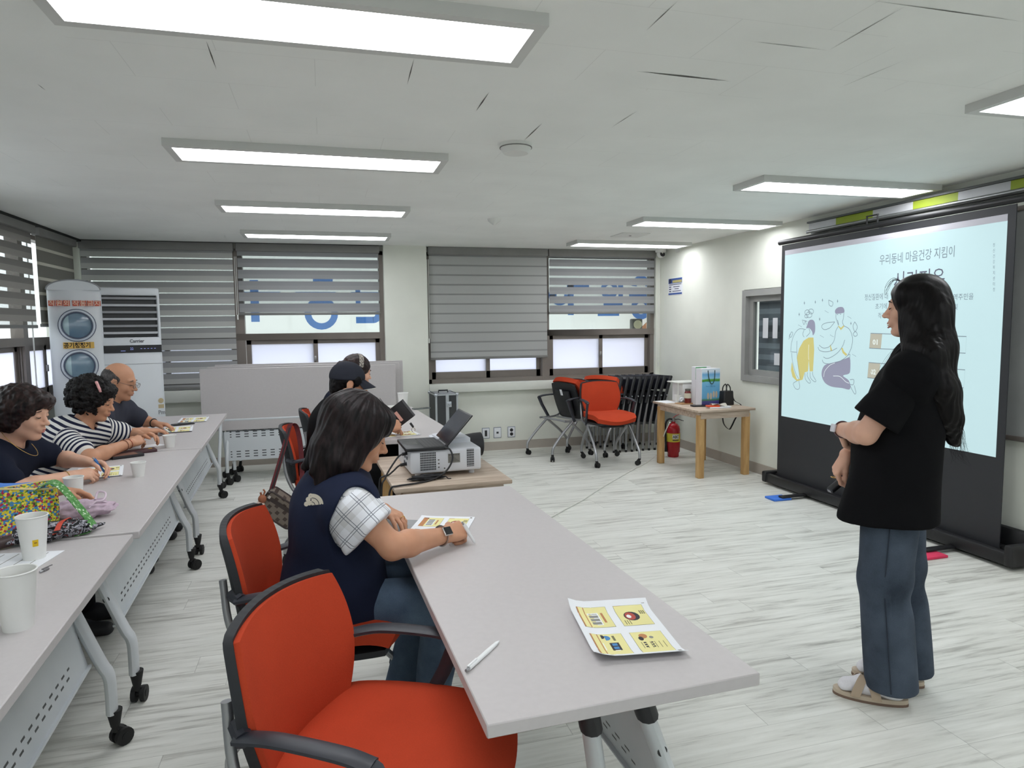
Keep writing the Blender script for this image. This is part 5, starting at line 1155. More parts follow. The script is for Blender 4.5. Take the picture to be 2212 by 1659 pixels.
# ---------------------------------------------------------------- soft-union body modelling (distance fields meshed by surface nets)
from mathutils import noise as mnoise
def V3(p): return np.array(p, float)
def unit(v): v = V3(v); return v / max(1e-9, np.linalg.norm(v))
class Field:
    def __init__(s): s.p = []
    def rc(s, a, b, ra, rb=None, k=.02, op='u', off=0.0):
        s.p.append(('rc', V3(a), V3(b), ra + off, (ra if rb is None else rb) + off, k, op)); return s
    def chain(s, pts, rs, k=.02, op='u', off=0.0):
        for i in range(len(pts) - 1): s.rc(pts[i], pts[i + 1], rs[i], rs[i + 1], k, op, off)
        return s
    def el(s, c, r, B=None, k=.02, op='u', off=0.0):
        s.p.append(('el', V3(c), V3(r) + off, np.eye(3) if B is None else np.array(B, float), None, k, op)); return s
    def bx(s, c, r, B=None, rad=.005, k=.01, op='u'):
        s.p.append(('bx', V3(c), V3(r), np.eye(3) if B is None else np.array(B, float), rad, k, op)); return s
    def bounds(s, q):
        t = q[0]
        if t == 'rc': m = max(q[3], q[4]); return np.minimum(q[1], q[2]) - m, np.maximum(q[1], q[2]) + m
        e = np.abs(q[3].T) @ q[2] if t == 'bx' else np.sqrt(((q[3].T * q[2]) ** 2).sum(1))
        return q[1] - e - (q[4] or 0), q[1] + e + (q[4] or 0)
    def mesh(s, h=.004):
        lo = np.min([s.bounds(q)[0] for q in s.p if q[6] == 'u'], 0) - 4 * h; hi = np.max([s.bounds(q)[1] for q in s.p if q[6] == 'u'], 0) + 4 * h
        n = np.ceil((hi - lo) / h).astype(int) + 1; BIG = np.float32(.05)
        D = np.full(n, BIG, np.float32); ax = [(lo[i] + h * np.arange(n[i])).astype(np.float32) for i in range(3)]
        for q in s.p:
            a, b = s.bounds(q); m = q[5] + 3 * h
            i0 = np.clip(np.floor((a - m - lo) / h).astype(int), 0, n); i1 = np.clip(np.ceil((b + m - lo) / h).astype(int) + 1, 0, n)
            if (i1 <= i0).any(): continue
            sl = tuple(slice(u, v) for u, v in zip(i0, i1)); X, Y, Z = [ax[i][sl[i]] for i in range(3)]
            X = X[:, None, None]; Y = Y[None, :, None]; Z = Z[None, None, :]
            if q[0] == 'rc':
                A, Bv = q[1], q[2] - q[1]; L = float(Bv @ Bv) + 1e-12
                t = np.clip(((X - A[0]) * Bv[0] + (Y - A[1]) * Bv[1] + (Z - A[2]) * Bv[2]) / L, 0, 1).astype(np.float32)
                d = np.sqrt((X - A[0] - t * Bv[0]) ** 2 + (Y - A[1] - t * Bv[1]) ** 2 + (Z - A[2] - t * Bv[2]) ** 2) - (q[3] + (q[4] - q[3]) * t)
            else:
                C, r, Bs = q[1], q[2], q[3]; x, y, z = X - C[0], Y - C[1], Z - C[2]
                U = [Bs[i][0] * x + Bs[i][1] * y + Bs[i][2] * z for i in range(3)]
                if q[0] == 'el':
                    k0 = np.sqrt(sum((U[i] / r[i]) ** 2 for i in range(3))); k1 = np.sqrt(sum((U[i] / r[i] ** 2) ** 2 for i in range(3)))
                    d = np.where(k1 > 1e-6, k0 * (k0 - 1) / np.maximum(k1, 1e-6), -min(r))
                else:
                    Q = [np.abs(U[i]) - (r[i] - q[4]) for i in range(3)]
                    d = np.sqrt(sum(np.maximum(v, 0) ** 2 for v in Q)) + np.minimum(np.maximum(np.maximum(Q[0], Q[1]), Q[2]), 0) - q[4]
            d = d.astype(np.float32); E = D[sl]; k = max(q[5], 1e-5)
            if q[6] == 'u':
                w = np.maximum(k - np.abs(E - d), 0) / k; D[sl] = np.minimum(E, d) - w * w * k * .25
            else:
                w = np.maximum(k - np.abs(E + d), 0) / k; D[sl] = np.maximum(E, -d) + w * w * k * .25
        ins = D < 0
        c = ins[:-1, :-1, :-1].astype(np.int8)
        cnt = sum(ins[i:n[0] - 1 + i, j:n[1] - 1 + j, k:n[2] - 1 + k].astype(np.int8) for i in (0, 1) for j in (0, 1) for k in (0, 1))
        act = (cnt > 0) & (cnt < 8); I = np.argwhere(act); idx = np.full(act.shape, -1, np.int32); idx[tuple(I.T)] = np.arange(len(I))
        P = np.zeros((len(I), 3)); W = np.zeros(len(I))
        for axx in range(3):
            o = [i for i in range(3) if i != axx]
            for u in (0, 1):
                for v in (0, 1):
                    d0 = np.zeros(3, int); d0[o[0]] = u; d0[o[1]] = v; d1 = d0.copy(); d1[axx] = 1
                    A = D[tuple((I + d0).T)]; B = D[tuple((I + d1).T)]; msk = (A < 0) != (B < 0)
                    t = np.where(msk, A / np.where(msk, A - B, 1), 0); pt = d0[None, :] + np.eye(3)[axx][None, :] * t[:, None]
                    P += pt * msk[:, None]; W += msk
        verts = lo + h * (I + P / W[:, None]); faces = []
        for axx in range(3):
            o1, o2 = [(1, 2), (2, 0), (0, 1)][axx]
            e0 = [slice(1, -1)] * 3; e0[axx] = slice(0, n[axx] - 1); e1 = list(e0); e1[axx] = slice(1, n[axx])
            A = ins[tuple(e0)]; B = ins[tuple(e1)]
            for flip in (0, 1):
                J = np.argwhere((A & ~B) if not flip else (~A & B))
                if not len(J): continue
                J = J + 1; J[:, axx] -= 1; s1 = np.zeros(3, int); s1[o1] = 1; s2 = np.zeros(3, int); s2[o2] = 1
                q = [idx[tuple((J - x).T)] for x in (s1 + s2, s2, s1 * 0, s1)]
                faces.append(np.stack(q if not flip else q[::-1], 1))
        return verts, np.concatenate(faces)
def smooth_v(v, f, it=1, lam=.5):
    e = np.concatenate([f[:, [0, 1]], f[:, [1, 2]], f[:, [2, 3]], f[:, [3, 0]]]); e = np.concatenate([e, e[:, ::-1]])
    for _ in range(it):
        acc = np.zeros_like(v); np.add.at(acc, e[:, 0], v[e[:, 1]]); cn = np.bincount(e[:, 0], minlength=len(v))[:, None]; v = v + lam * (acc / np.maximum(cn, 1) - v)
    return v
def vnormals(v, f):
    a = v[f[:, 2]] - v[f[:, 0]]; b = v[f[:, 3]] - v[f[:, 1]]; fn = np.cross(a, b); nn = np.zeros_like(v)
    for i in range(4): np.add.at(nn, f[:, i], fn)
    return nn / np.maximum(np.linalg.norm(nn, axis=1, keepdims=True), 1e-12)
def field_obj(name, F, mat, parent, h=.004, it=1, disp=None, attr=None, origin=(0, 0, 0)):
    """meshes field F (world coordinates) as one object; disp(P, n) -> offset along normals; attr(P) -> (N,3) pattern coordinates"""
    v, f = F.mesh(h); v = smooth_v(v, f, it)
    pat = attr(v) if attr is not None else None
    if disp is not None: nn = vnormals(v, f); v = v + nn * disp(v, nn)[:, None]
    v = v - V3(origin)
    me = bpy.data.meshes.new(name); me.vertices.add(len(v)); me.vertices.foreach_set('co', v.astype(np.float32).ravel())
    me.loops.add(f.size); me.loops.foreach_set('vertex_index', f.astype(np.int32).ravel())
    me.polygons.add(len(f)); me.polygons.foreach_set('loop_start', np.arange(0, f.size, 4, dtype=np.int32))
    me.polygons.foreach_set('use_smooth', np.ones(len(f), bool))
    me.update(calc_edges=True); me.validate()
    me.materials.append(mat.m if isinstance(mat, Mat) else mat)
    if pat is not None:
        a = me.attributes.new('pattern', 'FLOAT_VECTOR', 'POINT'); a.data.foreach_set('vector', pat.astype(np.float32).ravel())
    return link(name, me, parent)
def waves(amp, freq, seed=0, axis=None):
    """soft cloth folds: a few warped sine trains"""
    rg = np.random.RandomState(seed); K = rg.normal(size=(5, 3)); K /= np.linalg.norm(K, axis=1, keepdims=True)
    if axis is not None: a = unit(axis); K = K - .8 * (K @ a)[:, None] * a; K /= np.linalg.norm(K, axis=1, keepdims=True)
    ph = rg.uniform(0, 6.28, 5); fr = freq * rg.uniform(.6, 1.7, 5)
    def fn(P, n):
        s = np.zeros(len(P)); w = .25 * np.sin(P @ K[4] * freq * .5 + 1.3)
        q = np.zeros(len(P))
        for i in range(5): s += np.sin(P @ K[i] * fr[i] + ph[i] + 3 * w); q += np.sin(P @ K[i] * fr[i] * 2.7 + 2 * ph[i] + 5 * w)
        return amp * (np.abs(s / 5) ** 1.2 * np.sign(s)) + amp * .45 * np.abs(q / 5) ** 1.3 * np.sign(q)
    return fn

def basis(f, u):
    """rows forward, left, up"""
    f = unit(f); l = np.cross(V3(u), f); l = unit(l); u2 = np.cross(f, l); return np.array([f, l, u2])
def head(F, c, B, s=1.0, neck=None, ears=True, off=0.0, mouth=0):
    """head about centre c, B rows forward/left/up; face with brow, sockets, lids, nose, lips, chin, ears"""
    w = lambda x, y, z: V3(c) + s * (x * B[0] + y * B[1] + z * B[2])
    e = lambda x, y, z, rx, ry, rz, k=.02, op='u': F.el(w(x, y, z), np.array((rx, ry, rz)) * s, B, k * s, op)
    e(-.014, 0, .028, .094, .075, .088); e(.022, 0, -.034, .066, .059, .082, .03)
    for y in (-1, 1): F.rc(w(-.012, y * .050, -.045), w(.058, y * .012, -.098), .021 * s, .018 * s, .02 * s)
    e(.070, 0, -.099, .016, .018, .014, .014)
    for y in (-1, 1):
        e(.060, y * .037, -.030, .022, .021, .022, .02)
    e(.074, 0, .020, .016, .046, .012, .018)
    for y in (-1, 1): e(.101, y * .031, .000, .015, .017, .012, .012, 's')
    for y in (-1, 1): e(.0765, y * .031, .000, .0125, .0155, .0105, .006)
    F.rc(w(.082, 0, .008), w(.106, 0, -.030), .0075 * s, .0105 * s, .012 * s)
    e(.108, 0, -.031, .0095, .010, .008, .006)
    for y in (-1, 1): e(.095, y * .0125, -.035, .010, .007, .007, .006)
    e(.083, 0, -.060, .012, .026, .016, .014)
    e(.0925, 0, -.0605, .0075, .021, .0052, .005); e(.090, 0, -.0725, .0075, .018, .0058, .005)
    e(.102, 0, -.0665, .012, .023, .0016 + .006 * mouth, .003, 's')
    if ears:
        for y in (-1, 1):
            e(-.006, y * .077, -.006, .020, .007, .031, .008); e(.000, y * .0845, -.004, .010, .006, .018, .005, 's')
    if neck is not None: F.rc(w(-.022, 0, -.055), neck, .050 * s, .056 * s, .035 * s)
    return w
def face_details(root, w, B, s, lash=1.0, lips=rgb(176, 104, 92), brow=rgb(60, 46, 40), sides=(-1, 1), closed=True, teeth=False, gape=0.0):
    m = MB(); m2 = MB(); m3 = MB()
    for y in sides:
        m.tube([w(.0772 + .0125 * math.sqrt(max(0, 1 - (.95 * t) ** 2)), y * (.031 + .0152 * t), -.0015 - .0035 * (1 - t * t)) for t in (-1, -.6, -.2, .2, .6, 1)], [.0006, .0014 * lash, .0018 * lash, .0019 * lash, .0018 * lash, .0007], 6)
        m2.tube([w(.0895 - .012 * abs(t) ** 2, y * (.032 + .020 * t), .0225 + .004 * (1 - t * t) - .002 * t) for t in (-1, -.5, 0, .5, 1)], [.0012, .0026, .003, .0026, .0008], 6)
    m3.tube([w(.098 - 26 * (y * y) * .9, y, -.0612 - .001 * (abs(y) / .02)) for y in (-.021, -.014, -.006, 0, .006, .014, .021)], [.0008, .0022, .0030, .0026, .0030, .0022, .0008], 8)
    m3.tube([w(.0955 - 26 * (y * y) * .9, y, -.0722 - gape + .003 * (abs(y) / .02) ** 2) for y in (-.019, -.011, 0, .011, .019)], [.0008, .0028, .0034, .0028, .0008], 8)
    m.build('eyelash', plain('lash', rgb(38, 30, 28), .8, var=0), root); m2.build('eyebrow', plain('brow%d' % int(brow[0] * 1e4), brow, .9, var=0), root); m3.build('lips', plain('lips%d' % int(lips[0] * 1e4), lips, .5, var=0), root)
    if teeth: MB().tube([w(.0950 - 20 * y * y, y, -.0680 + 8 * y * y) for y in (-.017, -.009, 0, .009, .017)], [.001, .0042, .005, .0042, .001], 8).build('teeth', plain('teeth', rgb(236, 234, 228), .4, var=0), root)
FL = ((.043, .026, .021), (.047, .030, .022), (.043, .028, .021), (.034, .021, .019))
def hand(F, wr, d, back, right, curl=(.3, .3, .35, .4), thumb=(.5, .3), s=1.0, spread=.10, grip=1.0):
    """hand from wrist wr along d; back = normal out of the back of the hand; right True for a right hand; curl per finger 0..1"""
    x = unit(d); z = unit(V3(back) - x * (V3(back) @ x)); y = np.cross(z, x); sg = 1 if right else -1
    w = lambda a, b, c: V3(wr) + s * (a * x + b * sg * y + c * z)
    dirv = lambda a, b, c: a * x + b * sg * y + c * z
    kn = ((.084, .027), (.089, .009), (.084, -.010), (.075, -.027)); tips = []
    F.el(w(.046, .0, -.003), V3((.050, .036, .0145)) * s, np.array([x, y, z]), .012)
    for i in range(4):
        kx, ky = kn[i]; F.rc(w(.005, ky * .55, .0), w(kx, ky, .002), .0135 * s, .0105 * s, .010)
        p = V3(w(kx, ky, .002)); a = 0; sp = spread * (1.4 - i) * .9
        for j in range(3):
            a += R((62, 78, 48)[j] * curl[i] + (6, 4, 3)[j])
            dv = dirv(math.cos(a) * math.cos(sp), math.cos(a) * math.sin(sp), -math.sin(a)); q = p + dv * FL[i][j] * s * (1 if j else 1)
            r0, r1 = ((.0095, .0085), (.0085, .0077), (.0077, .0064))[j]; k = .94 if i == 3 else 1.0
            F.rc(p, q, r0 * s * k, r1 * s * k, .0045); p = q
        tips.append(p)
    t0 = w(.022, .022, -.006); sp, cu = thumb; F.rc(w(.008, .012, -.004), t0, .015 * s, .0145 * s, .01)
    p = V3(t0); a, dn = sp, .25
    for j in range(3):
        dv = dirv(math.cos(a) * math.cos(dn), math.sin(a) * math.cos(dn), -math.sin(dn)); q = p + unit(dv) * (.042, .032, .026)[j] * s
        r0, r1 = ((.0135, .0112), (.0112, .0102), (.0102, .0075))[j]; F.rc(p, q, r0 * s, r1 * s, .006); p = q; a -= cu * .9; dn += cu * .55
    tips.append(p); return tips
def torso(F, P, C, Nk, SL, SR, off=0.0, w=1.0, k=.05, belly=0.0):
    up = unit(V3(C) - V3(P)); lat = unit(V3(SL) - V3(SR)); fw = np.cross(lat, up); B = basis(fw, up)
    F.el(P, (.115 * w, .165 * w, .12), B, k, off=off)
    F.el(V3(P) * .55 + V3(C) * .45 + B[0] * .012 + B[0] * belly, (.108 * w + belly, .138 * w, .16), B, k, off=off)
    F.el(V3(C), (.108 * w, .150 * w, .165), B, k, off=off)
    for S in (SL, SR): F.rc(V3(Nk) * .75 + V3(C) * .25, S, .062, .056, .04, off=off); F.rc(V3(C) + up * .03, V3(S) - up * .02, .085, .062, .05, off=off)
    return B
def arm(F, S, E, Wr, off=0.0, ru=.046, rm=.040, rw=.0265, k=.02):
    S, E, Wr = V3(S), V3(E), V3(Wr)
    F.rc(S, S + (E - S) * .35, ru * 1.06, ru, k, off=off); F.rc(S + (E - S) * .35, E, ru, rm * .95, k, off=off)
    F.rc(E, E + (Wr - E) * .3, rm * .95, rm, k, off=off); F.rc(E + (Wr - E) * .3, Wr, rm, rw, k, off=off)
def leg(F, H, K, A, Toe=None, off=0.0, s=1.0, k=.03):
    H, K, A = V3(H), V3(K), V3(A)
    F.rc(H, K, .082 * s, .056 * s, k, off=off); F.rc(K, K + (A - K) * .35, .054 * s, .056 * s, k, off=off); F.rc(K + (A - K) * .35, A, .056 * s, .036 * s, k, off=off)
    if Toe is not None: Toe = V3(Toe); F.rc(A + (0, 0, -.03), Toe, .036, .026, .02); F.rc(A + (0, 0, -.045) - unit(Toe - A) * .03, A + (0, 0, -.02), .03, .03, .02)
def skin(name, c):
    m = Mat(name, c, .52, spec=.35); n = m.noise(14, 3)
    lo = tuple(v * .90 for v in c[:3]) + (1,); hi = tuple(min(1, v * 1.06) for v in c[:3]) + (1,)
    m.set('Base Color', m.ramp(n, [(.3, lo), (.7, hi)])); m.bump(m.noise(260, 2), .06, .0006)
    m.set('Subsurface Weight', .06); m.set('Subsurface Radius', (.012, .005, .003)); return m.m
def hair_mat(name, c, c2, rough=.42, scale=(60, 60, 6), bump=.5, sp=.5):
    m = Mat(name, c, rough, spec=sp); x, y, z = m.xyz(); n = m.noise(1.0, 4, m.vec(x * scale[0], y * scale[1], z * scale[2]), .6, .5)
    m.set('Base Color', m.ramp(n, [(.38, c), (.66, c2)])); m.bump(n, bump, .004); return m.m
def strands(mb, paths, r=.0012, seg=4, taper=True):
    for P in paths:
        n = len(P); mb.tube(P, [r * (1 - .8 * (i / (n - 1)) ** 2) if taper else r for i in range(n)], seg, cap=False)
def tilt(w, pts): return [w(*p) for p in pts]

from mathutils.bvhtree import BVHTree
SK1 = skin('skin_warm', rgb(220, 172, 146)); SK2 = skin('skin_tan', rgb(198, 146, 116)); SK3 = skin('skin_light', rgb(220, 172, 148))
PAT = lambda m: [N(m.nt, x) for x in (lambda s: [s.outputs[i] for i in range(3)])((lambda a, s: (m.nt.links.new(a.outputs['Vector'], s.inputs[0]), s)[1])(m.node('ShaderNodeAttribute', attribute_name='pattern'), m.node('ShaderNodeSeparateXYZ')))]
def denim(name, c, c2):
    m = Mat(name, c, .9, spec=.2); n = m.noise(7, 4); f = m.noise(500, 2)
    m.set('Base Color', m.ramp(n * .75 + f * .25, [(.34, c), (.66, c2)])); m.bump(f, .25, .001); return m.m
JEAN = denim('denim_blue', rgb(62, 76, 96), rgb(94, 112, 132)); JEAN2 = denim('denim_dark', rgb(48, 56, 68), rgb(78, 88, 102))
NAVY = fabric('cloth_navy', rgb(28, 32, 46), .92, .25, 300); NAVY2 = fabric('cloth_navy_vest', rgb(30, 36, 56), .85, .2, 260)
BLACKC = fabric('cloth_black', rgb(17, 17, 19), .95, .25, 300); CHAR = fabric('cloth_charcoal', rgb(58, 60, 70), .92, .25, 300); BLUEC = fabric('cloth_blue', rgb(92, 138, 214), .9, .25, 300)
GOLD = plain('gold', rgb(206, 166, 96), .3, .9, var=.02); STEELW = plain('watch_steel', rgb(206, 200, 196), .25, .8, var=.02)

def ring_at(p, axis, r, thick, name, mat, root, flat=1.0):
    a = unit(axis); u = unit(np.cross(a, (0, 0, 1) if abs(a[2]) < .9 else (1, 0, 0))); v = np.cross(a, u)
    MB().tube([V3(p) + r * (math.cos(t / 28 * 2 * PI) * u + math.sin(t / 28 * 2 * PI) * v) for t in range(28)], thick, 8, closed=True, flat=flat).build(name, mat, root)
def person(label, J, sk, h=.0045, hw=1.0, hands=True, look=(0, 0, 0), feet=True, mouth=0, ears=True, group=None):
    """one continuous body from joints J; returns root, head map w, head basis, torso basis"""
    root = thing('person', (0, 0, 0), 0, label, 'person', group)
    F = Field(); B = basis(J['face'], J.get('up', (0, 0, 1))); s = J.get('hs', 1.0)
    w = head(F, J['head'], B, s, J['neck'], ears=ears, mouth=mouth)
    TB = torso(F, J['P'], J['C'], J['neck'], J['SL'], J['SR'], off=-.012, w=hw * .92)
    for d in 'LR':
        arm(F, J['S' + d], J['E' + d], J['W' + d])
        if J.get('H' + d) is not None: hand(F, J['W' + d], J['H' + d][0], J['H' + d][1], d == 'R', **J['H' + d][2])
        if J.get('K' + d) is not None: leg(F, J['hip' + d], J['K' + d], J['A' + d], J.get('T' + d), s=.9)
    field_obj('body', F, sk, root, h, 1)
    return root, w, B, TB, s
def sit(J, g, spread=.10, kz=.49, reach=.40, az=.085):
    """fills in hips, knees, ankles and toes for a seated figure facing ground direction g"""
    g = unit((g[0], g[1], 0)); l = V3((-g[1], g[0], 0)); P = V3(J['P'])
    for d, sg in (('L', 1), ('R', -1)):
        J['hip' + d] = P + l * sg * .085 + g * .04 + V3((0, 0, -.01)); J['K' + d] = P * (1, 1, 0) + l * sg * spread + g * reach + V3((0, 0, kz))
        J['A' + d] = J['K' + d] * (1, 1, 0) + g * .0 + V3((0, 0, az)); J['T' + d] = J['A' + d] * (1, 1, 0) + g * .15 + V3((0, 0, .03))
    return J
def top(root, J, mat, name='shirt', off=.014, w=1.0, sl=.55, rs=(.062, .060), h=.005, fold=.004, attr=None, belly=0.0, hem=None, seed=1, necky=.0, w_sl=None):
    """short- or long-sleeved top over the torso; sl = how far the sleeve runs (1 = elbow, 2 = wrist)"""
    F = Field(); TB = torso(F, J['P'], J['C'], J['neck'], J['SL'], J['SR'], off=off, w=w, belly=belly)
    for d in 'LR':
        S, E, W = V3(J['S' + d]), V3(J['E' + d]), V3(J['W' + d])
        if sl <= 1: F.rc(S, S + (E - S) * sl, rs[0], rs[1], .035)
        else: F.rc(S, E, rs[0], rs[1], .03); F.rc(E, E + (W - E) * (sl - 1), rs[1] * .95, rs[1] * .72, .02)
    if hem is not None: F.el(V3(J['P']) + (0, 0, hem), (.13 * w + off, .175 * w + off, .13), TB, .06)
    nk = V3(J['neck']); hd = V3(J['head']); F.rc(nk + (hd - nk) * .12, nk + (hd - nk) * .9, .062 + necky, .085, .012, 's')
    o = field_obj(name, F, mat, root, h, 2, waves(fold, 22, seed), attr)
    return o, TB
def trousers(root, J, mat, off=.016, h=.006, fold=.004, name='trousers', flare=1.0, seed=2):
    F = Field(); P = V3(J['P']); lat = unit(V3(J['hipL']) - V3(J['hipR'])); fw = np.cross(lat, (0, 0, 1)); B = np.array([fw, lat, [0, 0, 1]])
    F.el(P + (0, 0, -.02), (.125, .17, .10), B, .04, off=off * .5)
    for d in 'LR':
        H, K, A = V3(J['hip' + d]), V3(J['K' + d]), V3(J['A' + d])
        F.rc(H, K, .082 + off, .058 + off, .03); F.rc(K, A + (0, 0, .0), .058 + off, .045 * flare + off, .03)
    return field_obj(name, F, mat, root, h, 2, waves(fold, 26, seed))
def shoes(root, J, mat, name='shoe'):
    for d in 'LR':
        F = Field(); A, Tq = V3(J['A' + d]), V3(J['T' + d]); g = unit((Tq - A) * (1, 1, 0))
        F.rc(A * (1, 1, 0) - g * .03 + (0, 0, .042), A * (1, 1, 0) + g * .06 + (0, 0, .045), .040, .042, .02); F.rc(A * (1, 1, 0) + g * .05 + (0, 0, .038), A * (1, 1, 0) + g * .165 + (0, 0, .030), .042, .032, .02)
        F.rc(A * (1, 1, 0) + (0, 0, .06), A, .042, .043, .02); F.bx(A * (1, 1, 0) + g * .06 + (0, 0, -.05), (.3, .3, .05), None, .002, .004, 's')
        field_obj(name, F, mat, root, .005, 1)
def bvh(o):
    me = o.data; return BVHTree.FromPolygons([v.co for v in me.vertices], [tuple(p.vertices) for p in me.polygons])
def decal(o, origin, direction, u, v, polys, mat, name, parent, lift=.0012):
    """prints flat shapes onto the surface of mesh o: each 2D point is carried along direction until it lands"""
    t = bvh(o); d = Vector(direction).normalized(); U, Vv = Vector(u).normalized(), Vector(v).normalized(); m = MB()
    for pl in polys:
        P = []
        for x, y in pl:
            hit = t.ray_cast(Vector(origin) + U * x + Vv * y - d * .3, d)
            if hit[0] is None: P = None; break
            P.append(hit[0] - d * lift)
        if P: m.add(P, [tuple(range(len(P)))])
    if m.v: m.build(name, mat, parent)

# ================================================================ the woman writing at the centre table
J = dict(head=(.092, 2.255, 1.118), face=(.93, .02, -.37), neck=(.040, 2.28, .985), P=(-.015, 2.33, .55), C=(.012, 2.295, .835), SR=(.062, 2.115, .915), SL=(.045, 2.465, .945),
         ER=(.180, 2.058, .788), WR=(.362, 2.188, .768), EL=(.03, 2.60, .80), WL=(.195, 2.555, .772), hs=1.0,
         HR=((.86, .50, .02), (.15, -.62, .75), dict(curl=(.72, .8, .85, .9), thumb=(.55, .55), s=.94)), HL=((.50, -.86, -.13), (.05, .10, 1), dict(curl=(.22, .26, .34, .46), thumb=(.62, .12), s=.94, spread=.16)),
         hipL=(.0, 2.43, .53), hipR=(-.01, 2.235, .53), KL=(.37, 2.50, .535), KR=(.375, 2.26, .515), AL=(.245, 2.545, .085), AR=(.335, 2.40, .085), TL=(.38, 2.56, .03), TR=(.48, 2.41, .03))
root, w, B, TB, s = person('seated woman in a navy vest over a plaid shirt writing at the centre table', J, SK2, .0034)
face_details(root, w, B, s)
plaid = Mat('plaid_cloth', rough=.9, spec=.2); pu, pv, pw = PAT(plaid)
def ln(x, p, a, wd): return ((x / p).mod(1.0) - a).abs() < wd
dk = ln(pu, .052, .30, .020).max(ln(pu, .052, .44, .020)).max(ln(pv, .052, .35, .020)).max(ln(pv, .052, .50, .020))
sh_ = ((pu / .104).mod(1.0) < .42) * .5 + ((pv / .104).mod(1.0) < .42) * .5
c_ = plaid.mix(sh_ * .55, rgb(230, 232, 238), rgb(176, 172, 168)); plaid.set('Base Color', plaid.mix(dk * .8, c_, rgb(74, 80, 96))); plaid.bump(plaid.noise(400, 2), .2, .001)
def plaid_attr(P):
    S, E = V3(J['SR']), V3(J['ER']); a = unit(E - S); u = unit(np.cross(a, (0, 1, 0))); v = np.cross(a, u); q = P - S
    ang = np.arctan2(q @ v, q @ u); near = (q @ a > -.02) & (P[:, 1] < 2.2); arm_ = np.stack([q @ a, ang * .066, 0 * ang], 1)
    body = np.stack([P[:, 2], P[:, 0] * .9 + P[:, 1] * .3, 0 * ang], 1); return np.where(near[:, None], arm_, body)
F = Field(); torso(F, J['P'], J['C'], J['neck'], J['SL'], J['SR'], off=.004, w=1.06)
for d in 'LR':
    S, E = V3(J['S' + d]), V3(J['E' + d]); F.rc(S, S + (E - S) * .56, .073, .074, .03); F.rc(S + (0, 0, -.02), S + (E - S) * .4 + (-.03, .01, -.07), .06, .05, .04)
    F.bx(S + (E - S) * .56 + unit(E - S) * .1, (.1, .14, .14), basis(E - S, (0, 1, 0)), .004, .006, 's')
nk = V3(J['neck']); F.rc(nk, V3(J['head']), .055, .08, .01, 's')
field_obj('plaid_shirt', F, plaid, root, .0042, 2, waves(.006, 30, 4), plaid_attr)
F = Field(); torso(F, J['P'], J['C'], J['neck'], J['SL'], J['SR'], off=.024, w=1.12)
F.el((.01, 2.33, .62), (.165, .20, .14), TB, .06); F.el((.03, 2.33, .545), (.175, .205, .075), TB, .05)
for d, sg in (('L', 1), ('R', -1)):
    S = V3(J['S' + d]); F.el(S + TB[1] * sg * .055 + TB[2] * (-.075) + TB[0] * .012, (.078, .080, .15), TB, .012, 's')
F.rc(V3(J['neck']) + (.02, 0, .02), V3(J['head']) + (0, 0, .0), .062, .09, .012, 's'); F.bx((0, 2.3, .36), (.5, .5, .12), None, .01, .02, 's')
vest = field_obj('navy_vest', F, NAVY2, root, .0042, 2, waves(.007, 17, 9, (0, 0, 1)))
VL = (-0.038, 2.200, 0.918); dirv = Vector(VL) - Vector((0, 0, 1.46)); dirv.normalize(); rx = Vector((.96, -.27, 0)); uz = Vector((0, 0, 1))
dome = lambda r0, r1, a0=0, a1=90, n=10: [(r1 * math.cos(R(a0 + (a1 - a0) * i / n)) - .018, r1 * math.sin(R(a0 + (a1 - a0) * i / n)) - .016) for i in range(n + 1)] + [(r0 * math.cos(R(a1 + (a0 - a1) * i / n)) - .018, r0 * math.sin(R(a1 + (a0 - a1) * i / n)) - .016) for i in range(n + 1)]
decal(vest, VL, dirv, rx + uz * .1, uz, [dome(.024, .036), dome(.0115, .022), dome(.0, .0095)] + [[(-.028 + .008 * math.cos(a) + dx, .004 + .008 * math.sin(a) + dy) for a in np.linspace(0, 5.7, 8)] for dx, dy in ((0, 0), (.008, .010), (-.006, -.014), (.004, -.012))], plain('emblem_beige', rgb(186, 178, 162), .7), 'emblem', vest)
trousers(root, J, JEAN, .020, .0055, .005, 'jeans')
shoes(root, J, plain('shoe_cream', rgb(214, 206, 192), .7), 'shoe')
HD1 = hair_mat('hair_dark_brown', rgb(12, 9, 10), rgb(36, 26, 27), .46, (70, 70, 9), .45, .18)
F = Field()
def he(F, w, B, s, x, y, z, rx, ry, rz, k=.03, op='u'): F.el(w(x, y, z), np.array((rx, ry, rz)) * s, B, k, op)
he(F, w, B, s, -.020, 0, .036, .114, .095, .099)
for y in (-1, 1):
    he(F, w, B, s, -.008, y * .072, -.030, .058, .032, .105); he(F, w, B, s, -.048, y * .062, -.085, .050, .042, .09); he(F, w, B, s, .040, y * .066, .030, .030, .024, .055)
he(F, w, B, s, -.075, 0, -.045, .052, .085, .110); he(F, w, B, s, .066, 0, .066, .040, .064, .038); he(F, w, B, s, .086, 0, .038, .017, .056, .030, .015)
hd = V3(J['head'])
for (x, y, z, x2, y2, z2, r0, r1) in ((-.075, -.05, -.09, -.095, -.075, -.150, .045, .012), (-.08, .0, -.10, -.115, .0, -.155, .045, .012), (-.075, .05, -.09, -.10, .07, -.15, .045, .014), (-.025, -.072, -.10, -.035, -.085, -.172, .040, .010), (.0, -.072, -.09, .016, -.080, -.160, .030, .007), (.0, .072, -.09, .010, .080, -.160, .030, .008), (-.05, -.066, -.11, -.065, -.080, -.180, .040, .01)):
    F.rc(w(x, y, z), w(x2, y2, z2), r0, r1, .03)
F.el(w(.104, 0, -.060), (.062, .075, .082), B, .010, 's')
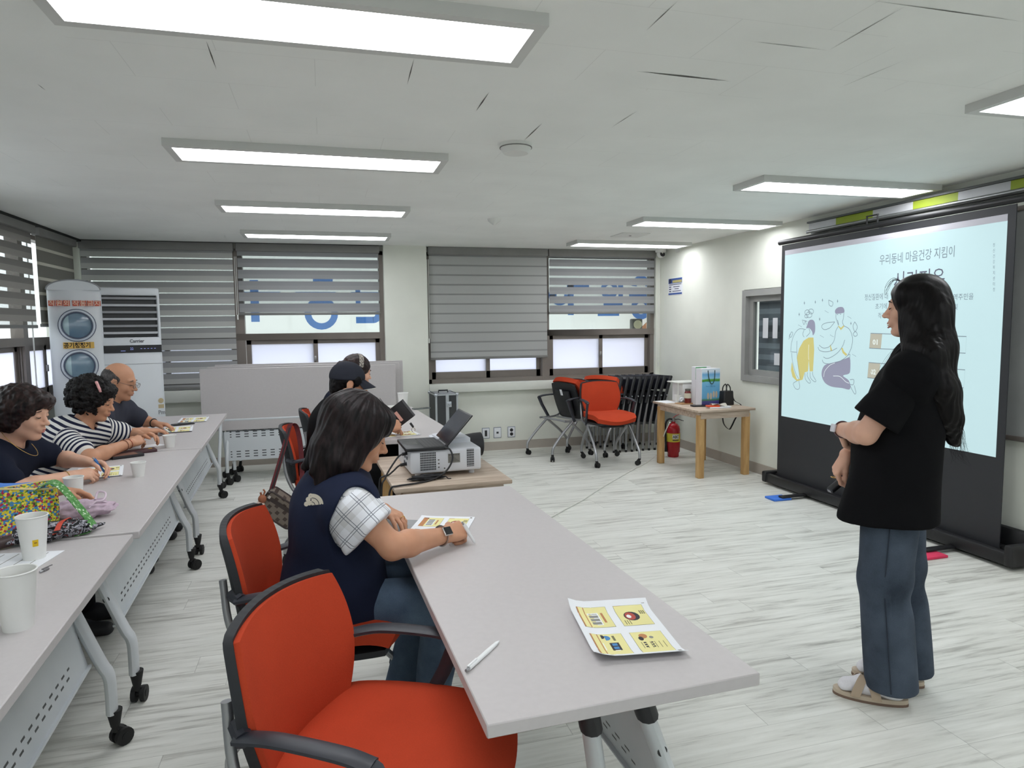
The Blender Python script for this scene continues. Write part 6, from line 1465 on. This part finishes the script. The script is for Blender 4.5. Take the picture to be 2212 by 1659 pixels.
def hair_ridges(w0, B, amp, nph, tw=2.0):
    def fn(P, n):
        q = (P - V3(w0)) @ np.array(B).T; ph = np.arctan2(q[:, 1], -q[:, 0]); rr = np.hypot(q[:, 0], q[:, 1])
        return amp * (np.sin(ph * nph + q[:, 2] * 14 * tw) * .6 + np.sin(ph * nph * 2.3 - q[:, 2] * 9 + 1) * .4) * np.clip(rr / .06, .15, 1)
    return fn
_hr = hair_ridges(J['head'], B, .0022, 17); field_obj('hair', F, HD1, root, .004, 1, lambda P, n: _hr(P, n) + waves(.004, 40, 31)(P, n))
# watch, ring
ax = V3(J['WR']) - V3(J['ER']); wp = V3(J['WR']) - unit(ax) * .012
ring_at(wp, ax, .0300, .0065, 'watch_band', STEELW, root, .35)
nrm = unit(np.cross(np.cross(unit(ax), (.05, -.75, .55)), unit(ax))); Mw = frame(wp + nrm * .030, ax, np.cross(nrm, unit(ax)))
wt_ = MB().box((-.018, -.015, -.002), (.018, .015, .007), bev=.004, seg=3, M=Mw).build('watch', STEELW, root); MB().box((-.016, -.0132, .007), (.016, .0132, .0078), bev=.0003, seg=1, M=Mw).build('watch_face', plain('watch_glass', rgb(26, 26, 30), .15), wt_)
q = V3(J['WL']) + unit((.50, -.86, -.13)) * .10; ring_at(q + V3((.012, .006, -.004)), (.5, -.86, -.3), .0094, .0015, 'finger_ring', GOLD, root)
pen(V3((0.425, 2.200, 0.805)), (.472, 2.212, .7215), 'white pen gripped by the woman in the navy vest', WPEN)

# ================================================================ the standing presenter
fd = unit((-.70, .714, 0)); ld = V3((-fd[1], fd[0], 0)); O = V3((2.075, 2.14, 0)) - .045 * fd; L_ = lambda f, l, u: O + f * fd + l * ld + V3((0, 0, u))
fl = lambda f, l, u=0: f * fd + l * ld + V3((0, 0, u))
J = dict(head=L_(-.049, 0, 1.512), face=fl(1, -.04, -.04), neck=L_(-.075, 0, 1.365), P=L_(-.005, 0, .90), C=L_(-.045, 0, 1.165), SL=L_(-.045, .160, 1.268), SR=L_(-.045, -.160, 1.268),
         EL=L_(.092, .205, 1.050), WL=L_(.190, .020, 1.035), ER=L_(.015, -.215, 1.03), WR=L_(.172, -.075, .918),
         HL=(fl(-.20, -.60, -.78), fl(.92, .1, -.2), dict(curl=(.35, .4, .45, .5), thumb=(.35, .3), s=.92)), HR=(fl(.42, .02, -.90), fl(.82, .42, .38), dict(curl=(.55, .72, .8, .85), thumb=(.30, .38), s=.98)),
         hipL=L_(.0, .085, .88), hipR=L_(-.01, -.085, .88), KL=L_(.015, .10, .48), KR=L_(-.035, -.085, .48), AL=L_(-.020, .10, .10), AR=L_(-.075, -.085, .10), TL=L_(.14, .115, .045), TR=L_(.085, -.075, .045), hs=.93)
TLR = (J.pop('TL'), J.pop('TR'))
root, w, B, TB, s = person('standing woman with long black hair in a black shirt presenting before the screen', J, SK3, .0034, mouth=1)
J['TL'], J['TR'] = TLR
face_details(root, w, B, s, 1.2, lips=rgb(164, 92, 86), teeth=True, gape=.007)
F = Field(); torso(F, J['P'] + fl(.01, 0, .06), J['C'], J['neck'], J['SL'], J['SR'], off=.020, w=1.04)
for y in (-1, 1):
    F.rc(L_(-.03, y * .075, 1.10), L_(.055, y * .085, .70), .115, .135, .05); F.rc(L_(-.04, y * .08, 1.05), L_(-.045, y * .095, .70), .11, .115, .05)
F.rc(J['neck'], J['head'], .056, .075, .012, 's'); F.bx(L_(0, 0, .607), (.5, .5, .10), basis(fl(1, 0, -.06), (0, 0, 1)), .004, .008, 's')
G = Field()
for d in 'LR':
    S, E = V3(J['S' + d]), V3(J['E' + d]); e = S + (E - S) * .76
    G.rc(S, e, .066, .086, .03); G.rc(S, V3(J['C']) + fl(0, 0, .03), .064, .09, .05); G.bx(e + unit(E - S) * .118, (.11, .2, .2), basis(E - S, fl(0, 1, .1)), .004, .006, 's')
v1 = field_obj('black_shirt', F, BLACKC, root, .005, 2, waves(.008, 14, 3, (0, 0, 1)))
field_obj('shirt_sleeves', G, BLACKC, root, .005, 2, waves(.006, 20, 5))
F = Field(); F.el(L_(0, 0, .87), (.13, .185, .11), TB, .05)
for d, kx in (('L', 0), ('R', 1)):
    H, K, A = V3(J['hip' + d]), V3(J['K' + d]), V3(J['A' + d]); F.rc(H, K, .105, .090, .03); F.rc(K + (0, 0, .0), A * (1, 1, 0) + fl(0, 0, .06), .090, .092, .03)
F.bx(L_(0, 0, -.045), (.6, .6, .11), None, .003, .006, 's')
field_obj('wide_jeans', F, JEAN2, root, .005, 2, lambda P, n: waves(.006, 15, 8, (0, 0, 1))(P, n) - .010 * np.exp(-((P[:, 2] - .42) / .05) ** 2) * (n @ -fd > .2))
seam = MB()
for d, sg in (('L', 1), ('R', -1)): seam.tube([V3(J['hip' + d]) * (1, 1, 0) + ld * sg * .106 + V3((0, 0, .80)), V3(J['K' + d]) + ld * sg * .0925, V3(J['A' + d]) * (1, 1, 0) + ld * sg * .0945 + V3((0, 0, .08))], .0022, 6)
seam.build('side_seam', plain('seam_dark', rgb(38, 46, 58), .9), root)
SOCK = fabric('sock_white', rgb(226, 224, 228), .95, .2, 200, .04); SAND = plain('sandal_beige', rgb(178, 158, 136), .6, var=.05); SOLE = plain('sandal_sole', rgb(196, 180, 160), .7); SOLE2 = plain('sandal_edge', rgb(120, 98, 84), .7)
for d, sg in (('L', 1), ('R', -1)):
    A, Tq = V3(J['A' + d]) * (1, 1, 0), V3(J['T' + d]) * (1, 1, 0); g = unit(Tq - A); lt = V3((-g[1], g[0], 0)); c0 = A + g * .07
    Ms = Matrix((Vector(g), Vector(lt), Vector((0, 0, 1)))).transposed().to_4x4(); Ms.translation = Vector(c0)
    ol = [(.128 * math.cos(a), (.043 + .006 * math.cos(a)) * math.sin(a)) for a in np.linspace(0, 2 * PI, 33)[:-1]]; ol = [(x + (0 if x < 0 else .004), y) for x, y in ol]
    so = MB().prism(ol, .010, .026, M=Ms).build('sandal_sole', SOLE, root); MB().prism([(x * 1.01, y * 1.01) for x, y in ol], 0, .010, M=Ms).build('outsole', SOLE2, so)
    F = Field(); q = lambda x, y, z: c0 + g * x + lt * y + V3((0, 0, z))
    F.rc(q(-.085, 0, .055), q(.02, 0, .058), .034, .036, .02); F.rc(q(.0, 0, .055), q(.085, 0, .045), .036, .026, .02); F.rc(q(-.07, 0, .06), A + V3((0, 0, .16)), .036, .04, .03)
    for k, y in enumerate((-.022, -.010, .002, .014, .024)): F.rc(q(.07, y * .9, .044), q(.104 - abs(y - sg * -.0) * .35, y, .040), .014, .0125, .008)
    field_obj('sock', F, SOCK, root, .0035, 1)
    st_ = MB()
    for x0, x1 in ((.055, -.02), (-.02, .055)):
        pts_ = []
        for t in np.linspace(0, 1, 13):
            a = PI * t; pts_.append(q(x0 + (x1 - x0) * t, -.048 * math.cos(a) * (1.0), .022 + .070 * math.sin(a) ** .8 * (1 - .0 * t)))
        st_.grid(lambda u, v: pts_[min(12, round(u * 12))] + g * (v - .5) * .034, 12, 2, thick=.004)
    st_.build('cross_strap', SAND, root)
# long hair: cap, curtains over the ears and a fall down the back
HBK = hair_mat('hair_black', rgb(7, 6, 7), rgb(20, 16, 17), .40, (90, 90, 3), .15, .14)
F = Field(); he(F, w, B, s, -.018, 0, .034, .108, .092, .098)
for y in (-1, 1):
    he(F, w, B, s, -.022, y * .072, -.040, .072, .030, .12); he(F, w, B, s, .038, y * .064, .045, .026, .026, .048)
    F.chain([w(-.025, y * .072, -.08), L_(-.092, y * .125, 1.335), L_(-.130, y * .130, 1.22), L_(-.155, y * .10, 1.12), L_(-.178, y * .06, 1.03)], [.045, .046, .040, .030, .010], .06)
    F.rc(w(.012, y * .074, -.04), L_(-.045, y * .11, 1.355), .028, .032, .03)
for y in (-.04, .04): F.chain([w(-.068, y, -.03), L_(-.128, y * 1.3, 1.36), L_(-.150, y * 1.5, 1.2), L_(-.168, y * 1.4, 1.10), L_(-.195, y, 1.01)], [.055, .048, .040, .030, .009], .05)
F.el(w(.104, 0, -.045), (.050, .058, .092), B, .014, 's')
field_obj('hair', F, HBK, root, .0045, 1, lambda P, n: np.clip((1.60 - P[:, 2]) / .15, 0, 1) * (.0014 * np.sin((P @ ld) * 190 + (P @ fd) * 130 + 1.2 * np.sin(P[:, 2] * 5)) + .0008 * np.sin((P @ ld) * 430 - (P @ fd) * 300)))
lk = []
rg = random.Random(4)
for k in range(7): t0 = k / 6; lk.append(spline([w(.030 - .012 * t0, .070, -.05), w(.034 - .022 * t0, .072, -.12), L_(.035 - .035 * t0, .09, 1.33), L_(.075 - .05 * t0, .12, 1.25)], 6))
for k in range(46):
    l0 = rg.uniform(-.1, .12); lk.append(spline([L_(-.165, l0, 1.22), L_(-.195 - rg.uniform(0, .012), l0, 1.10), L_(-.195 - rg.uniform(-.02, .03), l0 * .9, rg.uniform(.98, 1.05)), L_(-.205 - rg.uniform(-.03, .04), l0 * .8, rg.uniform(.93, 1.0))], 5))
for k in range(6): a = rg.uniform(-.05, .05); lk.append(spline([w(.045, a, .105), w(.075, a * 1.1, .108 + rg.uniform(0, .014)), w(.100, a * 1.2, .085 + rg.uniform(-.02, .01)), w(.106, a * 1.2, .055)], 5))
m = MB(); strands(m, lk, .0007); m.build('loose_strands', HBK, root)
m = MB(); 
for k in range(3): m.tube(spline([w(.028 - .02 * k, .068, -.085), w(.030 - .03 * k, .070, -.14), L_(.012 - .03 * k, .085, 1.33), L_(.045 - .035 * k, .115, 1.245)], 6), [.0065 * (1 - .6 * i / 18) for i in range(19)], 6, flat=.5)
m.build('front_lock', HBK, root)
ax = V3(J['WL']) - V3(J['EL']); wp = V3(J['WL']) - unit(ax) * .014; ring_at(wp, ax, .0300, .009, 'watch_band', plain('band_mauve', rgb(120, 92, 100), .6), root, .3)
nrm = unit(np.cross(np.cross(unit(ax), fl(.95, .1, .15)), unit(ax))); Mw = frame(wp + nrm * .031, ax, np.cross(nrm, unit(ax)))
MB().box((-.018, -.016, -.002), (.018, .016, .008), bev=.004, seg=3, M=Mw).build('watch', plain('watch_white', rgb(220, 220, 228), .2), root)
ax = V3(J['WR']) - V3(J['ER']); ring_at(V3(J['WR']) - unit(ax) * .012, ax, .0285, .0016, 'bracelet', plain('cord_wine', rgb(70, 36, 40), .6), root)
hp = V3(J['WR']) + fl(.36, .06, -.93) * .135
t = thing('slide_clicker', Vector(hp + fl(-.02, .0, .0)), 0, 'black slide clicker held in the hanging hand of the presenter', 'remote')
Mk = frame((0, 0, 0), fl(.55, .55, -.5), fl(.4, -.7, .3)); MB().box((-.045, -.016, -.010), (.045, .016, .010), bev=.006, seg=3, M=Mk).build('body', BLACKP, t); MB().box((.043, -.010, -.006), (.0465, .010, .006), M=Mk).build('lens', plain('clicker_lens', rgb(120, 120, 130), .2), t)
q = V3(J['WR']) + fl(.36, .06, -.93) * .093; ring_at(q + fl(.012, -.004, -.012), fl(.2, .0, -.95), .0096, .0014, 'finger_ring', GOLD, root)

# ================================================================ left row
def seated(label, J, g, sk, h=.005, **kw):
    sit(J, g); return person(label, J, sk, h, **kw)
# --- short-haired woman in navy
J = dict(head=(-1.365, 3.655, 1.078), face=(.95, -.20, -.20), neck=(-1.435, 3.67, .945), P=(-1.62, 3.67, .54), C=(-1.525, 3.675, .80), SR=(-1.455, 3.50, .862), SL=(-1.43, 3.85, .87), ER=(-1.335, 3.455, .757), WR=(-1.185, 3.635, .768), EL=(-1.333, 3.950, 0.804), WL=(-1.156, 3.780, 0.806),
         HR=((.86, .40, .02), (.05, -.55, .8), dict(curl=(.5, .62, .7, .75), thumb=(.5, .5), s=.95)), HL=((.95, -.25, -.12), (.0, .5, .85), dict(curl=(.4, .5, .55, .6), thumb=(.5, .4), s=.95)), hs=1.03)
root, w, B, TB, s = seated('short-haired woman in a navy top writing with a blue pen on the left row', J, (1, 0), SK1)
face_details(root, w, B, s, lips=rgb(190, 100, 96), brow=rgb(96, 66, 54))
top(root, J, NAVY, off=.018, w=1.12, sl=.60, rs=(.066, .066), hem=.02, fold=.006, seed=11, necky=.012); trousers(root, J, BLACKC); shoes(root, J, BLACKP)
HBR = hair_mat('hair_auburn', rgb(16, 10, 10), rgb(52, 32, 29), .45, (60, 60, 20), .5, .3)
F = Field(); he(F, w, B, s, -.022, 0, .042, .112, .094, .092)
for y in (-1, 1): he(F, w, B, s, -.030, y * .066, -.015, .066, .034, .075); he(F, w, B, s, .040, y * .064, .035, .032, .026, .046)
he(F, w, B, s, -.078, 0, -.025, .045, .078, .09); he(F, w, B, s, .064, .0, .076, .038, .058, .030); he(F, w, B, s, .082, .025, .058, .022, .05, .026)
F.el(w(.100, 0, -.045), (.050, .060, .088), B, .012, 's')
from mathutils import noise as NZ
def curlnoise(amp, sc, seed=0):
    return lambda P, n: np.array([amp * (NZ.noise(Vector(p) * sc + Vector((seed, 0, 0))) + .5 * NZ.noise(Vector(p) * sc * 2.3)) for p in P])
field_obj('hair', F, HBR, root, .0045, 1, curlnoise(.007, 34))
ax = V3(J['WR']) - V3(J['ER']); ring_at(V3(J['WR']) - unit(ax) * .02, ax, .029, .0022, 'bracelet', GOLD, root); nk = V3(J['neck'])
MB().tube([nk + .072 * (math.cos(a) * TB[0] * 1.25 + math.sin(a) * TB[1]) + TB[2] * (-.045 * math.cos(a) + .012) + TB[0] * .035 for a in np.linspace(-2.4, 2.4, 24)], .0013, 6).build('necklace', GOLD, root)
pen((-1.112, 3.720, 0.838), (-1.055, 3.76, .7225), 'blue pen in the hand of the short-haired woman in navy', BPEN)
# --- curly-haired woman in stripes
J = dict(head=(-1.325, 4.55, 1.045), face=(.93, -.14, -.30), neck=(-1.395, 4.54, .905), P=(-1.63, 4.45, .54), C=(-1.51, 4.49, .785), SR=(-1.445, 4.345, .838), SL=(-1.365, 4.71, .852), ER=(-1.265, 4.20, .757), WR=(-1.135, 4.485, .785), EL=(-1.215, 4.86, .775), WL=(-1.130, 4.70, .795),
         HR=((.45, .86, .10), (.45, -.45, .7), dict(curl=(.3, .38, .45, .5), thumb=(.5, .3), s=.95)), HL=((.88, -.42, .10), (.1, .35, .9), dict(curl=(.3, .35, .45, .5), thumb=(.4, .2), s=.95)), hs=1.0)
root, w, B, TB, s = seated('curly-haired woman in a navy and white striped top on the left row', J, (1, .1), SK2)
face_details(root, w, B, s)
STRP = Mat('striped_cloth', rough=.92, spec=.2); pu, pv, pw = PAT(STRP); STRP.set('Base Color', STRP.mix((pu / .027).mod(1.0) < .47, rgb(220, 218, 214), rgb(30, 34, 58)))
def stripe_attr(P, J=J, TB=TB):
    out = (P - V3(J['P'])) @ TB[2]; best = np.full(len(P), 9.0)
    for d in 'LR':
        S, E = V3(J['S' + d]), V3(J['E' + d]); a = unit(E - S); t = (P - S) @ a; dist = np.linalg.norm(P - S - np.clip(t, 0, .4)[:, None] * a, axis=1)
        use = (dist < .085) & (t > .015) & (dist < best); out = np.where(use, t + .006, out); best = np.where(use, dist, best)
    return np.stack([out, 0 * out, 0 * out], 1)
top(root, J, STRP, off=.018, w=1.14, sl=.62, rs=(.070, .070), hem=.02, fold=.005, attr=stripe_attr, h=.0042, seed=12, name='striped_top', necky=.01); trousers(root, J, CHAR); shoes(root, J, BLACKP)
HCU = hair_mat('hair_curly', rgb(6, 5, 5), rgb(26, 21, 21), .5, (140, 140, 140), .8, .25)
F = Field(); he(F, w, B, s, -.030, 0, .028, .118, .116, .104); rg = random.Random(8)
for k in range(260):
    th = rg.uniform(0, 2 * PI); z = rg.uniform(-.9, 1); r = math.sqrt(1 - z * z); p = (-.035 + .120 * r * math.cos(th), .122 * r * math.sin(th), .018 + .114 * z)
    if p[0] > .05 and abs(p[1]) < .08 and p[2] < .075: continue
    F.el(w(*p), V3((1, 1, 1)) * rg.uniform(.011, .021), None, .007)
he(F, w, B, s, .062, 0, .078, .036, .066, .030)
F.el(w(.112, 0, -.045), (.058, .062, .090), B, .010, 's')
field_obj('curly_hair', F, HCU, root, .004, 0, curlnoise(.006, 90))
Mc_ = frame(w(.030, -.082, .098), B[0] * .6 - B[2] * .8, B[1]); MB().box((-.035, -.010, -.006), (.035, .010, .006), bev=.005, M=Mc_).build('hair_clip', plain('clip_pink', rgb(218, 160, 160), .5, var=.2, vscale=60), root)
ax = V3(J['WR']) - V3(J['ER']); ring_at(V3(J['WR']) - unit(ax) * .02, ax, .0295, .003, 'bracelet', plain('rose_gold', rgb(198, 130, 108), .3, .8), root); ring_at(V3(J['WR']) - unit(ax) * .055, ax, .031, .006, 'wrist_band', plain('band_tan', rgb(150, 104, 84), .6), root, .4)
# --- balding man in glasses
J = dict(head=(-1.36, 5.20, 1.108), face=(.95, -.12, -.26), neck=(-1.425, 5.20, .975), P=(-1.63, 5.20, .54), C=(-1.515, 5.20, .815), SR=(-1.445, 5.015, .885), SL=(-1.40, 5.385, .895), ER=(-1.385, 4.965, .765), WR=(-1.20, 5.13, .765), EL=(-1.315, 5.53, .79), WL=(-1.215, 5.455, .775),
         HR=((.72, .62, -.08), (.0, -.1, 1), dict(curl=(.16, .18, .22, .28), thumb=(.45, .1), s=1.02)), HL=((.93, -.2, -.15), (0, .1, 1), dict(curl=(.25, .28, .32, .36), thumb=(.4, .1), s=1.02)), hs=1.05)
root, w, B, TB, s = seated('balding man in glasses and a dark grey shirt farthest along the left row', J, (1, 0), SK2)
face_details(root, w, B, s, brow=rgb(80, 70, 66), lips=rgb(160, 100, 88))
top(root, J, CHAR, off=.018, w=1.14, sl=.75, rs=(.068, .072), hem=.02, fold=.006, seed=14); trousers(root, J, BLACKC); shoes(root, J, BLACKP)
F = Field(); he(F, w, B, s, -.022, 0, .018, .094, .0815, .082, .01); F.el(w(.06, 0, .085), (.13, .10, .085), B, .012, 's'); F.el(w(.095, 0, -.03), (.095, .12, .12), B, .012, 's'); F.el(w(-.02, 0, -.115), (.12, .12, .065), B, .01, 's')
field_obj('hair', F, hair_mat('hair_grey', rgb(34, 30, 30), rgb(84, 78, 76), .6, (120, 120, 30), .5), root, .004, 1, curlnoise(.002, 90))
m = MB()
for y in (-1, 1):
    m.tube([w(.112 - .004, y * .033 + .021 * math.cos(a), -.006 + .016 * math.sin(a)) for a in np.linspace(0, 2 * PI, 21)[:-1]], .0012, 6, closed=True); m.tube([w(.106, y * .054, -.002), w(.085, y * .078, .002), w(.01, y * .083, .006), w(-.012, y * .083, -.006)], .0013, 6)
m.tube([w(.110, -.012, -.003), w(.113, 0, .0), w(.110, .012, -.003)], .0012, 6)
gf = m.build('glasses', plain('glasses_metal', rgb(120, 104, 96), .3, .8), root)
m = MB()
for y in (-1, 1): m.add([w(.1085, y * .033 + .020 * math.cos(a), -.006 + .015 * math.sin(a)) for a in np.linspace(0, 2 * PI, 17)[:-1]], [tuple(range(16))])
m.build('lens', GLASS, gf)
ax = V3(J['WL']) - V3(J['EL']); ring_at(V3(J['WL']) - unit(ax) * .012, ax, .030, .0045, 'wrist_band', RUBBER, root)
pen((-1.118, 5.250, 0.763), (-1.095, 5.33, .7235), 'white pen under the hand of the balding man', WPEN)
# --- person in blue sleeves, mostly outside the picture
J = dict(head=(-1.40, 2.86, 1.11), face=(.93, .1, -.35), neck=(-1.46, 2.86, .975), P=(-1.62, 2.80, .54), C=(-1.525, 2.83, .82), SR=(-1.47, 2.66, .885), SL=(-1.44, 3.02, .89), ER=(-1.29, 2.70, .775), WR=(-1.145, 2.955, .772), EL=(-1.285, 3.06, .815), WL=(-1.074, 3.140, 0.809),
         HR=((.80, .58, -.06), (.0, -.45, .85), dict(curl=(.5, .6, .65, .7), thumb=(.5, .5), s=.95)), HL=((.92, .1, -.22), (.1, .35, .9), dict(curl=(.18, .5, .6, .65), thumb=(.4, .3), s=.95)), hs=1.0)
root, w, B, TB, s = seated('person in long blue sleeves at the left edge with hands above white slips', J, (1, 0), SK2)
face_details(root, w, B, s); top(root, J, BLUEC, off=.018, w=1.1, sl=1.80, rs=(.066, .056), hem=.02, fold=.006, seed=15); trousers(root, J, BLACKC); shoes(root, J, BLACKP)
F = Field(); he(F, w, B, s, -.025, 0, .045, .122, .104, .098); he(F, w, B, s, -.07, 0, -.02, .06, .09, .10); F.el(w(.10, 0, -.045), (.050, .060, .088), B, .012, 's'); field_obj('hair', F, HBR, root, .006, 1, curlnoise(.009, 26, 5))
for d in 'LR':
    a, b_ = V3(J['E' + d]), V3(J['W' + d]); MB().tube([a + (b_ - a) * .80, a + (b_ - a) * .96], [.040, .033], 16).build('cuff', plain('cuff_grey', rgb(150, 160, 166), .8), root)
pen((-1.026, 2.970, 0.792), (-1.00, 3.06, .7225), 'dark blue pen in the near hand of the person in blue sleeves', BKPEN)

# ================================================================ table behind the projector
J = dict(head=(.150, 4.50, 1.100), face=(.94, .06, -.22), neck=(.060, 4.50, .965), P=(-.02, 4.50, .54), C=(.020, 4.50, .82), SR=(.075, 4.315, .885), SL=(.06, 4.685, .895), ER=(.19, 4.27, .765), WR=(.385, 4.50, .795), EL=(.20, 4.77, .775), WL=(.36, 4.70, .775),
         HR=((.86, .45, .15), (.25, -.75, .5), dict(curl=(.62, .7, .75, .8), thumb=(.45, .4), s=1.0)), HL=((.9, -.3, .0), (0, .2, 1), dict(curl=(.3, .35, .4, .45), thumb=(.4, .2), s=1.0)), hs=1.05)
root, w, B, TB, s = seated('person in a black cap holding an open wallet at the table behind the projector', J, (1, 0), SK2)
face_details(root, w, B, s); top(root, J, BLACKC, off=.018, w=1.12, sl=.8, rs=(.066, .068), hem=.02, fold=.006, seed=16); trousers(root, J, BLACKC); shoes(root, J, BLACKP)
F = Field(); he(F, w, B, s, -.022, 0, .020, .102, .083, .088, .01)
for y in (-1, 1): he(F, w, B, s, .035, y * .070, .02, .03, .014, .035, .015)
he(F, w, B, s, -.075, 0, -.04, .04, .066, .06); F.el(w(.1, 0, -.03), (.085, .10, .10), B, .012, 's')
for y in (-1, 1): F.el(w(.0, y * .09, -.01), (.026, .03, .036), B, .008, 's')
field_obj('hair', F, HBK, root, .0045, 1, curlnoise(.003, 60))
CAPM = fabric('cap_black', rgb(44, 46, 54), .85, .3, 240)
F = Field(); he(F, w, B, s, -.020, 0, .030, .110, .090, .100, .01); F.bx(w(-.02, 0, -.066), (.2, .2, .088), basis(B[0] * .985 + B[2] * .17, B[2]), .004, .008, 's')
cp = field_obj('cap', F, CAPM, root, .004, 1, waves(.003, 40, 21))
def brim(u, v):
    a = (u - .5) * 2.0; r = .085 + .085 * v * (1 - .22 * a * a); return w(.072 + (r - .085) * 1.05 - .060 * a * a, a * .076, .040 - .038 * v - .022 * a * a * v)
MB().grid(brim, 16, 8, thick=.004).build('brim', CAPM, cp); MB().tube([brim(k / 16, 1.0) for k in range(17)], .0028, 6).build('brim_edge', plain('edge_white', rgb(224, 222, 214), .7), cp)
MB().ball(tuple(w(.0, -.084, -.042)), .006, 10).build('earring', plain('pearl', rgb(232, 220, 200), .25), root)
t = thing('wallet_case', Vector((0.490, 4.660, 0.867)), 0, 'open black wallet with a pink patch in the hand of the person in the cap', 'wallet')
Mk = frame((0, 0, 0), (.78, -.30, .62), (-.50, .12, .78)); MB().box((-.055, -.07, -.006), (.055, .07, .006), bev=.003, M=Mk).build('cover', BKL, t); MB().box((-.035, -.045, .006), (-.012, .03, .0068), M=Mk).build('pink_patch', plain('patch_pink', rgb(220, 168, 156), .6), t)
MB().box((.052, -.07, -.05), (.060, .07, .006), bev=.002, M=Mk).build('inner_flap', BKL, t); MB().tube([Mk @ Vector((-.05, .07, .0)), Mk @ Vector((-.045, .17, .02))], .002, 6).build('wrist_cord', CBL, t)
t = thing('key_ring', Vector((0.572, 4.660, 0.738)), 0, 'silver key ring hanging from the hand of the person in the cap', 'keys')
MB().tube([(0, .0, .03), (-.02, 0, .06)], .008, 8).build('fob', BKL, t); MB().tube([(.012 * math.cos(a), 0, .012 + .014 * math.sin(a)) for a in np.linspace(0, 2 * PI, 15)[:-1]], .0035, 6, closed=True).build('ring', STEELW, t)
handout((.45, 4.68, H_T), R(-80), 'printed handout at the near end of the table behind the projector', .1)
# --- person with the headband
J = dict(head=(.240, 5.36, 1.118), face=(.92, .28, -.22), neck=(.150, 5.35, .985), P=(.06, 5.36, .54), C=(.10, 5.355, .83), SR=(.165, 5.18, .90), SL=(.11, 5.54, .905), ER=(.24, 5.12, .775), WR=(.40, 5.28, .775), EL=(.25, 5.66, .78), WL=(.40, 5.56, .775),
         HR=((.85, .4, -.05), (0, -.2, 1), dict(curl=(.3, .35, .4, .45), s=.95)), HL=((.9, -.2, -.05), (0, .2, 1), dict(curl=(.3, .35, .4, .45), s=.95)), hs=1.02)
root, w, B, TB, s = seated('person with a bun and a patterned headband behind the one in the cap', J, (1, .1), SK1, .0055)
face_details(root, w, B, s); top(root, J, NAVY, off=.018, w=1.1, sl=.9, rs=(.064, .064), hem=.02, fold=.006, seed=17); trousers(root, J, BLACKC, h=.008); shoes(root, J, BLACKP)
F = Field(); he(F, w, B, s, -.018, 0, .036, .108, .090, .096, .01); F.el(w(-.125, 0, .015), (.046, .046, .046), B, .015); F.el(w(.102, 0, -.04), (.056, .075, .095), B, .015, 's')
field_obj('hair', F, HBR, root, .005, 1, curlnoise(.003, 60))
HBN = Mat('headband_print', rough=.7); _n = HBN.noise(150, 2, dist=1.0); HBN.set('Base Color', HBN.ramp(_n, [(.45, rgb(40, 36, 36)), (.52, rgb(176, 168, 158))]))
MB().grid(lambda u, v: w(-.012 + .034 * (v - .5) - .0 * u, .0935 * math.cos(PI * u), .036 + .1000 * math.sin(PI * u) * (1 - .02 * abs(v - .5))), 24, 3, thick=.004).build('headband', HBN, root)
